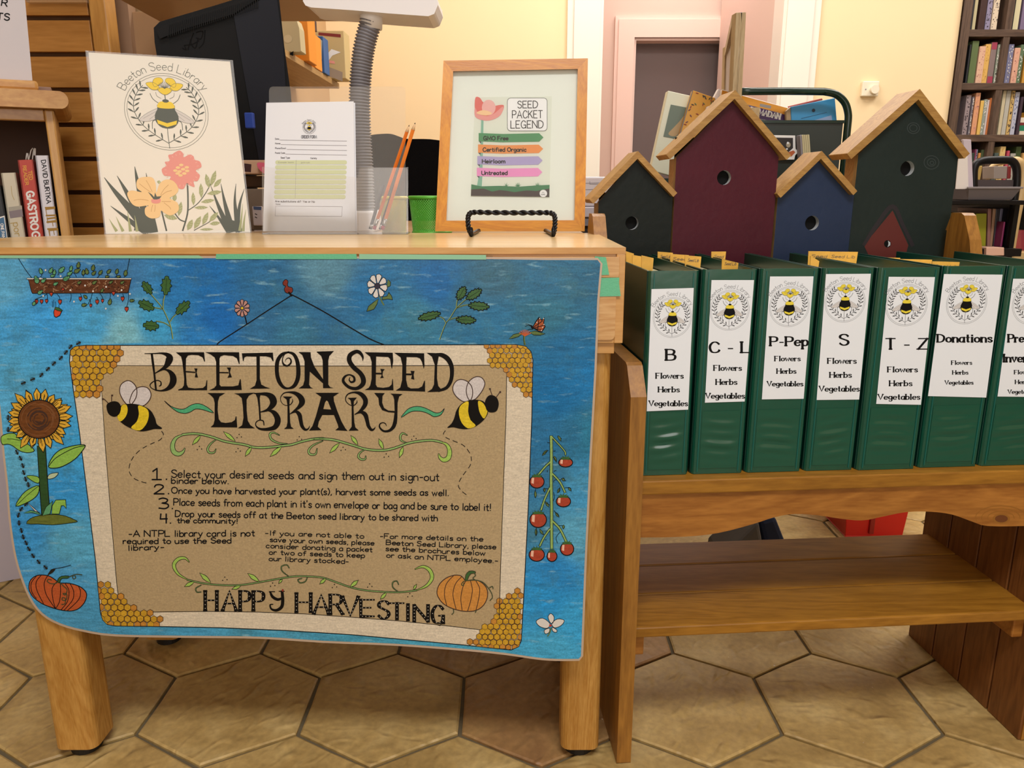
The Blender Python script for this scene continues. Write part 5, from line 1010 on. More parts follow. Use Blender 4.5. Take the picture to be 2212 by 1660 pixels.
for a, c_ in (((290, 235), (225, 305)), ((370, 305), (400, 380)), ((415, 60), (455, 130)), ((145, 720), (150, 810)), ((155, 1175), (155, 1265)), ((200, 1185), (240, 1250)), ((485, 1130), (480, 1180)), ((440, 690), (410, 750)), ((540, 680), (575, 725)), ((385, 980), (430, 1040)), ((460, 575), (505, 605)), ((265, 850), (310, 920)), ((250, 690), (260, 740))): leaf(*g11(a), *g11(c_), 5, ol, B, 1.0)
for cx, cy, rx, ry in ((508, 385, 84, 54), (165, 615, 86, 76), (482, 850, 86, 66), (180, 1070, 100, 92), (163, 1488, 92, 78), (345, 1505, 60, 64), (525, 1418, 80, 78)):
    c_ = g11((cx, cy)); P.outlined(B, disc(c_[0], c_[1], rx/5.53, ry/5.53, 20), tr, line_b, 2.0, 5)
    P.fill(B, [(c_[0]-rx*.13, c_[1]-ry*.11), (c_[0]-rx*.07, c_[1]-ry*.11), (c_[0]-rx*.08, c_[1]+ry*.06), (c_[0]-rx*.14, c_[1]+ry*.04)], tl, 7)
    for k in range(7):
        a = math.radians(-200+37*k); x0, y0 = c_[0], c_[1]-ry*.155; P.stroke(B, [(x0, y0, 4), (x0+rx*.08*math.cos(a), y0+3*math.sin(a), 3), (x0+rx*.13*math.cos(a), y0+(5.5 if math.sin(a) > 0 else 7)*math.sin(a), .8)], gd, 8)
# ---- sunflower
B = 'sunflower_drawing'; sy = A_('sunflower_yellow', 'd9a83a', .14); sb = A_('sunflower_brown', '6c4020', .35); sg_ = A_('sunflower_stalk', '2f4f2a', .25); lg = A_('big_leaf_green', '8dbb50', .14)
def gs(q): return (q[0]/7.545, 820+q[1]/7.545)
P.outlined(B, catmull([gs(q) for q in [(18, 940), (120, 885), (240, 885), (330, 980), (460, 1060), (560, 1160), (470, 1195), (360, 1180), (280, 1140), (200, 1080), (120, 1055), (36, 1058)]], 3, True), lg, line_b, 1.5, 3)
P.stroke(B, [gs(q) for q in [(120, 972), (220, 975), (330, 1000)]], line_b, 5, 1.2)
P.outlined(B, [(80, 964), (98, 964), (101, 1010), (104, 1060), (108, 1108), (90, 1114), (86, 1060), (83, 1010)], sg_, line_b, 1.6, 3)
P.outlined(B, catmull([gs(q) for q in [(788, 1425), (860, 1260), (980, 1150), (1160, 1090), (1300, 1068), (1390, 1078), (1330, 1180), (1220, 1300), (1060, 1400), (920, 1445)]], 3, True), lg, line_b, 1.7, 5); P.stroke(B, [gs(q) for q in [(790, 1420), (900, 1290), (1080, 1180), (1240, 1110), (1385, 1080)]], line_b, 7, 1.5)
def g12(q): return (q[0]/3.32, 900+q[1]/3.32)
P.outlined(B, catmull([g12(q) for q in [(112, 645), (160, 560), (220, 515), (278, 498), (270, 560), (210, 610)]], 3, True), lg, line_b, 1.5, 5); P.stroke(B, [g12(q) for q in [(115, 642), (190, 570), (272, 503)]], line_b, 7, 1.1)
P.outlined(B, catmull([g12(q) for q in [(190, 430), (235, 425), (280, 440), (278, 478), (240, 468)]], 3, True), lg, line_b, 1.3, 5); P.outlined(B, catmull([g12(q) for q in [(343, 448), (355, 415), (418, 405), (390, 440)]], 3, True), mat('pale_leaf', 'b9c8a4', .6), line_b, 1.2, 5)
P.outlined(B, catmull([g12(q) for q in [(190, 770), (215, 735), (280, 712), (380, 703), (470, 715), (530, 740), (555, 756), (480, 768), (380, 778), (270, 772)]], 2, True), A_('mound_green', '66702f', .25), line_b, 1.2, 5, step=12)
for pts, m_ in (([(370, 700), (375, 640), (400, 600), (470, 598), (475, 660), (458, 640), (440, 640), (425, 700)], lg), ([(305, 712), (330, 650), (378, 608), (360, 700)], mg), ([(165, 695), (220, 675), (270, 685), (300, 710), (230, 690)], mg), ([(200, 622), (240, 655), (290, 700), (250, 680)], pale)): P.outlined(B, [g12(q) for q in pts], m_, line_b, 1.2, 7)
cs = gs((635, 645))
for ring, n, r1, w_ in ((0, 22, 60, 12), (1, 20, 66, 15)):
    for k in range(n):
        a = 2*math.pi*(k+.5*ring)/n+.07; rn_ = random.Random(k+ring*50); R1 = r1*rn_.uniform(.92, 1.12); x0, y0 = cs[0]+38*math.cos(a), cs[1]+36*math.sin(a); x1, y1 = cs[0]+R1*1.05*math.cos(a+rn_.uniform(-.05, .05)), cs[1]+R1*math.sin(a)
        leaf(x0, y0, x1, y1, w_, sy, B, 1.4, 4+ring*3); P.stroke(B, [(x0+(x1-x0)*.15, y0+(y1-y0)*.15), (x0+(x1-x0)*.62, y0+(y1-y0)*.62)], line_b, 10, 1.1, smooth=False)
P.outlined(B, disc(cs[0], cs[1]+.5, 44.5, 41.5, 32), sb, line_b, 2, 12); sc_ = mat('sunflower_dark_scribble', '3c2218', .6); sc2 = mat('sunflower_light_scribble', '8a5a34', .6)
for k in range(26):
    r = rn.uniform(6, 41); a0 = rn.uniform(0, 6.28); P.stroke(B, [(cs[0]+r*math.cos(a0+t*.3), cs[1]+r*.93*math.sin(a0+t*.3)) for t in range(6)], sc_ if r < 27 else sc2, 15, .9 if r > 27 else 1.8)
# ants
B = 'ant_trail_drawing'; ak = mat('ant_black', '12120f', .5)
def ant(x, y, a, s=1.0):
    c_, s_ = math.cos(a), math.sin(a)
    for d, r in ((-3.4, 2.0), (0, 1.7), (3.6, 2.6)): P.fill(B, disc(x+d*c_*s, y+d*s_*s, r*s, r*s*1.0, 8), ak, 4)
    for d in (-1.5, 1, 3): 
        for sg in (-1, 1): P.stroke(B, [(x+d*c_*s, y+d*s_*s), (x+(d-1)*c_*s-sg*4.6*s_*s, y+(d-1)*s_*s+sg*4.6*c_*s)], ak, 4, .8, smooth=False)
for x, y, a in ((169, 742, -.5), (152, 750, -.9), (142, 762, -.9), (131, 774, -.8), (116, 786, -.8), (103, 798, -.8), (89, 811, -.9), (70, 820, -.4), (50, 828, -.4), (17.5, 902, 1.6), (17.5, 928, 1.6), (36, 977, 1.1), (44, 990, 1.1), (49, 1006, 1.2), (51, 1021, 1.2), (55, 1035, 1.3), (61, 1047, 1.4), (56, 1090, -.9), (46, 1100, 2.2), (40, 1113, 1.9), (41, 1130, 1.5), (46, 1146, 1.3), (50, 1160, 1.3), (56, 1173, 1.1), (62, 1186, 1.0), (71, 1201, 1.0), (83, 1214, .9), (98, 1226, .8)): ant(x, y, a)
# pumpkins
def pumpkin(g, out, ribs, m, stem, tend, B='pumpkin_drawing', lm=line_b):
    P.outlined(B, catmull([g(q) for q in out], 3, True), m, lm, 1.8, 3, step=12)
    for r in ribs: P.stroke(B, [g(q) for q in r], lm, 6, 1.5)
    P.outlined(B, catmull([g(q) for q in stem], 2, True), gd, lm, 1.2, 7)
    for t in tend: P.stroke(B, [g(q) for q in t], mat('tendril_olive', '3b4426', .6), 8, 2.0)
def gp(q): return (q[0]/6.385, 1120+q[1]/6.385)
pumpkin(gp, [(398, 930), (425, 850), (500, 795), (600, 785), (690, 805), (780, 865), (830, 895), (960, 900), (1090, 940), (1170, 1000), (1195, 1070), (1160, 1170), (1080, 1250), (980, 1280), (850, 1270), (720, 1235), (590, 1185), (470, 1100), (410, 1010)],
    [[(500, 800), (430, 900), (440, 1020), (500, 1110)], [(565, 790), (500, 880), (510, 1000), (600, 1180)], [(655, 795), (610, 900), (640, 1060), (760, 1245)], [(780, 880), (720, 970), (730, 1120), (765, 1245)], [(830, 895), (835, 1000), (820, 1150), (770, 1245)], [(900, 905), (950, 1000), (930, 1150), (840, 1268)], [(970, 910), (1015, 1010), (1000, 1130), (880, 1275)], [(1085, 945), (1110, 1020), (1080, 1130), (930, 1275)]],
    A_('pumpkin_orange', 'bb5a30', .15), [(795, 885), (800, 840), (850, 800), (950, 800), (935, 830), (870, 830), (835, 850), (825, 890)],
    [[(800, 880), (750, 905), (690, 900), (650, 870), (670, 845), (710, 855)], [(830, 895), (890, 950), (925, 990), (900, 1060), (870, 1040), (920, 1050), (910, 1130), (860, 1130), (860, 1100), (900, 1110), (895, 1180), (850, 1190)], [(945, 815), (1000, 790), (1060, 775), (1130, 782)], [(1010, 790), (1000, 820), (1020, 840), (1045, 820), (1030, 795)]])
P.fill('pumpkin_drawing', catmull([gp(q) for q in [(655, 785), (680, 740), (710, 705), (765, 695), (740, 740), (690, 775)]], 3, True), ak, 6); P.stroke('pumpkin_drawing', [gp(q) for q in [(765, 695), (860, 680), (975, 648)]], line_b, 5, 1.3)
def gq(q): return (500+q[0]/3.814, 1210+q[1]/3.814)
pumpkin(gq, [(1693, 260), (1715, 200), (1770, 150), (1840, 127), (1895, 135), (1930, 170), (1990, 165), (2050, 180), (2100, 230), (2110, 300), (2080, 370), (2020, 415), (1930, 425), (1830, 405), (1750, 365), (1705, 310)],
    [[(1830, 130), (1770, 200), (1755, 290), (1775, 380)], [(1895, 140), (1845, 200), (1825, 290), (1850, 405)], [(1930, 175), (1905, 230), (1890, 320), (1900, 415)], [(1970, 175), (1985, 250), (1970, 340), (1945, 425)], [(2015, 175), (2045, 240), (2035, 330), (2015, 415)]],
    A_('pale_pumpkin_orange', 'c98a42', .12), [(1925, 172), (1930, 125), (1960, 92), (2005, 95), (2010, 110), (1975, 115), (1955, 140), (1942, 170)],
    [[(1930, 170), (1905, 185), (1895, 205), (1910, 210), (1915, 190)], [(1940, 172), (2010, 168), (2070, 185), (2110, 225), (2140, 270), (2150, 310), (2130, 335)], [(2000, 110), (2010, 130), (1990, 150), (2005, 165)], [(1828, 410), (1830, 435), (1815, 450)], [(2015, 418), (2010, 435)], [(2125, 230), (2150, 220), (2155, 240)]], lm=KB)
P.done()
# ---- green painter's tape (each strip a thing of its own)
tape = mat('green_painters_tape', '66bb90', .5, bump=.2, bscale=400); tape_l = mat('pale_tape_under_laminate', '8fc4a0', .45)
def tapes(poly, lb, dy=.0, m=tape, Yp=T-.0028):
    b = MB(); prism(b, lambda x, z, d: Vector((x, Yp+d, z)), [(lambda q: (q.x, q.z))(at_y(px, py, Yp)) for px, py in poly], -.0002, .0002, m)
    c_ = at_y(sum(p_[0] for p_ in poly)/len(poly), sum(p_[1] for p_ in poly)/len(poly), Yp); return solo(b, 'tape_strip', lb, 'tape', c_, "strips of green painter's tape holding the poster")
tapes([(1285, 554), (1309, 556), (1316, 594), (1285, 595)], 'short torn green tape strip at the upper right corner of the poster')
tapes([(1285, 601), (1338, 600), (1337, 610), (1339, 626), (1341, 640), (1285, 641)], 'creased green tape strip below the upper right corner of the poster')
tapes([(-40, 552), (430, 552), (440, 558.5), (-40, 558)], 'long pale green tape strip along the left of the poster top', m=tape_l, Yp=PYP-.0007)
tapes([(467, 549), (770, 549), (771, 560), (466, 560)], 'bright green tape strip in the middle of the poster top', m=tape, Yp=PYP-.0007)
tapes([(776, 549), (1050, 551), (1050, 561), (776, 560)], 'green tape strip right of the middle of the poster top', m=tape_l, Yp=PYP-.0007)
# ================================================================== ON THE TABLE TOP
def pf(p0, n):
    n = n.normalized()
    if n.y > 0: n = -n
    return lambda px, py, h=0.0: on_plane(px, py, p0+n*h, n)
acry = clear(op=.06); acry2 = clear('clear_acrylic_haze', op=.06)  # small diffuse share imitates the haze of the room's reflection
# --- standing acrylic sign with the printed logo
bl = at_z(228, 506.5, ZT); yaw = math.radians(14); nn = Vector((math.sin(yaw), -math.cos(yaw), 0)); nn = Vector((-math.sin(yaw)*-1, -math.cos(yaw), 0))
S1 = pf(bl+Vector((0, 0, 0)), Vector((math.sin(yaw), -math.cos(yaw), 0.03)))
sign = thing('sign_holder', 'clear acrylic sign with a bee logo, a pink flower and a peach flower', 'sign', S1(385, 506))
sign.location.z = ZT
def slab(mb, surf, poly, h0, h1, m, holes=()): prism(mb, lambda a, c, d: surf(a, c, d), poly, h0, h1, m, holes=holes)
pq = [(191, 113), (497, 133), (541, 504), (229, 506)]
P = Print(S1, sign, base=.0001)
off = mat('warm_white_card', 'eae6dc', .5)
b = MB(); slab(b, S1, pq, 0, -.0008, off); b.build('printed_sheet', sign)
b = MB(); slab(b, S1, [(184, 109), (503, 130), (544, 506), (226, 508)], -.001, -.003, acry); slab(b, S1, [(184, 109), (191, 109.5), (232, 508), (226, 508)], .0012, -.003, acry2); slab(b, S1, [(184, 109), (503, 130), (503, 132.5), (184, 111.5)], .0012, -.003, acry2)
for p_ in b.v: p_.z = max(p_.z, ZT+.0002)
b.build('acrylic_panel', sign)
b = MB(); pa = S1(226, 507, 0); pb = S1(544, 506, 0)
hexa(b, [Vector((pa.x, pa.y-.002, ZT+.0002)), Vector((pb.x, pb.y-.002, ZT+.0002)), Vector((pb.x+.01, pb.y+.05, ZT+.0002)), Vector((pa.x+.01, pa.y+.05, ZT+.0002))], [Vector((pa.x, pa.y-.002, ZT+.0022)), Vector((pb.x, pb.y-.002, ZT+.0022)), Vector((pb.x+.01, pb.y+.05, ZT+.0022)), Vector((pa.x+.01, pa.y+.05, ZT+.0022))], acry)
b.build('acrylic_foot', sign)
slate = mat('slate_print', '5c625c', .6); sage = mat('sage_print', 'a8ae84', .6); sage_l = mat('sage_vein', 'd8dcb8', .6); pinkp = mat('pink_print', 'e59a92', .6); peachp = mat('peach_print', 'f0cd98', .6); peach_l = mat('peach_line', 'bb8d5c', .6)
yellow_p = mat('buttercup_print', 'eed04a', .6)
def gz(q): return (200+q[0]/4.15, 120+q[1]/4.15)
ctr = gz((661, 504)); emblem(P, 'printed_logo', lambda u, v: (ctr[0]+90.5*u+v*6, ctr[1]+83*v+u*4+(0 if v > -.9 else 0)), 90, slate, .016, yel=yellow_p, body=slate)
B = 'flower_print'
def blade(pts, w0, m): n = len(pts); P.stroke(B, [gz(q)+(w0*(i+.15)/(n-1),) for i, q in enumerate(pts)], m, 1)
for pts, w_ in (([(105, 1095), (200, 1220), (330, 1370), (470, 1530)], 22), ([(220, 1080), (290, 1200), (380, 1360), (490, 1560)], 20), ([(378, 997), (400, 1120), (450, 1350), (520, 1560)], 20), ([(480, 1055), (500, 1200), (520, 1400), (545, 1565)], 18), ([(162, 1350), (280, 1440), (400, 1530), (470, 1565)], 18), ([(1048, 1348), (1120, 1440), (1190, 1540), (1215, 1568)], 12), ([(1060, 1170), (1120, 1330), (1180, 1470), (1225, 1565)], 16), ([(1150, 1150), (1180, 1300), (1215, 1440), (1245, 1565)], 16), ([(1285, 1150), (1275, 1300), (1290, 1450), (1310, 1565)], 14), ([(1360, 1195), (1320, 1330), (1300, 1500), (1290, 1565)], 14)): blade(pts, w_, slate)
P.fill(B, [gz(q) for q in [(385, 1500), (440, 1440), (540, 1480), (562, 1570), (370, 1570)]], slate, 1); P.fill(B, [gz(q) for q in [(1195, 1568), (1230, 1470), (1330, 1500), (1330, 1568)]], slate, 1)
for pts in ([(148, 1465), (180, 1520), (212, 1570)], [(210, 1445), (240, 1510), (270, 1570)], [(312, 1395), (325, 1480), (338, 1570)], [(378, 1435), (390, 1510), (398, 1570)], [(1345, 1330), (1335, 1450), (1320, 1565)], [(1375, 1380), (1360, 1470), (1350, 1568)]): blade(pts, 6, sage)
P.stroke(B, [gz(q) for q in [(850, 1150), (855, 1280), (850, 1420), (808, 1570)]], slate, 1, 3.4); P.stroke(B, [gz(q) for q in [(620, 1400), (640, 1480), (662, 1570)]], slate, 1, 3.4); P.stroke(B, [gz(q) for q in [(740, 1420), (780, 1470), (825, 1490)]], slate, 1, 2.6)
P.stroke(B, [gz(q) for q in [(855, 1390), (940, 1330), (1010, 1240), (1060, 1150)]], slate, 1, 1.8); P.stroke(B, [gz(q) for q in [(910, 1568), (980, 1530), (1050, 1490), (1100, 1440)]], slate, 1, 1.6)
def sl(x0, y0, x1, y1, w_):
    a, c = gz((x0, y0)), gz((x1, y1)); dx, dy = c[0]-a[0], c[1]-a[1]; l = math.hypot(dx, dy); nx, ny = -dy/l*w_/2, dx/l*w_/2
    P.fill(B, catmull([a, (a[0]+dx*.35+nx, a[1]+dy*.35+ny), (a[0]+dx*.7+nx*.9, a[1]+dy*.7+ny*.9)], 3)+[c]+catmull([(a[0]+dx*.7-nx*.9, a[1]+dy*.7-ny*.9), (a[0]+dx*.35-nx, a[1]+dy*.35-ny)], 3), sage, 3)
    for t in (.3, .5, .7): P.stroke(B, [(a[0]+dx*t, a[1]+dy*t), (a[0]+dx*(t+.12)+nx*.8, a[1]+dy*(t+.12)+ny*.8)], sage_l, 4, .6, smooth=False)
for q in ((905, 1345, 900, 1225, 8), (975, 1280, 970, 1145, 9), (1045, 1190, 1015, 1060, 10), (1060, 1170, 1105, 1030, 10), (1085, 1180, 1155, 1105, 9), (1025, 1240, 1160, 1220, 9), (970, 1315, 1095, 1295, 8), (910, 1365, 1035, 1362, 7), (850, 1568, 895, 1470, 11), (910, 1555, 970, 1440, 11), (985, 1520, 1035, 1405, 10), (1045, 1490, 1125, 1405, 10), (1050, 1510, 1145, 1500, 8), (960, 1560, 1085, 1558, 5), (640, 1430, 760, 1465, 11), (770, 1440, 795, 1310, 10), (730, 1310, 740, 1240, 9), (590, 1150, 600, 1120, 8), (680, 1290, 700, 1270, 6)): sl(*q)
P.fill(B, catmull([gz(q) for q in [(735, 870), (780, 852), (812, 880), (818, 912), (870, 888), (905, 905), (915, 935), (960, 950), (975, 1000), (925, 1030), (962, 1075), (940, 1125), (905, 1130), (914, 1178), (870, 1165), (845, 1145), (815, 1195), (770, 1190), (750, 1150), (690, 1120), (700, 1085), (640, 1075), (620, 1020), (660, 990), (648, 955), (690, 945), (678, 895), (715, 885)]], 4, True), pinkp, 5)
for x, y in ((765, 1005), (795, 982), (845, 1003), (742, 1032), (780, 1040), (812, 1020), (848, 1035), (762, 1058), (822, 1058), (788, 1075)): q = gz((x, y)); P.fill(B, disc(q[0], q[1], 5, 3, 9), peachp, 7)
for k in range(26): a = 2*math.pi*k/26; q = gz((800+138*math.cos(a), 1025+135*math.sin(a))); P.stroke(B, [q, (q[0]+4*math.cos(a), q[1]+4*math.sin(a))], mat('pale_pink_fleck', 'f2c4b8', .6), 7, .8, smooth=False)
P.fill(B, catmull([gz(q) for q in [(395, 1130), (430, 1095), (530, 1092), (565, 1150), (572, 1230), (600, 1150), (660, 1112), (730, 1130), (770, 1200), (740, 1250), (690, 1280), (760, 1320), (770, 1390), (700, 1435), (640, 1410), (612, 1390), (600, 1445), (530, 1462), (475, 1430), (470, 1370), (500, 1345), (400, 1355), (345, 1320), (310, 1240), (350, 1210), (440, 1225), (400, 1190)]], 4, True), peachp, 8)
P.fill(B, [gz(q) for q in [(495, 1222), (530, 1245), (552, 1270), (560, 1228), (575, 1265), (618, 1262), (595, 1290), (548, 1292)]], slate, 10); P.fill(B, catmull([gz(q) for q in [(528, 1290), (570, 1292), (608, 1285), (605, 1318), (568, 1328), (532, 1320)]], 3, True), pinkp, 11)
for pts in ([(420, 1150), (470, 1190), (520, 1225)], [(480, 1120), (510, 1170), (535, 1225)], [(370, 1300), (430, 1290), (500, 1300)], [(680, 1160), (640, 1200), (610, 1250)], [(710, 1210), (660, 1225), (610, 1260)], [(640, 1320), (690, 1360), (700, 1380)], [(540, 1340), (530, 1370), (525, 1400)], [(560, 1340), (560, 1370), (555, 1400)], [(620, 1310), (660, 1310), (700, 1310)]): P.stroke(B, [gz(q) for q in pts], peach_l, 10, .7)
P.done()
# --- brochure holder with order forms and pencils
LEAN = math.radians(14)
S2 = pf(at_z(670, 502, ZT)+Vector((0, -.004, 0)), Vector((0, -math.cos(LEAN), math.sin(LEAN))))
hold = thing('brochure_holder', 'clear acrylic brochure holder with a side pocket for pencils', 'holder', at_z(725, 505, ZT))
b = MB(); slab(b, lambda a, c, d: S2(a, c, d), rrect(581, 187, 876, 503, 9), -.014, -.0165, acry2); b.build('back_panel', hold)
b = MB(); S2f = pf(at_z(670, 506, ZT)+Vector((0, -.001, 0)), Vector((0, -math.cos(math.radians(4)), math.sin(math.radians(4)))))
slab(b, S2f, [(566, 360), (773, 384), (775, 366), (779, 362), (878, 362), (880, 366), (882, 506), (567, 507)], .000, -.002, acry)
for x0, x1 in ((566, 569), (878, 882)): slab(b, S2f, [(x0, 361), (x1, 361), (x1, 507), (x0, 507)], 0, -.034, acry2)
slab(b, S2f, [(771, 384), (774, 384), (775, 506), (772, 506)], 0, -.03, acry)
for p_ in b.v: p_.z = max(p_.z, ZT+.0004)
b.build('front_pocket', hold)
b = MB(); fa = at_z(567, 507, ZT); fb = at_z(882, 506, ZT); box(b, WF, fa.x, fb.x, fa.y, fa.y+.04, ZT+.0002, ZT+.0022, acry2); b.build('base_panel', hold)
white = mat('bright_white_paper', 'e6e8ee', .55)
for i, (dx, dy, h, lb) in enumerate(((2, -3.5, -.0105, 'back sheet of the order form stack, its corner showing at the right'), (0, 0, -.004, 'front order form with logo, ruled lines and pale green rows'))):
    q_ = [(575+dx, 222+dy), (764-dx*2, 219+dy), (768+dx*2, 500), (568+dx, 500)] if i else [(577, 224), (767, 222), (771, 500), (570, 500)]
    b = MB(); slab(b, S2, q_, h, h-.0055, white); o = solo(b, 'order_form', lb, 'paper', S2(668, 500, h), 'order forms in the holder')
fh = lambda px, py, h=0: S2(px, py, -.004+h)
P = Print(fh, o, base=.0003); gy = mat('grey_print', '5a565c', .6); gl_ = mat('thin_grey_line', '8d8890', .6); gr = mat('pale_green_row', 'd0d6ac', .6)
emblem(P, 'printed_logo', lambda u, v: (668+14.5*u, 275.5+14*v), 14.5, gy, .03, detail=0, yel=yellow_p)
def fz(q): return (540+q[0]/2.965, q[1]/2.965)
P.text('form_lettering', 'ORDER FORM', fz((329, 886)), fz((427, 886)), 6.2, 1.0, gy, 2, 'sans')
for s, x, y, x2, lx in (('Date:', 161, 894, 188, 190), ('Name:', 161, 923, 196, 198), ('Phone/Email:', 161, 954, 232, 237), ('Postal Code:', 161, 984, 226, 228)):
    P.text('form_lettering', s, fz((x, y)), fz((x2, y)), 3.0, .55, gy, 2, 'sans'); P.stroke('form_lettering', [fz((lx, y+3)), fz((620, y+10))], gl_, 2, .7, smooth=False)
P.text('form_lettering', 'Seed Type', fz((197, 1015)), fz((255, 1015)), 3.2, .6, gy, 2, 'sans'); P.text('form_lettering', 'Variety', fz((386, 1018)), fz((428, 1018)), 3.2, .6, gy, 2, 'sans')
for k in range(8): y = 1040+k*31.6; s_ = k*1.2; P.fill('form_rows', [fz(q) for q in rrect(162-s_, y-13, 621-s_, y+13, 12)], gr, 1)
P.text('form_lettering', 'Example: beans', fz((181, 1044)), fz((279, 1044)), 2.6, .5, mat('pale_grey_print', '9a9a84', .6), 2, 'sans'); P.text('form_lettering', 'gold rush', fz((327, 1045)), fz((383, 1045)), 2.6, .5, mat('pale_grey_print', '', .6), 2, 'sans')
P.stroke('form_lettering', [fz((295, 1026)), fz((290, 1272))], gl_, 2, .5, smooth=False)
P.text('form_lettering', 'Are substitutions ok?', fz((161, 1295)), fz((327, 1297)), 3.8, .75, gy, 2, 'sans'); P.text('form_lettering', 'Yes or No', fz((338, 1297)), fz((415, 1298)), 3.8, .75, gy, 2, 'sans'); P.text('form_lettering', 'Notes:', fz((165, 1311)), fz((196, 1311)), 2.4, .45, gy, 2, 'sans')
P.stroke('form_lettering', [fz(q) for q in [(164, 1320), (591, 1324), (588, 1386), (161, 1384)]], gl_, 2, .6, smooth=False, closed=True)
P.done()
# pencils
PG = 'pencils in the side pocket'
def pencil(x0, y0, x1, y1, Yb, Yt, wpx, body, lb, eras='c03848', tip=True, kind='pencil'):
    a = at_y(x0, y0, Yb); c = at_y(x1, y1, Yt); a.z = max(a.z, ZT+.006)
    r = wpx/2/F_PX*1.27; d = (c-a); L_ = d.length; d.normalize()
    root = thing(kind, lb, 'pencil' if kind == 'pencil' else 'pen', a, PG)
    def pc(nm, t0, t1, rr, m, r2=None, n=6): q = MB(); tube(q, [a+d*L_*t0, a+d*L_*t1], [rr, r2 if r2 is not None else rr], m, n=n, smooth=(n > 8)); q.build(nm, root)
    pc('eraser', 0, .035, r*.9, mat('eraser_'+eras, eras, .8), n=12); pc('ferrule', .035, .10, r*1.02, mat('aluminium', 'c8c8c8', .3, metal=.9), n=14)
    pc('barrel', .10, .93 if tip else 1, r, mat('barrel_'+body, body, .35))
    if tip: pc('sharpened_tip', .93, .985, r, mat('pencil_wood', 'd8b48a', .7), r*.35, 10); pc('lead', .985, 1, r*.35, black, .0002, 8)
Yp_ = at_z(820, 505, ZT).y
pencil(808, 498, 884, 270, Yp_+.014, Yp_+.045, 8, 'd8701e', 'orange pencil leaning left in the side pocket', 'b03040')
pencil(826, 500, 897, 265, Yp_+.010, Yp_+.040, 8.6, 'df7a26', 'orange pencil at the front right of the side pocket')
pencil(820, 499, 852, 400, Yp_+.020, Yp_+.030, 5, '2a2a2e', 'black pencil hidden behind the orange ones', '2a2a2e', tip=False)
pencil(800, 500, 828, 400, Yp_+.028, Yp_+.034, 8, '55555a', 'dark grey pen at the left of the side pocket', '3a3a3e', tip=False, kind='pen')
# --- framed legend on a black wire easel
LF = math.radians(13)
S3 = pf(at_z(1100, 502, ZT)+Vector((0, .002, 0)), Vector((.03, -math.cos(LF), math.sin(LF))))
fr = thing('framed_legend', 'honey-coloured wooden frame holding the SEED PACKET LEGEND card', 'frame', S3(1102, 500))
fw = wood('honey_frame_wood_x', 'e09a26', 'c2781a', 'x', 60, .35); fwz = wood('honey_frame_wood_z', 'e29c28', 'c47a1c', 'z', 60, .35)
O4 = [(958, 131), (1270, 126), (1263, 500), (940, 500)]; I4 = [(979, 154), (1248, 149), (1241, 476), (964, 477)]
for k, m_ in ((0, fw), (1, fwz), (2, fw), (3, fwz)):
    j = (k+1) % 4; b = MB(); sl_ = [O4[k], O4[j], I4[j], I4[k]]; slab(b, S3, sl_, .010, -.006, m_); b.build('frame_rail', fr, bevel=.0008)
b = MB(); slab(b, S3, [(970, 143), (1258, 140), (1250, 488), (954, 489)], .001, -.001, mat('mint_white_mat_board', 'e6e9dd', .5)); b.build('mat_board', fr)
b = MB(); cardq = [(1027, 210), (1192, 208), (1187, 426), (1017, 423)]; slab(b, S3, cardq, .0022, .001, mat('pale_green_card', 'dfe3d3', .6)); b.build('legend_card', fr)
b = MB(); slab(b, S3, [(979, 154), (1248, 149), (1241, 476), (964, 477)], .0052, .0045, clear('picture_glass', op=.02)); b.build('glass', fr)
P = Print(S3, fr, base=.0024)
def fg(q): return (920+q[0]/3.7725, 100+q[1]/3.7725)
B = 'card_print'
P.fill(B, [fg(q) for q in [(450, 600), (470, 600), (466, 800), (460, 1060), (455, 1148), (415, 1146), (430, 1060), (440, 900), (445, 800)]], mat('stem_teal', '7fb59c', .6), 1)
P.fill(B, catmull([fg(q) for q in [(404, 418), (440, 420), (470, 460), (540, 500), (570, 485), (634, 480), (620, 540), (570, 585), (480, 605), (410, 575), (398, 500)]], 3, True), mat('coral', 'dd6a5e', .6), 2)
P.fill(B, catmull([fg(q) for q in [(400, 500), (430, 550), (500, 570), (560, 545), (630, 490), (610, 560), (540, 600), (470, 605), (402, 575)]], 3, True), pinkp, 3); P.fill(B, disc(*fg((512, 500)), 15, 17, 16), mat('pale_pink', 'e9b4ac', .6), 4); P.fill(B, catmull([fg(q) for q in [(410, 545), (470, 520), (540, 545), (490, 565)]], 3, True), peachp, 5)
P.fill(B, [fg(q) for q in rrect(664, 422, 988, 690, 28, 5)], mat('card_white', 'f2f1ee', .6), 2); P.stroke(B, [fg(q) for q in rrect(664, 422, 988, 690, 28, 5)], ink, 3, .9, smooth=False, closed=True)
for s, x0, x1, yb, c_ in (('SEED', 748, 912, 504, 56), ('PACKET', 704, 950, 586, 60), ('LEGEND', 692, 957, 668, 60)): a = fg((x0, yb)); c2 = fg((x1, yb-2)); P.text('card_lettering', s, a, c2, c_/3.77, 1.7, ink, 4, 'sans')
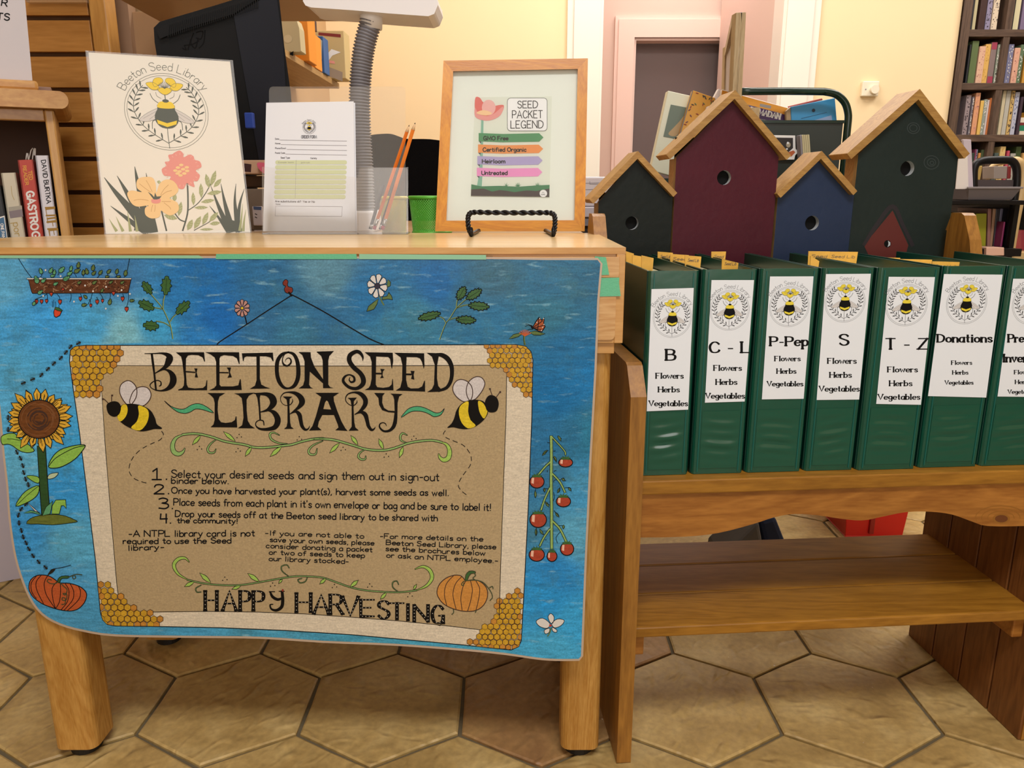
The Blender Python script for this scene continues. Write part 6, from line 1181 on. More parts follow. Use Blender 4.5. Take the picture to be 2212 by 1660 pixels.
for s, y, col, x0, x1, t1 in (('GMO Free', 745, '3f8f56', 430, 958, 670), ('Certified Organic', 838, 'e8913c', 425, 955, 817), ('Heirloom', 933, 'aea2cb', 419, 951, 645), ('Untreated', 1028, 'e893c6', 415, 949, 663)):
    P.fill(B, [fg(q) for q in [(x0, y-38), (x0+200, y-30), (x1-35, y-36), (x1, y-2), (x1-35, y+33), (x0+200, y+38), (x0, y+30)]], mat('ribbon_'+col, col, .6), 3); P.fill(B, [fg(q) for q in [(x0, y+29), (x0+22, y+31), (x0+18, y+48)]], mat('ribbon_fold', '3a3a44', .6), 2)
    P.text('card_lettering', s, fg((x0+40, y+20)), fg((t1, y+20)), 8.2, 1.9, ink, 6, 'sans')
gg = mat('grass_green', '2f7d4e', .6)
P.fill(B, [fg(q) for q in [(370, 1125), (450, 1142), (600, 1138), (750, 1145), (900, 1135), (1008, 1130), (1006, 1228), (367, 1218)]], gg, 3); P.fill(B, [fg(q) for q in [(368, 1168), (470, 1160), (540, 1185), (600, 1172), (660, 1178), (720, 1190), (820, 1175), (900, 1180), (1007, 1160), (1006, 1229), (367, 1220)]], mat('soil_print', '3c2e2a', .6), 4)
for x in (655, 745, 755, 915, 905): 
    for d in (-28, -12, 6, 22): P.fill(B, [fg((x-5, 1143)), fg((x+5, 1143)), fg((x+d, 1143-40+abs(d)))], gg, 3)
P.fill(B, disc(*fg((957, 1200)), 8.2, 8, 16), mat('card_white', '', .6), 6); P.text('card_lettering', 'NTPL', fg((940, 1214)), fg((974, 1214)), 2.2, .5, ink, 8, 'sans'); P.stroke(B, [fg(q) for q in [(945, 1198), (955, 1190), (965, 1198)]], ink, 8, .6)
P.done()
ea = thing('easel_stand', 'twisted black wire easel propping up the framed legend', 'easel', at_z(1105, 512, ZT))
blk = mat('black_wrought_wire', '15141a', .35, metal=.3)
YE = at_z(1100, 512, ZT).y; SE = lambda px, py: at_y(px, py, YE+.002+max(0, (505-py))*.00022)
path = [SE(1018, 506), SE(1013, 495), SE(1011, 478), SE(1013, 464), SE(1024, 459), SE(1060, 459.5), SE(1105, 460), SE(1150, 460), SE(1186, 460), SE(1197, 465), SE(1199, 478), SE(1198, 495), SE(1195, 506)]
pc = [Vector(q) for q in catmull([tuple(q) for q in path], 12)]
b = MB()
for ph in (0, math.pi):
    pp = []
    for i, q in enumerate(pc):
        t = (pc[min(i+1, len(pc)-1)]-pc[max(i-1, 0)]).normalized(); n1 = t.orthogonal().normalized() if abs(t.y) > .9 else (Vector((0, 1, 0))-t*t.y).normalized(); n2 = t.cross(n1); a = ph+i*.62
        pp.append(q+(n1*math.cos(a)+n2*math.sin(a))*.0021)
    tube(b, pp, .0022, blk, 7)
b.build('twisted_rail', ea)
for x, e in ((1018, 1), (1195, -1)):
    b = MB(); p0 = SE(x, 506); zf = ZT+.0034; tube(b, [p0, Vector((p0.x, YE-.006, ZT+.012)), Vector((p0.x, YE-.004, zf)), Vector((p0.x, YE+.03, zf)), Vector((p0.x+e*.01, YE+.20, zf)), Vector((p0.x+e*.03, YE+.215, zf+.004)), Vector((p0.x+e*.03, YE+.20, ZT+.14))], .0033, blk, 8); b.build('foot', ea)
b = MB(); tube(b, [Vector((SE(1018, 506).x+.03, YE+.20, ZT+.14)), Vector((SE(1195, 506).x-.03, YE+.20, ZT+.14))], .003, blk, 8); b.build('back_bar', ea)
# ================================================================== DESK AND THINGS BEHIND THE TABLE
def pbox(mb, x0, y0, x1, y1, Y, D, m, z0=None, z1=None):
    """axis-aligned box whose front face covers the pixel rectangle at depth Y"""
    a = at_y(x0, (y0+y1)/2, Y); c = at_y(x1, (y0+y1)/2, Y); zt = at_y((x0+x1)/2, y0, Y).z if z1 is None else z1; zb = at_y((x0+x1)/2, y1, Y).z if z0 is None else z0
    box(mb, WF, a.x, c.x, Y, Y+D, zb, zt, m); return (a.x, c.x, zb, zt)
def wsolo(f, name, lb, cat, group=None, bevel=0.0):
    b = MB(); r = f(b); xs = [p.x for p in b.v]; ys = [p.y for p in b.v]; zs_ = [p.z for p in b.v]
    return solo(b, name, lb, cat, ((min(xs)+max(xs))/2, (min(ys)+max(ys))/2, min(zs_)), group, bevel=bevel), b
ZD = ZT-.006
desk_m = wood('desk_laminate', 'a88458', '8c6a40', 'x', 20, .4)
dk = thing('staff_desk', 'brown staff desk hidden behind the display table', 'desk', (-.2, 1.7, 0))
b = MB(); box(b, WF, -.62, .13, TB+.004, 2.05, ZD-.028, ZD, desk_m); b.build('desk_top', dk)
for x in (-.60, .10):
    b = MB(); box(b, WF, x, x+.02, TB+.06, 2.0, 0, ZD-.028, desk_m); b.build('side_panel', dk)
# monitor seen from behind
pl_b = mat('black_plastic', '08080a', .5, spec=.2); pl_b2 = mat('black_plastic_ridged', '0c0b0d', .5, spec=.2)
mo = thing('computer_monitor', 'large black monitor seen from behind, leaning over the desk', 'monitor', (at_y(480, 300, 1.62).x, 1.68, ZD))
MY = 1.60; ang = math.radians(22); p0 = at_y(470, 200, MY); SM = pf(p0, Vector((math.sin(ang)*.9, -math.cos(ang), -.12)))
mo_out = [(332, 60), (345, 47), (470, 10), (600, -30), (614, 100), (628, 200), (640, 345), (560, 352), (345, 350), (352, 200), (334, 92)]
b = MB(); prism(b, lambda a, c, d: SM(a, c, -d), mo_out, 0, .035, pl_b); b.build('back_shell', mo, bevel=.004)
b = MB(); prism(b, lambda a, c, d: SM(a, c, -d), [(338, 66), (352, 55), (470, 18), (590, -22), (560, -5), (505, 30), (400, 62), (345, 84)], -.010, 0, pl_b2); b.build('vent_housing', mo, bevel=.003)
b = MB()
for k in range(44):
    t = k/43; x = 365+t*190; y0 = 53-t*58; y1 = y0+27-t*5; q = [(x, y0), (x+2.0, y0-.6), (x-1+t*3, y1), (x-3+t*3, y1+.6)]; prism(b, lambda a, c, d: SM(a, c, -d), q, -.0125, -.010, pl_b)
b.build('vent_ribs', mo); 
b = MB(); prism(b, lambda a, c, d: SM(a, c, -d), [(505, 34), (596, -20), (612, 100), (626, 345), (560, 350)], -.006, .0, mat('dark_navy_panel', '0a0e1c', .45, spec=.25)); b.build('side_bulge', mo, bevel=.004)
P = Print(SM, mo, base=.0003)
for pts in ([(430, 88), (415, 96), (398, 98)], [(398, 98), (402, 108), (394, 104)], [(412, 85), (406, 108)], [(418, 72), (412, 92), (422, 104), (428, 82)], [(424, 70), (438, 68), (434, 84), (424, 82)], [(443, 66), (440, 92), (430, 104)]): P.stroke('worn_logo', pts, black, 1, 2.4)
P.done()
b = MB(); tube(b, [Vector((mo.location.x, 1.72, ZD+.006)), Vector((mo.location.x, 1.72, ZD+.2))], .03, pl_b, 12); b.build('stand', mo)
b = MB(); prism(b, lambda x, y, z: Vector((x, y, z)), disc(mo.location.x, 1.72, .11, .09, 24), ZD+.012, ZD, pl_b); b.build('stand_foot', mo, bevel=.003)
# blue lanyard-like clip on the monitor arm, cloths and boxes under the monitor
YB = 1.52
for args, name, lb, cat, col in (((528, 243, 547, 277, 1.56, .012), 'clip', 'small royal blue clip hanging in the dark gap beside the bee sign', 'clip', '1d3f9a'),):
    o, _ = wsolo(lambda b: pbox(b, *args, mat('c_'+col, col, .5)), name, lb, cat, bevel=.002)
def bx(x0, y0, x1, y1, Y, D, col, name, lb, cat, rough=.6, group=None, z0=None, bevel=.002, metal=0): return wsolo(lambda b: pbox(b, x0, y0, x1, y1, Y, D, mat('c_'+col, col, rough, metal), z0=z0), name, lb, cat, group, bevel)[0]
o = bx(505, 346, 583, 376, YB, .12, 'c09a7c', 'cardboard_box', 'tan cardboard box with a dark label, between the bee sign and the order forms', 'box')
P = Print(lambda px, py, h: at_y(px, py, YB-h), o, base=.0003); P.fill('dark_label', [(527, 353), (543, 355), (542, 372), (528, 371)], mat('maroon_label', '3a1518', .6), 1); P.done()
b = MB(); q = catmull([tuple(at_y(a, c, YB-.012)) for a, c in [(556, 352), (570, 352), (582, 360), (580, 378), (566, 372), (557, 362)]], 3, True); v0 = [Vector(k) for k in q]; n = len(v0); b.add(v0+[k+Vector((0, .008, 0)) for k in v0], [tuple(range(n)), tuple(range(n, 2*n))[::-1]]+[(i, (i+1) % n, n+(i+1) % n, n+i) for i in range(n)], mat('pink_cloth', 'd8607a', .9)); solo(b, 'cloth', 'pink cloth draped over the edge of the tan cardboard box', 'cloth', v0[0])
bx(505, 380, 570, 405, YB+.06, .1, '5a4230', 'drawer_unit', 'dark brown drawer front under the tan cardboard box', 'drawer')
bx(505, 408, 590, 500, YB+.01, .1, '7a6a5c', 'desk_organizer', 'taupe desk organizer in the gap beside the order forms', 'organizer', z0=ZD)
o = bx(545, 446, 566, 478, YB-.02, .01, 'b9aeb0', 'power_adapter', 'pale grey socket adapter in the dark gap beside the bee sign', 'adapter', z0=ZD+.01)
P = Print(lambda px, py, h: at_y(px, py, YB-.02-h), o, base=.0003); P.fill('blue_band', [(547, 446), (565, 447), (564, 454), (548, 453)], mat('denim_blue', '3e4f74', .6), 1)
for a, c in ((553, 463), (553, 470)): P.stroke('slots', [(a-2, c-1), (a+2, c+1)], black, 1, 1.6, smooth=False)
P.done()
# document camera with ribbed gooseneck
dc = thing('desk_lamp', 'white-headed lamp on a thick grey ribbed gooseneck', 'lamp', (at_y(792, 480, 1.47).x, 1.49, ZD))
GY = 1.47; gp_ = catmull([(801, 46), (797, 62), (791, 84), (784, 120), (779, 170), (777, 230), (779, 290), (783, 350), (786, 410), (788, 462)], 12)
L_ = [at_y(a, c, GY) for a, c in gp_]
res = [L_[0]]; acc = [0]
for q in L_[1:]: acc.append(acc[-1]+(q-res[-1]).length); res.append(q)
tot = acc[-1]; NR = 62; pts = []; rad = []
def samp_(s):
    for i in range(1, len(acc)):
        if acc[i] >= s: t = (s-acc[i-1])/(acc[i]-acc[i-1]+1e-9); return res[i-1].lerp(res[i], t)
    return res[-1]
r0 = 20.5/F_PX*GY
for k in range(NR*4): pts.append(samp_(tot*k/(NR*4-1))); rad.append(r0*(1+.075*(1 if k % 4 in (1, 2) else -1)))
b = MB(); tube(b, pts, rad, mat('grey_ribbed_rubber', '7c7a80', .5), 20); b.build('gooseneck', dc)
wp = mat('white_plastic', 'ebe9ec', .35)
b = MB(); hp = [(655, -6), (660, 14), (668, 27), (700, 33), (786, 45), (824, 56), (880, 58), (925, 55), (940, 46), (946, 14), (944, 2), (900, -14), (780, -30), (680, -20)]
hp = [(654, 2), (660, 12), (672, 16), (760, 22), (840, 29), (925, 35), (938, 30), (946, 10), (944, -8), (800, -14), (660, -10)]
prism(b, lambda a, c, d: at_y(a, c, GY-.04)+Vector((0, d, 0)), hp, 0, .10, wp); b.build('head', dc, bevel=.004)
b = MB(); q0 = at_y(802, 32, GY); tube(b, [q0+Vector((0, 0, .01)), q0+Vector((0, 0, -.024))], [.021, .018], wp, 20); b.build('neck_collar', dc)
b = MB(); a0 = at_y(770, 470, GY); c0_ = at_y(812, 470, GY); box(b, WF, a0.x, c0_.x, GY-.03, GY+.07, ZD, at_y(790, 455, GY).z, wp); b.build('base', dc, bevel=.004)
# mesh bins
def meshbin(xl, xr, yt, Y, col, lb):
    a = at_y(xl, yt, Y); c = at_y(xr, yt, Y); cx = (a.x+c.x)/2; R = (c.x-a.x)/2; root = thing('mesh_bin', lb, 'basket', (cx, Y+R, ZD), 'mesh bins behind the table')
    m_ = mat('wire_'+col, col, .4, metal=.2); zt_ = a.z; n, hN = 56, 26; V = []; Fc = []
    for j in range(hN+1):
        t = j/hN
        for i in range(n): an = 2*math.pi*(i+.5*(j % 2))/n; rr = R*(.86+.14*t); V.append((cx+rr*math.cos(an), Y+R+rr*math.sin(an), ZD+.002+(zt_-ZD-.002)*t))
    mb_ = MB()
    for j in range(hN):
        for i in range(n):
            p = Vector(V[j*n+i])
            for k in ((i, (i+1) % n) if j % 2 else ((i-1) % n, i)):
                q = Vector(V[(j+1)*n+k]); d = (q-p).normalized(); s_ = d.cross(Vector((p.x-cx, p.y-Y-R, 0)).normalized())*.00045; o_ = Vector((p.x-cx, p.y-Y-R, 0)).normalized()*.0004
                mb_.add([p-s_, p+s_, q+s_, q-s_, p-s_+o_, p+s_+o_, q+s_+o_, q-s_+o_], [(0, 1, 2, 3), (4, 5, 6, 7), (0, 4, 7, 3), (1, 5, 6, 2)], m_)
    o = mb_.build('wire_mesh', root); o['kind'] = 'stuff'
    for z_, rr in ((zt_, R), (ZD+.003, R*.86)):
        q = MB(); tube(q, [Vector((cx+rr*math.cos(2*math.pi*k/32), Y+R+rr*math.sin(2*math.pi*k/32), z_)) for k in range(32)], .003, m_, 8, closed=True); q.build('rim', root)
    q = MB(); prism(q, lambda x, y, z: Vector((x, y, z)), disc(cx, Y+R, R*.85, n=24), ZD+.004, ZD+.001, m_); q.build('bottom', root)
meshbin(815, 874, 428, TB+.045, 'd2c24e', 'yellow wire mesh bin behind the pencils')
meshbin(878, 975, 427, TB+.05, '58b03a', 'bright green wire mesh bin beside the framed legend')
# office chair back
ch = thing('office_chair', 'black mesh office chair back behind the mesh bins', 'chair', (at_y(880, 400, 2.15).x, 2.3, 0))
cb = mat('black_chair_fabric', '0c0b0d', .9, spec=.1, bump=.5, bscale=260)
co = catmull([(760, 330), (772, 300), (800, 292), (840, 289), (862, 295), (880, 300), (940, 302), (985, 318), (1000, 380), (1000, 470), (900, 520), (790, 500), (765, 420)], 5, True)
b = MB(); prism(b, lambda a, c, d: at_y(a, c, 2.15)+Vector((0, d, 0)), co, 0, .07, cb); b.build('backrest', ch, bevel=.01)
b = MB(); cx = ch.location.x; box(b, WF, cx-.22, cx+.22, 2.23, 2.62, .44, .52, cb); b.build('seat', ch, bevel=.02)
b = MB(); tube(b, [Vector((cx, 2.42, .08)), Vector((cx, 2.42, .44))], .025, pl_b, 12); b.build('column', ch)
b = MB(); tube(b, [Vector((cx, 2.2, .70)), Vector((cx, 2.3, .46)), Vector((cx, 2.4, .43))], .02, pl_b, 8); b.build('back_bracket', ch)
for k in range(5): a = 2*math.pi*k/5; b = MB(); tube(b, [Vector((cx, 2.42, .09)), Vector((cx+.26*math.cos(a), 2.42+.26*math.sin(a), .06))], [.022, .014], pl_b, 8); tube(b, [Vector((cx+.26*math.cos(a)-.015, 2.42+.26*math.sin(a), .027)), Vector((cx+.26*math.cos(a)+.015, 2.42+.26*math.sin(a), .027))], .027, pl_b, 12); b.build('base_arm', ch)
# wall shelf with office things, on the left wall
shm = wood('pale_shelf_ply', 'b8935f', '9c7848', 'y', 24, .5)
pe = at_y(733, 187, 3.25); XS = pe.x; ZS = pe.z+.012
b = MB(); box(b, WF, -.86, XS, 2.32, 3.25, ZS-.02, ZS, shm); solo(b, 'wall_shelf', 'plywood wall shelf holding orange and blue boxes', 'shelf', (-.8, 2.8, ZS-.02), bevel=.001)
b = MB(); zz = at_y(345, 46, 2.6).z; b = MB(); xe = at_y(345, 46, 2.6).x
def sbx(x0, y0, x1, y1, Y, D, col, name, lb, cat, **k): return bx(x0, y0, x1, y1, Y, D, col, name, lb, cat, z0=ZS+.0005 if k.get('on', True) else None, bevel=k.get('bevel', .002), group='office things on the wall shelf')
o = sbx(588, -30, 664, 120, 2.72, .10, 'e08a1c', 'orange_box', 'large orange carton on the wall shelf', 'box')
b = MB(); o2 = sbx(665, 72, 679, 125, 2.86, .10, 'e8912a', 'orange_carton', 'orange carton with a white end label on the wall shelf', 'box')
P = Print(lambda px, py, h: at_y(px, py, 2.86-h), o2, base=.0004); P.fill('white_label', [(669, 78), (677, 82), (678, 116), (671, 112)], paper, 1); P.done()
o3 = sbx(681, 78, 699, 138, 2.98, .08, '2c5a94', 'blue_box', 'blue carton with a pale label on the wall shelf', 'box')
P = Print(lambda px, py, h: at_y(px, py, 2.98-h), o3, base=.0004); P.fill('pale_label', [(686, 80), (696, 88), (695, 128), (686, 122)], mat('pale_blue_label', 'b8c8c4', .6), 1); P.done()
# beige tape dispenser body
b = MB(); q = [(lambda p_: (p_.x, p_.z))(at_y(a, c, 2.55)) for a, c in [(596, 34), (625, 33), (640, 42), (646, 60), (650, 110), (650, 150), (645, 156), (600, 132)]]
prism(b, lambda x, z, d: Vector((x, 2.55+d, max(z, ZS+.001) if z < ZS+.03 else z)), q, 0, .06, mat('beige_plastic', 'b8ab86', .5)); o = solo(b, 'tape_dispenser', 'rounded beige plastic dispenser at the near end of the wall shelf', 'dispenser', (q[4][0], 2.58, ZS), 'office things on the wall shelf', bevel=.004)
P = Print(lambda px, py, h: at_y(px, py, 2.55-h), o, base=.001); P.fill('hub', disc(622, 84, 9, 9, 20), mat('beige_hub', 'c6b996', .5), 1); P.fill('slot', [(624, 117), (634, 110), (633, 121)], black, 1); P.done()
o = bx(652, 38, 675, 62, 2.80, .06, '3a1a1e', 'small_box', 'small dark red and black box leaning above the orange cartons', 'box', group='office things on the wall shelf')
P = Print(lambda px, py, h: at_y(px, py, 2.80-h), o, base=.0004); P.fill('white_patch', [(660, 54), (672, 50), (675, 58), (664, 62)], paper, 1); P.fill('grey_stripe', [(655, 46), (668, 42), (669, 45), (656, 49)], mat('mid_grey', '77777a', .6), 1); P.done()
o = sbx(684, 66, 745, 176, 3.12, .10, 'c2ad7c', 'magazine_file', 'cream magazine file with a dark red strip at the far end of the wall shelf', 'box')
P = Print(lambda px, py, h: at_y(px, py, 3.12-h), o, base=.0004); P.fill('red_strip', [(688, 70), (736, 74), (736, 81), (688, 76)], mat('strip_red', '7a1f1c', .6), 1); P.fill('grey_sheet', [(698, 140), (740, 156), (740, 176), (698, 160)], mat('grey_sheet', '9c8c7c', .6), 1); P.fill('tissue', [(706, 118), (716, 106), (736, 113), (718, 120), (706, 136)], paper, 2); P.fill('pink_scrap', [(708, 130), (722, 132), (724, 138), (710, 136)], pinkp, 2); P.done()
# cabinet panels left of the monitor
cab = thing('wall_cabinet', 'tan wall cabinet with a plywood shelf above the monitor', 'cabinet', (-.9, 2.3, .75))
cm = mat('tan_cabinet_board', '9c7c62', .55, var=.05, vscale=5); cm2 = mat('tan_cabinet_light', 'b3926c', .55)
b = MB(); pbox(b, 246, -40, 300, 500, 2.04, .04, cm, z0=0.0); b.build('side_board', cab); b = MB(); pbox(b, 303, 25, 400, 500, 2.06, .04, mat('tan_cabinet_board_b', 'a8845f', .55), z0=0.0); b.build('door_board', cab, bevel=.002)
b = MB(); Ls = [at_y(250, -6, 1.75), at_y(345, 46, 2.03)]; P0, P1 = Ls; hexa(b, [P0, P1, P1+Vector((.5, 0, .0)), P0+Vector((.6, 0, .0))], [P0+Vector((0, 0, .014)), P1+Vector((0, 0, .014)), P1+Vector((.5, 0, .014)), P0+Vector((.6, 0, .014))], cm2); b.build('upper_shelf', cab)
bx(450, -6, 482, 4, 1.9, .1, 'c0302a', 'red_box', 'sliver of a red box on the cabinet shelf above the monitor', 'box', z0=P0.z+.015)
# slatwall pillar
sl_m = wood('slatwall_maple', 'c88f4a', 'ab7434', 'x', 18, .3); sl_d = wood('slatwall_groove', '6e431c', '4c2c10', 'x', 18, .5)
YS_ = 1.94; sw = thing('slatwall_unit', 'maple slatwall display end with horizontal grooved boards', 'display', (at_y(130, 300, YS_).x, YS_, 0))
xl_ = at_y(15, 300, YS_).x-.15; xr_ = at_y(224, 300, YS_).x
b = MB(); box(b, WF, xl_, xr_+.01, YS_+.014, YS_+.03, 0, 1.62, sl_d); b.build('back_board', sw)
zg = [at_y(120, y, YS_).z for y in (38.5, 117, 191, 268, 342.5, 416, 487)]; pitch = (zg[0]-zg[-1])/6; g = .0105
k = 0; z_ = zg[0]+pitch*5
while z_-pitch > .05:
    b = MB(); box(b, WF, xl_, xr_, YS_, YS_+.013, z_-pitch+g/2, z_-g/2, sl_m); b.build('slat', sw, bevel=.0012); z_ -= pitch
b = MB(); pbox(b, 226, 240, 262, 360, YS_-.008, .05, wood('slatwall_post', 'cc9850', 'b07c3a', 'z', 24, .35), z0=0, z1=1.62); b.build('end_post', sw, bevel=.004)
b = MB(); pbox(b, 56, -2, 186, 4.5, YS_-.02, .015, acry2); solo(b, 'acrylic_strip', 'clear acrylic ledge edge at the top of the slatwall', 'ledge', (at_y(120, 4, YS_).x, YS_-.01, at_y(120, 4, YS_).z))
# bookcase on the left with books
YK = 1.60; k0_ = at_y(124, 300, YK); KF = Frame((k0_.x, k0_.y), math.radians(28)); kx1 = 0.0
def kk(px, py, v=0.0, h=0.0): q = KF.uz(px, py, v); return KF.w(q[0], v-h, q[1])
def kz(px, py, v=0.0): return KF.uz(px, py, v)
bc = thing('bookcase', 'low maple bookcase with a thick rounded top at the left edge', 'bookcase', KF.w(-.3, .13, 0))
bm_x = wood('bookcase_maple_x', 'd3a15c', 'b88243', 'x', 22, .3); bm_z = wood('bookcase_maple_z', 'd5a866', 'bd8b4c', 'z', 22, .32)
zt0 = kz(60, 235)[1]; zt1 = kz(60, 197)[1]; KD = .28; KL = -.75
b = MB(); xr2 = kz(130, 217)[0]; rr = (zt1-zt0)/2
prism(b, lambda x, z, d: KF.w(x, -.03+d, z), [(KL, zt0), (xr2-rr*.2, zt0)]+[(xr2+rr*.9*math.cos(t), (zt0+zt1)/2+rr*math.sin(t)) for t in [math.radians(a) for a in range(-80, 81, 20)]]+[(xr2-rr*.2, zt1), (KL, zt1)], 0, KD+.05, bm_x); b.build('rounded_top', bc, bevel=.008)
xp0 = kz(103, 300)[0]
b = MB(); box(b, KF, xp0, kx1, 0, KD, 0.05, zt0, bm_z); b.build('end_panel', bc, bevel=.003)
zr = kz(60, 261)[1]; b = MB(); box(b, KF, KL, xp0, 0, .02, zr, zt0, bm_x); b.build('top_rail', bc, bevel=.002)
zb_ = .60
b = MB(); box(b, KF, KL, xp0, KD-.01, KD, .05, zt0, mat('dark_bookcase_back', '4a3020', .7)); b.build('back_board', bc)
b = MB(); box(b, KF, KL, xp0, .005, KD-.01, zb_-.02, zb_, bm_x); b.build('shelf', bc)
b = MB(); box(b, KF, KL, kx1, .02, KD-.01, 0, .55, mat('lilac_grey_panel', 'b5adb8', .6)); b.build('plinth', bc)
def bookq(q, Yb, D, col, lb, group, spine=None, name='book', zb=None):
    (ax, ay), (bx_, by_), (cx_, cy_), (dx_, dy_) = q; a, c2, d, e = [kk(x, y, Yb) for x, y in q]; zb = zb_ if zb is None else zb
    # extend the leaning sides down to the shelf
    def ext(t, l): k = (zb+.001-t.z)/(l.z-t.z); return t+(l-t)*k
    a2, b2, c3, d2 = a, c2, ext(c2, d), ext(a, e)
    off = KF.V*D; root = thing(name, lb, 'book', (d2+c3)/2+off/2, group); mb_ = MB(); w_ = min(.0025, (b2-a2).length*.15)
    hexa(mb_, [d2, c3, b2, a2], [d2+KF.V*.003, c3+KF.V*.003, b2+KF.V*.003, a2+KF.V*.003], mat('bk_'+col, col, .4)); mb_.build('spine', root)
    ux = KF.U*w_
    for l0, l1 in ((a2, d2), (b2-ux, c3-ux)):
        mb_ = MB(); hexa(mb_, [l1, l1+ux, l0+ux, l0], [l1+off, l1+ux+off, l0+ux+off, l0+off], mat('bk_'+col, col, .4))
        mb_.build('cover', root)
    mb_ = MB(); dz = Vector((0, 0, -.004)); hexa(mb_, [d2+ux-dz*.5+KF.V*.003, c3-ux-dz*.5+KF.V*.003, b2-ux+dz+KF.V*.003, a2+ux+dz+KF.V*.003], [d2+ux-dz*.5+off*.97, c3-ux-dz*.5+off*.97, b2-ux+dz+off*.97, a2+ux+dz+off*.97], mat('page_edges', 'd9cfb8', .8)); mb_.build('pages', root)
    return root, Print(lambda px, py, h: kk(px, py, Yb, h), root, base=.0003)
BG = 'cookbooks in the low maple bookcase'; YO = .03
r_, P = bookq([(76, 336), (104, 336), (125, 508), (97, 508)], YO, .19, 'e4e2ea', 'white book with DAVID BURTKA on its spine, nearest the bookcase end panel', BG)
P.text('spine_lettering', 'DAVID BURTKA', (89, 347), (101, 440), 9.5, 1.6, ink, 2, 'sans', up=(.99, -.13)); P.text('spine_lettering', 'LIFE', (99, 452), (108, 512), 19, 3.4, mat('gold_print', 'a8802c', .5), 2, 'serif', up=(.99, -.13))
for y in (449, 466, 480, 495): P.stroke('gold_stripes', [(98+(y-449)*.11, y), (118+(y-449)*.11, y-1)], mat('gold_print', '', .5), 1, 3.4, smooth=False)
P.done()
r_, P = bookq([(38, 346), (71, 345), (94, 508), (61, 510)], YO-.004, .20, 'c03a26', 'red book with GASTRO in bold white on its spine', BG)
yo = mat('yellow_print', 'e8a83c', .5); P.text('spine_lettering', 'TED', (61, 370), (63.5, 389), 7.5, 1.5, yo, 2, 'sans', up=(.99, -.13)); P.text('spine_lettering', 'READER', (49, 359), (55, 400), 7, 1.4, yo, 2, 'sans', up=(.99, -.13)); P.text('spine_lettering', 'GASTRO', (57, 415), (68, 497), 15.5, 4.0, mat('white_print', 'f0ece8', .5), 2, 'sans', up=(.99, -.13)); P.text('spine_lettering', 'G', (69, 502), (71, 516), 15.5, 4.0, mat('white_print', '', .5), 2, 'sans', up=(.99, -.13)); P.done()
r_, P = bookq([(2, 374), (33.5, 373), (55, 511), (23, 514)], YO+.004, .19, 'd6ccb4', 'cream book with a photographic band on its spine', BG)
gp2 = mat('pale_gold_print', 'bda05a', .5); P.text('spine_lettering', 'por', (28, 482), (32.5, 511), 15, 1.7, gp2, 2, 'sans', up=(.99, -.13)); P.fill('photo_band', [(19, 457), (48, 452), (50, 468), (22, 472)], mat('photo_mauve', '8d8084', .6), 1); P.fill('photo_band', [(18, 448), (47, 444), (48, 452), (19, 457)], mat('photo_pale', 'b0a99a', .6), 1); P.stroke('spine_lettering', [(24, 402), (26, 420), (31, 432)], gp2, 2, 1); P.done()
r_, P = bookq([(-32, 402), (0, 400), (20, 512), (-10, 514)], YO-.006, .19, '14161c', 'black book with a blue ONE PAN panel, leftmost on the shelf', BG)
P.fill('blue_panel', [(-4, 470), (10, 466), (16, 514), (-2, 516)], mat('white_print', '', .5), 1); P.fill('blue_panel', [(-3, 473), (8.5, 469), (14.5, 514), (-1, 516)], mat('panel_blue', '3e6d94', .5), 2); P.text('spine_lettering', 'ONE PAN', (1, 484), (5, 515), 6, 1.3, mat('white_print', '', .5), 4, 'sans', up=(.99, -.13)); P.done()
b = MB()
for pts in ([(62, 346), (67, 325), (71, 320), (73, 322), (70, 345)], [(74, 336), (75, 320), (76.5, 321), (76, 336)], [(56, 345), (58, 331), (60, 331), (61, 345)]):
    tube(b, [kk(x, y, YO+.05) for x, y in pts], .0011, mat('white_print', '', .5), 5)
solo(b, 'bookmark_tag', 'thin white paper tags sticking up between the red and white cookbooks', 'bookmark', kk(66, 346, YO+.05))
# notice on the bookcase top
nt_ = thing('notice_sign', 'white printed notice standing in a wooden block on top of the bookcase', 'sign', kk(20, 196))
b = MB(); prism(b, lambda x, z, d: KF.w(x, .01+d, z), [kz(a, c, .01) for a, c in [(-90, -60), (50, -60), (54, 0), (70, 174), (-90, 168)]], 0, .002, mat('grey_white_sheet', 'cfc8cc', .5)); b.build('sheet', nt_)
b = MB(); a = kz(82, 185, -.014); box(b, KF, a[0]-.24, a[0], -.018, .008, zt1, kz(40, 172, -.018)[1], bm_x); b.build('block', nt_, bevel=.005)
b = MB(); a = kz(84, 180, .02)[0]; box(b, KF, a-.2, a+.02, .02, .14, zt1+.001, zt1+.012, mat('mauve_tray', '8a6a5a', .5)); solo(b, 'paper_tray', 'mauve brown tray behind the notice block', 'tray', KF.w(a-.1, .08, zt1), bevel=.002)
P = Print(lambda px, py, h: kk(px, py, .01, h), nt_, base=.0004); P.text('notice_lettering', 'R', (3, 12), (15, 14), 14, 2.6, ink, 1, 'sans'); P.text('notice_lettering', 'TS', (-7, 42), (20, 44), 14, 2.6, ink, 1, 'sans'); P.done()
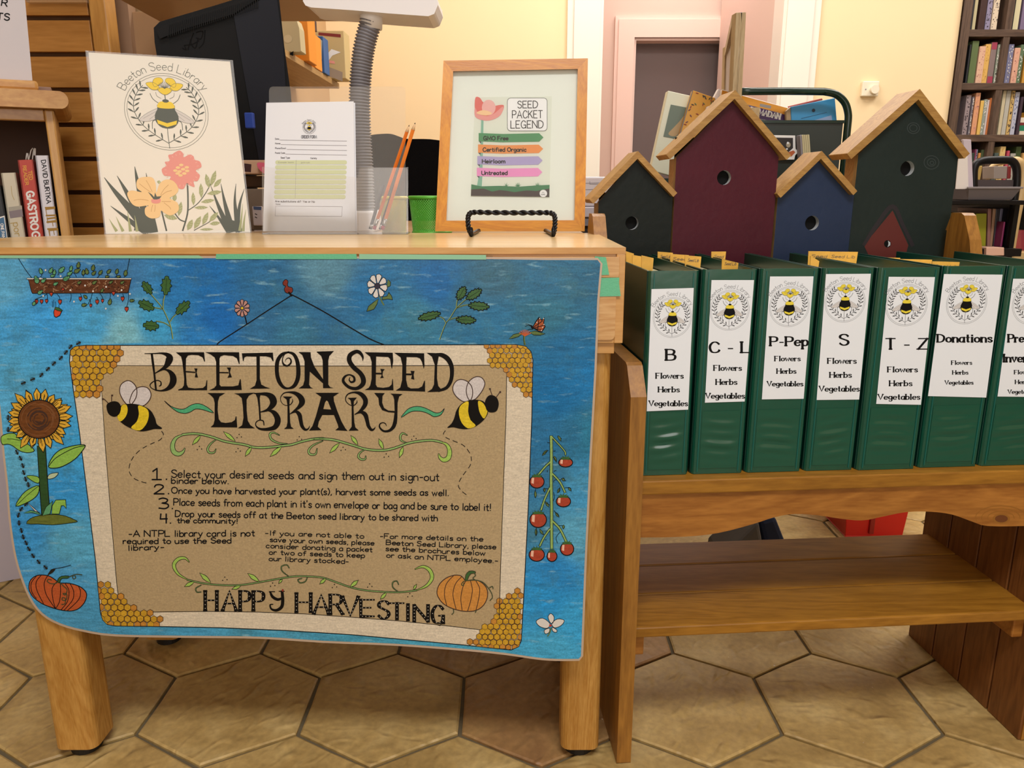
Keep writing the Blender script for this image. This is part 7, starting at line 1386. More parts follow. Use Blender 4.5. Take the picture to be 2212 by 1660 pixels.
# ================================================================== BEHIND THE BIRDHOUSES AND ON THE RIGHT
# white desktop printer left of the smallest birdhouse
YPp = 2.0; pr = thing('printer', 'white printer body between the framed legend and the smallest birdhouse', 'printer', (at_y(1310, 450, YPp).x, YPp+.15, 0))
wl = mat('printer_white', 'dcd4da', .45); lgx = mat('printer_line', '8e8a92', .5)
b = MB(); pbox(b, 1225, 382, 1345, 446, YPp, .3, wl); b.build('upper_body', pr, bevel=.004)
b = MB(); pbox(b, 1225, 447, 1345, 470, YPp-.006, .3, mat('printer_lilac', 'c6c0cc', .45)); b.build('drawer', pr, bevel=.003)
b = MB(); pbox(b, 1225, 471, 1345, 489, YPp, .3, mat('printer_grey', '85828c', .5)); b.build('lower_drawer', pr, bevel=.002)
b = MB(); pbox(b, 1225, 490, 1345, 600, YPp+.01, .3, mat('printer_stand', '1e1c20', .6), z0=0.0); b.build('stand', pr)
P = Print(lambda px, py, h: at_y(px, py, YPp-h), pr, base=.0008)
for pts in ([(1262, 396), (1330, 394)], [(1274, 392), (1274, 398), (1302, 398), (1302, 392)], [(1262, 410), (1290, 409)], [(1262, 453), (1288, 453)]): P.stroke('panel_lines', pts, lgx, 1, .9, smooth=False)
P.done()
# green book trolley
YT_ = 1.78; dg = mat('dark_green_enamel', '0f2a20', .25); dgp = mat('dark_green_panel', '2c3532', .35, var=.06, vscale=4)
trl = thing('book_trolley', 'dark green tubular book trolley behind the blue birdhouse', 'trolley', (at_y(1700, 400, YT_).x, YT_+.2, 0))
def G_(x, y): return at_y(x, y, YT_)
tr_r = 7.4/F_PX*YT_
pth = [G_(1592, 198), G_(1620, 197.5), G_(1700, 197), G_(1780, 198)]+[Vector(q) for q in catmull([tuple(G_(1780, 198)), tuple(G_(1806, 204)), tuple(G_(1825, 222)), tuple(G_(1832, 245)), tuple(G_(1832, 262))], 4)]
bot = G_(1832, 262).copy(); pth += [Vector((bot.x, bot.y, .1))]
pth = [Vector((G_(1500, 198).x-.02, YT_, .1)), G_(1500, 215)]+pth[1:] if False else pth
b = MB(); tube(b, pth, tr_r, dg, 14); b.build('tube_frame', trl)
b = MB(); p1 = [Vector((q.x, q.y+.34, q.z)) for q in pth]; tube(b, p1, tr_r, dg, 12); b.build('tube_frame', trl)
a = G_(1640, 262); c = G_(1823, 264); 
b = MB(); box(b, WF, a.x, c.x, YT_+.004, YT_+.010, .55, a.z, dgp); box(b, WF, a.x, c.x+.004, YT_-.002, YT_+.014, a.z-.004, a.z+.002, dg); b.build('end_panel', trl)
zsh = G_(1450, 385).z
b = MB(); box(b, WF, a.x-.25, c.x, YT_+.01, YT_+.34, .42, .425, dg); box(b, WF, G_(1440, 385).x, c.x, YT_+.03, YT_+.34, zsh-.008, zsh, dg); b.build('shelf', trl)
for x in (G_(1450, 385).x, c.x-.02):
    b = MB(); tube(b, [Vector((x-.012, YT_+.2, .04)), Vector((x+.012, YT_+.2, .04))], .04, black, 16); tube(b, [Vector((x, YT_+.2, .04)), Vector((x, YT_+.2, .43))], .012, dg, 8); b.build('castor', trl)
def tilt_box(q, Y, D, col, name, lb, cat, group=None, zmin=None, m=None):
    """a slab whose face fills a pixel quad at depth Y"""
    b = MB(); F0 = [at_y(x, y, Y) for x, y in q]; hexa(b, F0, [p+Vector((0, D, 0)) for p in F0], m or mat('bk_'+col, col, .4))
    lo = min(F0, key=lambda p: p.z); return solo(b, name, lb, cat, (sum(p.x for p in F0)/4, Y+D/2, lo.z), group, bevel=.0015)
TG = 'books on the green trolley'
# Ramadan book, lying tilted
YR = YT_+.06
o = tilt_box([(1560, 193), (1706, 234), (1696, 290), (1550, 260)], YR, .02, 'eae4e0', 'book', 'orange and white picture book with RAMADAN on a purple band, leaning on the green trolley', 'book', TG)
P = Print(lambda px, py, h: at_y(px, py, YR-h), o, base=.0012); org_ = mat('book_orange', 'e39a2a', .4); pur = mat('book_purple', '47205c', .4)
P.fill('orange_border', [(1560, 195), (1706, 235), (1703, 246), (1697, 244), (1696, 250), (1700, 262), (1690, 247), (1680, 243), (1600, 222), (1558, 208)], org_, 1)
P.fill('title_band', [(1556, 214), (1640, 233), (1700, 249), (1696, 268), (1640, 256), (1552, 236)], pur, 2); P.text('title_lettering', 'RAMADAN', (1621, 243), (1684, 257.5), 11.5, 3.4, mat('white_print', '', .5), 3, 'serif')
P.fill('barcode', [(1642, 224), (1666, 229), (1665, 235), (1641, 230)], mat('barcode_grey', '98928e', .6), 2); P.fill('grey_picture', [(1640, 248), (1652, 251), (1650, 262), (1638, 260)], mat('mid_grey', '', .6), 1); P.done()
YB_ = YT_+.04
o = tilt_box([(1708, 231), (1804, 211.5), (1812, 310), (1712, 310)], YB_, .014, '3b93c8', 'book', 'sky blue book with a small dark logo, resting on the green trolley', 'book', TG)
P = Print(lambda px, py, h: at_y(px, py, YB_-h), o, base=.0012); P.fill('round_logo', disc(1757.5, 238.5, 3.6, 3.8, 14), mat('logo_navy', '16243a', .5), 1); P.stroke('subtitle', [(1731, 256), (1786, 243)], mat('logo_navy', '', .5), 1, .7, smooth=False); P.fill('pale_block', [(1752, 262), (1796, 249), (1798, 262), (1756, 268)], mat('pale_lilac', '8fa6cc', .5), 1); P.done()
tilt_box([(1704, 229), (1776, 212), (1778, 216), (1706, 234)], YB_+.03, .01, 'b5524a', 'book', 'thin red book showing above the sky blue book', 'book', TG)
tilt_box([(1698, 240), (1708, 231), (1712, 310), (1700, 310)], YB_+.001, .012, 'a98c66', 'book', 'narrow tan book between the orange picture book and the sky blue book', 'book', TG)
# picture card hanging on the trolley panel, tissue of booklets
b = MB(); PC = [(1664, 292), (1717, 293), (1718, 322), (1724, 328), (1717, 336), (1715, 345), (1686, 345), (1664, 330)]
YC = YT_-.004; prism(b, lambda a_, c_, d: at_y(a_, c_, YC)+Vector((0, d, 0)), PC, -.002, 0, mat('card_white', '', .6)); o = solo(b, 'picture_card', 'white edged picture card taped to the green trolley panel, behind the burgundy roof', 'card', at_y(1690, 330, YC))
P = Print(lambda px, py, h: at_y(px, py, YC-.002-h), o, base=.0002); P.fill('photo', [(1664, 297), (1713, 298), (1713, 320), (1702, 330), (1690, 338), (1664, 320)], mat('dark_photo', '2c2624', .5), 1)
P.fill('photo', disc(1703, 313, 5, 6, 12), mat('photo_fawn', 'a89c86', .5), 2); P.fill('photo', disc(1702, 309, 2.6, 2.6, 8), paper, 3); P.fill('photo', disc(1700, 322, 2, 2, 8), paper, 3); P.fill('photo', [(1700, 330), (1714, 325), (1718, 329), (1710, 338), (1703, 339)], mat('rust_orange', 'c0643a', .5), 3); P.done()
bkl = mat('booklet_cream', 'c9bf98', .7)
for i in range(5):
    x = 1728+i*4.2; b = MB(); q = [(x, 293-i*.6), (x+3.4, 291), (x+7.5, 350), (x+3.6, 350)]; hexa(b, [at_y(a_, c_, YT_-.03) for a_, c_ in q], [at_y(a_, c_, YT_-.03)+Vector((0, .025, 0)) for a_, c_ in q], bkl if i else mat('booklet_grey', '8f8990', .5))
    solo(b, 'booklet', ['grey-sided booklet at the left of the upright stack on the trolley', 'thin cream booklet second in the upright stack on the trolley', 'thin cream booklet in the middle of the upright stack on the trolley', 'thin cream booklet fourth in the upright stack on the trolley', 'thin cream booklet at the right of the upright stack on the trolley'][i], 'booklet', at_y(x+5, 350, YT_-.02), 'booklets standing on the trolley')
# books left of the burgundy roof
YL = YT_+.08
o = tilt_box([(1443, 196), (1492, 207), (1465, 384), (1405, 368)], YL, .03, 'dfe2cc', 'book', 'pale cream book with a grey-green cover picture leaning left of the burgundy roof', 'book', TG)
P = Print(lambda px, py, h: at_y(px, py, YL-h), o, base=.0012); P.fill('cover_picture', [(1449, 226), (1486, 233), (1464, 301), (1433, 295)], mat('picture_green', '6c7c70', .5), 1); P.fill('cover_picture', catmull([(1444, 288), (1455, 276), (1468, 262), (1478, 250), (1482, 256), (1472, 276), (1462, 293), (1450, 294)], 3, True), mat('picture_tan', 'b79c72', .5), 2); P.done()
o = tilt_box([(1497, 195), (1546, 212), (1500, 330), (1463, 310)], YL-.03, .02, 'd69a34', 'book', 'golden book with a scattered leaf pattern behind the burgundy roof', 'book', TG)
P = Print(lambda px, py, h: at_y(px, py, YL-.03-h), o, base=.0012); rn = random.Random(9)
for k in range(34):
    u = rn.random(); v_ = rn.random(); x = 1497+47*u-33*v_; y = 197+17*u+112*v_; a_ = rn.uniform(0, 3); P.stroke('leaf_pattern', [(x-3*math.cos(a_), y-3*math.sin(a_), 1), (x, y, 2.6), (x+3*math.cos(a_), y+3*math.sin(a_), .8)], [mat('pat_red', '8e3524', .5), mat('pat_dark', '33332c', .5), mat('pat_green', '5c6a3c', .5), mat('pat_violet', '6c3c48', .5)][k % 4], 1, smooth=False)
P.stroke('spine_edge', [(1496, 196), (1463, 310)], mat('mid_grey', '', .6), 1, 2, smooth=False); P.done()
tilt_box([(1553, 191), (1558, 196), (1552, 215), (1540, 215)], YL, .02, 'e6e2e6', 'book', 'white book corner between the golden book and the pale wooden frame', 'book', TG)
tilt_box([(1530, 229), (1540, 232), (1528, 260), (1520, 258)], YL-.06, .02, 'e8e4ea', 'paper', 'small white paper edge above the burgundy roof', 'paper', TG)
# pale wooden picture frame standing edge-on
pf_ = thing('framed_picture', 'pale wooden picture frame seen edge-on, rising behind the burgundy birdhouse', 'frame', (at_y(1585, 300, 1.74).x, 1.8, zsh))
pw = wood('pale_ash_frame', 'c3ad86', 'a98f66', 'z', 50, .5)
Y0_, Y1_ = 1.66, 1.93
def EQ(x, y, Y): return at_y(x, y, Y)
fo = [EQ(1590, 27, Y0_), EQ(1612, 26, Y0_), EQ(1601, 240, Y0_), EQ(1580, 240, Y0_)]; bo_ = [EQ(1561, 104, Y1_), EQ(1577, 100, Y1_), EQ(1573, 260, Y1_), EQ(1556, 260, Y1_)]
w0 = fo[1]-fo[0]
b = MB(); hexa(b, fo, [p+Vector((-.002, .022, 0)) for p in fo], pw); b.build('side_rail', pf_, bevel=.001)
b = MB(); hexa(b, [p+Vector((.0, -.022, 0)) for p in bo_], bo_, pw); b.build('side_rail', pf_, bevel=.001)
b = MB(); tz = Vector((0, 0, -.022)); fb_ = [p+Vector((-.002, .0222, 0)) for p in fo[:2]]; bb_ = [p+Vector((0, -.0222, 0)) for p in bo_[:2]]; hexa(b, [fb_[0], fb_[1], fb_[1]+tz, fb_[0]+tz], [bb_[0], bb_[1], bb_[1]+tz, bb_[0]+tz], pw); b.build('top_rail', pf_)
b = MB(); m0 = (fo[0]+fo[1])/2; m1 = (bo_[0]+bo_[1])/2; m2 = (bo_[2]+bo_[3])/2; m3 = (fo[2]+fo[3])/2; e_ = Vector((.002, 0, 0)); hexa(b, [m0-e_, m1-e_, m2-e_, m3-e_], [m0+e_, m1+e_, m2+e_, m3+e_], mat('mount_grey', 'b4aab0', .5)); b.build('mount', pf_)
b = MB(); rx = at_y(1556, 300, 1.8).x; box(b, WF, rx-.01, rx+.05, Y0_+.03, Y1_, zsh+.001, min(fo[2].z, bo_[2].z)+.01, pw); b.build('bottom_rail', pf_)
# thermostat
o, _ = wsolo(lambda b: pbox(b, 1863, 175, 1899, 208, WALLY-.022, .022, mat('switch_white', 'ece2cc', .4)), 'thermostat', 'square white thermostat with a round knob on the peach wall', 'thermostat', bevel=.004)
b = MB(); c_ = at_y(1887, 194, WALLY-.022); prism(b, lambda x, z, d: Vector((x, d, z)), disc(c_.x, c_.z, .019, n=24), WALLY-.04, WALLY-.0225, mat('switch_white', '')); b.build('knob', o, bevel=.003)
b = MB(); c_ = at_y(1870, 193, WALLY-.022); prism(b, lambda x, z, d: Vector((x, d, z)), disc(c_.x, c_.z, .003, n=8), WALLY-.0235, WALLY-.022, lgx); b.build('screw', o)
# dark bookcase on the right
YD = WALLY+.06; dw = wood('dark_rustic_walnut', '6e5748', '48372e', 'z', 20, .55, bump=.4); dwx = wood('dark_rustic_walnut_x', '6c5546', '48372e', 'x', 20, .55, bump=.4)
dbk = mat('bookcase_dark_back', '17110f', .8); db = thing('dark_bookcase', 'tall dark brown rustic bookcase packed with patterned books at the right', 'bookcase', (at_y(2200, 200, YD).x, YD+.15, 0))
XA = at_y(2084, 0, YD).x; XB = at_y(2104, 0, YD).x; ZTOP = 2.5; XC = 3.9; D2 = .28
b = MB(); box(b, WF, XA-.0, XB, YD, YD+D2, 0, ZTOP, dw); b.build('side_panel', db, bevel=.003)
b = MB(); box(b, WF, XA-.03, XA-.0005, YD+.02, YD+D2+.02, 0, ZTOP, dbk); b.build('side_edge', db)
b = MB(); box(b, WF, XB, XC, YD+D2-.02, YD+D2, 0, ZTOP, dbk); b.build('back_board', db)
shz = [(at_y(2130, t, YD).z, at_y(2130, b_, YD).z) for t, b_ in ((63, 79), (179, 194), (291, 306), (412, 428), (540, 556))]; 
lv = shz[0][0]-shz[1][0]; shz = [(shz[0][0]+lv*1.02, shz[0][1]+lv*1.02)]+shz
for t, b_ in shz: 
    b = MB(); box(b, WF, XB, XC, YD+.004, YD+D2-.02, b_, t, dwx); b.build('shelf', db, bevel=.002)
xd0 = at_y(2164, 120, YD).x; xd1 = at_y(2178, 120, YD).x
for i in range(len(shz)-1):
    b = MB(); box(b, WF, xd0, xd1, YD+.006, YD+D2-.02, shz[i+1][0], shz[i][1], dw); b.build('divider', db)
def row(lst, zi, g):
    for x0, x1, yt, col, lb, pat in lst:
        zb2 = shz[zi][0]; xa_ = at_y(x0, yt+60, YD).x; xb_ = at_y(x1, yt+60, YD).x; zt2 = at_y(x0, yt, YD).z; ybase = at_y(x0, 0, YD)
        b = MB(); yy = YD+.02+random.uniform(0, .012); box(b, WF, xa_+.001, xb_-.001, yy, yy+.17, zb2+.0005, zt2, mat('sp_'+col+pat, col, .6, var=.0)); 
        o = solo(b, 'book', lb, 'book', ((xa_+xb_)/2, yy+.08, zb2), g, bevel=.002)
        if pat:
            hh = zt2-zb2; ww = xb_-xa_; q = MB(); rn2 = random.Random(int(x0)); pc_ = {'s': '3a3038', 'f': 'c48a80', 'g': '4f6a52', 'p': '9c3a52', 'l': '5d6a92', 'w': 'e6e0d8', 'y': 'c79a4a'}[pat[0]]; mm = mat('spot_'+pc_, pc_, .6)
            if pat[0] in 'pl' and len(pat) > 1:
                for f0, f1 in ((.0, .18), (.82, 1.0)): q.add([(xa_+.002, yy-.0006, zb2+hh*f0+.001), (xb_-.002, yy-.0006, zb2+hh*f0+.001), (xb_-.002, yy-.0006, zb2+hh*f1-.001), (xa_+.002, yy-.0006, zb2+hh*f1-.001)], [(0, 1, 2, 3)], mm)
            else:
                for _ in range(26):
                    cx_ = rn2.uniform(xa_+.004, xb_-.004); cz = rn2.uniform(zb2+.01, zt2-.01); r2 = rn2.uniform(.0015, .0032); q.add([(cx_+r2*math.cos(k_*1.57+.4), yy-.0006, cz+r2*1.5*math.sin(k_*1.57+.4)) for k_ in range(4)], [(0, 1, 2, 3)], mm)
            q.build('spine_pattern', o)
g1 = 'patterned books in the dark bookcase'
row([(2100, 2110, -30, '2e2c30', 'charcoal book at the left of the top visible shelf of the dark bookcase', ''), (2111, 2119, -30, 'c9bd94', 'cream spined book on the top visible shelf', ''), (2121, 2136, -30, '3e2622', 'thick dark brown book on the top visible shelf', ''), (2137, 2149, -28, '8c84a0', 'dusty lavender book on the top visible shelf', 's'), (2150, 2163, -28, 'd8c6ae', 'cream book with dark spots on the top visible shelf', 's'), (2192, 2196.5, -10, '18161a', 'black book right of the divider on the top visible shelf', ''), (2197, 2211, -26, 'd9cfa8', 'cream book with a blue foot on the top visible shelf', ''), (2214, 2228, -20, '7a6a88', 'violet book on the top visible shelf, cut by the photo edge', '')], 1, g1)
row([(2094, 2099, 94, '22242a', 'thin black plaid book at the left of the middle shelf', ''), (2100, 2115, 86, '5d6e44', 'plain moss green book, tallest on the middle shelf', ''), (2115, 2129, 98, 'd8ae94', 'peach patterned book on the middle shelf', 'f'), (2129, 2141, 93, 'd8ab5c', 'golden yellow book on the middle shelf', 'y'), (2141, 2154, 89, '83706e', 'grey book with raspberry head and foot on the middle shelf', 'pp'), (2154.5, 2160, 94, '8c9484', 'grey-green leafy book against the divider on the middle shelf', 'w'), (2180, 2192, 93, '7b7c9e', 'lavender book with a white title strip right of the divider, middle shelf', 'w'), (2192, 2205, 101, 'd9a68e', 'salmon patterned book right of the divider, middle shelf', 'f'), (2205, 2214, 94, '5c7256', 'green floral book near the photo edge, middle shelf', 'w'), (2214, 2226, 115, 'c8923c', 'amber book at the photo edge, middle shelf', '')], 2, g1)
row([(2088, 2099, 204, '97878a', 'mauve grey plaid book at the left of the lower shelf', 's'), (2099, 2104, 208, '6d6670', 'narrow grey plaid book on the lower shelf', 'w'), (2107, 2118, 199, 'd79a74', 'tall apricot book on the lower shelf', 'f'), (2118, 2126, 216, 'dcb45e', 'straw yellow book on the lower shelf', ''), (2126, 2134, 213, '8e968c', 'sage grey book on the lower shelf', 'w'), (2134, 2139, 214, 'd2c6c4', 'off-white slim book on the lower shelf', ''), (2139, 2143.5, 210, 'c0703c', 'rust orange slim book on the lower shelf', ''), (2168, 2176, 192, 'd5c8a6', 'tall cream book right of the divider, lower shelf', ''), (2176, 2186, 192, 'b9b6ac', 'pale grey tall book right of the divider, lower shelf', ''), (2186, 2194, 194, 'c9a868', 'tan book with bees on its spine, lower shelf', 's'), (2194, 2204, 197, 'b4b6c8', 'pale blue book with darker title strip, lower shelf', 'l'), (2204, 2210, 208, '3b2a38', 'dark plum book, lower shelf', '')], 3, g1)
for yt, yb, col, lb in ((243, 253, 'e0a038', 'small orange figurine on top of the little boxes, lower shelf'), (254, 264, 'e6ddce', 'small white box in the stack at the photo edge, lower shelf'), (265, 270, '7c2e30', 'thin maroon box in the stack at the photo edge, lower shelf'), (271, 282, '1f7c5a', 'small green box in the stack at the photo edge, lower shelf'), (283, 291, 'e2d6c2', 'cream box at the bottom of the stack at the photo edge, lower shelf')):
    wsolo(lambda b: pbox(b, 2213 if yt == 243 else 2202, yt, 2222, yb, YD+.03, .1, mat('sp_'+col, col, .6), z0=(at_y(2210, {253: 254, 264: 265, 270: 271, 282: 283, 291: 291}[yb], YD+.03).z if yb != 291 else shz[3][0])), 'small_box', lb, 'box', 'little boxes stacked on the dark bookcase', .001)
row([(2092, 2104, 330, '2c3c34', 'dark green book on the shelf above the black cart', ''), (2104.5, 2108, 322, '7f3b58', 'raspberry book on the shelf above the black cart', ''), (2108, 2113, 322, '8f90b4', 'lilac patterned book on the shelf above the black cart', 's'), (2113, 2119, 330, 'c8894c', 'orange tan book on the shelf above the black cart', ''), (2119, 2126, 323, '3f4a2c', 'olive book on the shelf above the black cart', ''), (2146, 2156, 330, '4a5a55', 'slate green book right of the divider above the black cart', ''), (2160, 2172, 316, 'd9bb7c', 'upright straw coloured book above the black cart', 'y'), (2174, 2180, 325, 'b8485c', 'pink red book above the black cart', ''), (2182, 2194, 331, 'a8a49c', 'grey white patterned book above the black cart', 'g'), (2196, 2208, 316, '3d4f2a', 'dark moss book above the black cart', ''), (2208, 2222, 330, 'cfa060', 'ochre book above the black cart at the photo edge', '')], 4, g1)
# black cart with tray
YK2 = 2.15; bkm = mat('black_cart_steel', '0e0c0e', .4, spec=.3); ct = thing('book_cart', 'black steel book cart with an arched end at the right edge', 'cart', (at_y(2120, 450, YK2).x, YK2+.15, 0))
def K_(q): return at_y(2040+q[0]/5.93, 280+q[1]/5.93, YK2)
arch = [K_(q) for q in [(372, 760), (372, 620), (380, 500), (420, 430), (500, 400), (620, 392), (760, 390), (850, 400), (905, 450), (928, 540), (925, 700)]]
arch = [Vector(q) for q in catmull([tuple(p) for p in arch], 4)]; arch.append(Vector((arch[-1].x, YK2, .08)))
b = MB(); tube(b, arch, .0105, bkm, 10); b.build('tube_frame', ct)
gpn = mat('cart_grey_panel', '4a4144', .4); b = MB(); a = K_((380, 645)); c = K_((880, 900)); box(b, WF, a.x, c.x, YK2-.002, YK2+.004, c.z, a.z, gpn); b.build('end_panel', ct)
b = MB(); a = K_((100, 905)); c = K_((900, 962)); box(b, WF, a.x-.1, c.x, YK2-.06, YK2+.3, c.z, a.z, bkm); b.build('upper_shelf', ct, bevel=.002); zcs = a.z
b = MB(); z3 = K_((500, 1510)).z; box(b, WF, a.x-.1, c.x, YK2-.06, YK2+.3, z3-.02, z3, bkm); b.build('lower_shelf', ct)
b = MB(); box(b, WF, K_((860, 900)).x, K_((920, 900)).x, YK2-.02, YK2+.3, .08, zcs, bkm); box(b, WF, a.x-.1, a.x-.07, YK2-.02, YK2+.3, .08, zcs, bkm); b.build('post', ct)
for x in (a.x-.085, K_((890, 900)).x): b = MB(); tube(b, [Vector((x-.012, YK2+.1, .04)), Vector((x+.012, YK2+.1, .04))], .04, black, 14); b.build('castor', ct)
b = MB(); t0 = K_((150, 760)); t1 = K_((778, 905)); dz = Vector((0, .2, 0)); f0_ = [Vector((K_((190, 0)).x*0+K_((185, 780)).x, YK2-.05, zcs+.001)), Vector((K_((730, 780)).x, YK2-.05, zcs+.001)), Vector((t1.x, YK2-.06, t0.z)), Vector((t0.x, YK2-.06, t0.z))]
f1_ = [p+Vector((0, .18, 0)) for p in f0_]; tg_ = mat('smoky_grey_plastic', '6d6668', .25)
b.add(f0_+f1_, [(0, 1, 2, 3), (7, 6, 5, 4), (0, 4, 5, 1), (1, 5, 6, 2), (3, 7, 4, 0)], tg_); hexa(b, [f0_[3]+Vector((-.004, -.004, 0)), f0_[2]+Vector((.004, -.004, 0)), f0_[2]+Vector((.004, .004, 0)), f0_[3]+Vector((-.004, .004, 0))], [p+Vector((0, 0, .005)) for p in (f0_[3]+Vector((-.004, -.004, 0)), f0_[2]+Vector((.004, -.004, 0)), f0_[2]+Vector((.004, .004, 0)), f0_[3]+Vector((-.004, .004, 0)))], mat('tray_rim', '8d8688', .3))
solo(b, 'plastic_tray', 'smoky grey plastic tray standing on the black cart', 'tray', ((t0.x+t1.x)/2, YK2, zcs), bevel=.001)
def kq(q): return [(2040+x/5.93, 280+y/5.93) for x, y in q]
tilt_box(kq([(185, 345), (300, 345), (312, 765), (145, 765)]), YK2-.045, .004, 'eae2dc', 'paper', 'white sheets standing in the grey tray beside the tall birdhouse', 'paper', 'papers in the grey tray')
tilt_box(kq([(240, 125), (345, 128), (372, 745), (300, 760)]), YK2-.02, .01, 'c9bcc6', 'plastic_wallet', 'lilac plastic document wallet standing behind the white sheets', 'wallet', 'papers in the grey tray')
CG = 'thin books on the lower shelf of the black cart'
for q, col, lb in (([(405, 1078), (545, 1075), (530, 1500), (400, 1500)], 'a8a82a', 'acid yellow-green book on the black cart'), ([(560, 1010), (605, 1015), (590, 1505), (550, 1505)], 'a8786c', 'dusty pink slim book on the black cart'), ([(625, 1012), (665, 1015), (615, 1505), (585, 1505)], 'b08868', 'tan slim book on the black cart'), ([(665, 1015), (720, 1012), (680, 1505), (625, 1505)], '3a3438', 'charcoal slim book on the black cart'), ([(722, 1012), (765, 1012), (700, 1505), (655, 1505)], '78748a', 'grey lilac slim book on the black cart'), ([(768, 1020), (820, 1025), (760, 1505), (705, 1505)], '5a4874', 'violet slim book on the black cart'), ([(765, 1180), (785, 1185), (740, 1505), (715, 1505)], '8c2a5c', 'magenta slim book leaning at the right on the black cart')):
    tilt_box(kq(q), YK2+.03-(.03 if 'magenta' in lb else 0), .15, col, 'book', lb, 'book', CG)
tilt_box(kq([(538, 1512), (768, 1512), (768, 1615), (535, 1615)]), YK2-.07, .06, 'e0b6a0', 'small_box', 'pale pink box below the slim books, right of the bench back', 'box', None)
b = MB(); ar2 = [at_y(*q, 2.5) for q in kq([(560, 640), (580, 520), (640, 450), (880, 395), (950, 420), (995, 500), (1000, 640), (960, 900), (900, 1200), (830, 1620)])]
ar2 = [Vector(q) for q in catmull([tuple(p) for p in ar2], 4)]; ww_ = [.006+.009*min(1, max(0, (i-8)/8)) for i in range(len(ar2))]
tube(b, ar2, ww_, mat('beech_bent_frame', 'c8aa78', .4), 8); wc = thing('wooden_cart', 'pale bent-wood cart frame behind the black cart', 'cart', (ar2[-1].x, 2.5, 0)); b.build('bent_frame', wc)
b = MB(); box(b, WF, ar2[-1].x-.02, ar2[-1].x+.4, 2.49, 2.8, 0, ar2[-1].z+.01, mat('beech_bent_frame', '')); b.build('base_box', wc)
b = MB(); a = at_y(*kq([(950, 900)])[0], 2.52); box(b, WF, a.x, a.x+.3, 2.5, 2.75, a.z-.012, a.z, mat('beech_bent_frame', '')); b.build('shelf', wc)
tilt_box(kq([(635, 470), (808, 470), (800, 630), (635, 632)]), 2.45, .06, '938882', 'book', 'grey beige book seen through the arch of the black cart', 'book', None)
tilt_box(kq([(812, 470), (860, 470), (850, 630), (805, 630)]), 2.46, .06, '7c2428', 'book', 'dark red book seen through the arch of the black cart', 'book', None)
tilt_box(kq([(420, 470), (490, 465), (460, 645), (380, 645)]), 2.47, .06, 'b89a58', 'book', 'mustard book seen through the left of the black cart arch', 'book', None)
tilt_box(kq([(980, 1290), (1060, 1290), (1060, 1560), (975, 1560)]), 2.6, .06, '9c3a4c', 'book', 'rose red book at the very edge of the photo', 'book', None)
# green binder cover lying open at the right and its sheets
b = MB(); a = BF.uz(2080, 549, SV+.25); e2 = BF.uz(2212, 556, SV+.2)
hexa(b, [BF.w(a[0], SV+.235, a[1]-.002), BF.w(a[0]+.25, SV+.19, a[1]-.01), BF.w(a[0]+.25, SV+.20, a[1]-.01), BF.w(a[0], SV+.245, a[1]-.002)], [BF.w(a[0], SV+.235, a[1]), BF.w(a[0]+.25, SV+.19, a[1]-.008), BF.w(a[0]+.25, SV+.20, a[1]-.008), BF.w(a[0], SV+.245, a[1])], paper)
# ---- under the bench
rb = mat('red_plastic', 'c81a16', .3); YU = 1.75
b = MB(); x0 = at_z(1812, 1150, 0.0); a = at_y(1812, 1130, 1.74); c = at_y(1964, 1130, 1.74); z0_ = 0.0; zt_ = .24
q0_ = [Vector((a.x+.02, 1.74, .001)), Vector((c.x-.012, 1.74, .001)), Vector((c.x-.012, 1.99, .001)), Vector((a.x+.02, 1.99, .001))]; q1_ = [Vector((a.x, 1.73, zt_)), Vector((c.x+.008, 1.73, zt_)), Vector((c.x+.008, 2.01, zt_)), Vector((a.x, 2.01, zt_))]
b.add(q0_+q1_, [(0, 1, 2, 3), (0, 1, 5, 4), (1, 2, 6, 5), (2, 3, 7, 6), (3, 0, 4, 7)], rb); mx_ = at_y(1882, 1130, 1.74).x; box(b, WF, mx_-.006, mx_+.006, 1.732, 1.742, .01, zt_, mat('red_plastic_dark', '8e1210', .35))
solo(b, 'red_bin', 'bright red plastic bin on the floor behind the bench', 'bin', ((a.x+c.x)/2, 1.98, 0), bevel=.002)
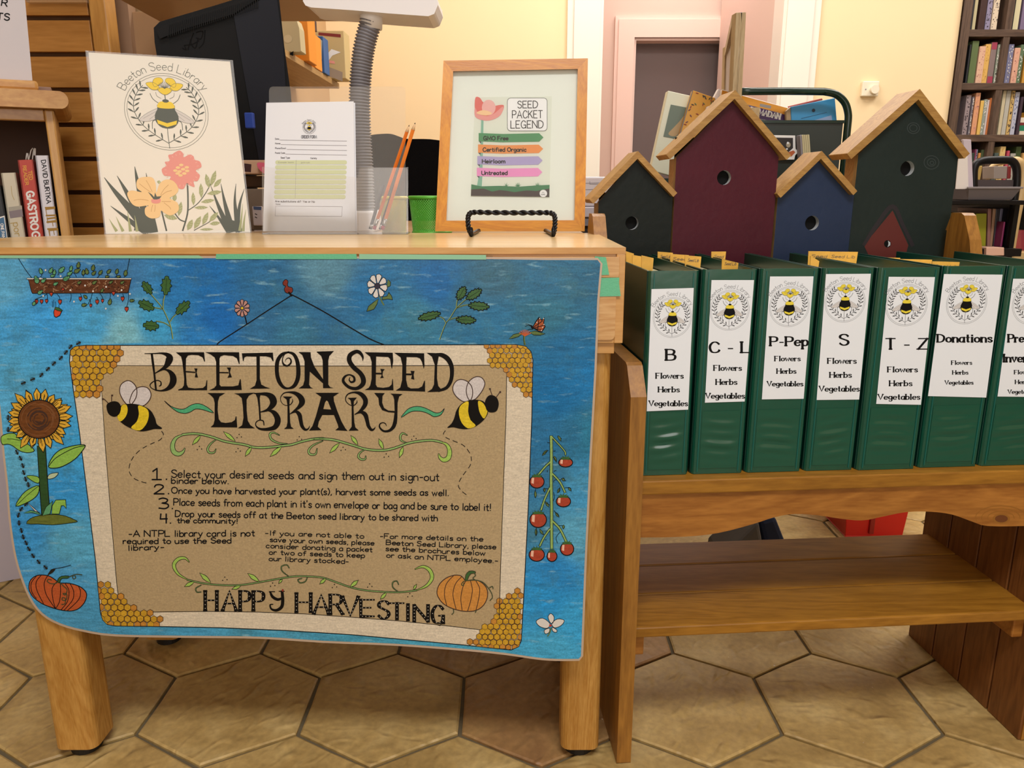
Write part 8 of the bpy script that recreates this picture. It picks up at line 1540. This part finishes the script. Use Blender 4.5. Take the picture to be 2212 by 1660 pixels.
for q, Y, D, col, nm, lb in (([(1640, 1126), (1676, 1118), (1712, 1148), (1712, 1160), (1664, 1160)], 1.62, .12, '16203a', 'cloth_bag', 'dark navy cloth bag on the floor behind the bench, seen under the apron'), ([(1560, 1150), (1640, 1128), (1662, 1160), (1560, 1165)], 1.58, .12, '55504c', 'grey_cloth', 'grey cloth on the floor behind the bench, left of the navy bag')):
    b = MB(); F0 = [at_y(x, y, Y) for x, y in q]; mnz = min(p.z for p in F0); F0 = [Vector((p.x, p.y, max(.0005, p.z-mnz+.0005) if p.z-mnz < .02 else p.z)) for p in F0]; n = len(F0)
    b.add(F0+[p+Vector((0, D, 0)) for p in F0], [tuple(range(n))[::-1], tuple(range(n, 2*n))]+[(i, (i+1) % n, n+(i+1) % n, n+i) for i in range(n)], mat('cl_'+col, col, .9)); solo(b, nm, lb, 'bag' if 'bag' in nm else 'cloth', (F0[0].x, Y, 0), bevel=.01)
b = MB(); a = at_y(1690, 1126, 1.95); c = at_y(1780, 1126, 1.95); box(b, WF, a.x, c.x, 2.03, 2.2, .001, at_y(1740, 1105, 1.95).z+.06, black); solo(b, 'black_box', 'black plastic box on the floor behind the bench', 'box', ((a.x+c.x)/2, 2.05, 0), bevel=.004)
# crumbs of grit on the tiles
gm = mat('grit', 'd6cbb8', .8)
for i, (x, y, s) in enumerate(((1672, 1441, .0032), (1575, 1422, .0016), (1885, 1487, .0015), (2052, 1450, .003), (1865, 1606, .0015), (376, 1385, .004), (520, 1381, .005), (500, 1438, .0016), (1300, 1555, .0018))):
    c_ = at_z(x, y, 0.0); b = MB(); rn3 = random.Random(i); b.add([(c_.x+s*rn3.uniform(-1, 1), c_.y+s*rn3.uniform(-1, 1), .0002+s*rn3.uniform(0, 1.2)) for _ in range(4)], [(0, 1, 2), (0, 1, 3), (1, 2, 3), (0, 2, 3)], gm)
    solo(b, 'crumb', ['largest pale crumb under the bench, near a tile joint', 'small crumb toward the left under the bench', 'small crumb in the middle of the sandy tile under the bench', 'pale crumb beside the right bench panel', 'small crumb on the tile at the front of the bench', 'clear crumb under the poster near the left table leg', 'larger clear crumb under the middle of the poster', 'tiny crumb on the tile below the middle of the poster', 'white crumb between the table leg and the bench panel'][i], 'crumb', c_, 'crumbs on the floor tiles')
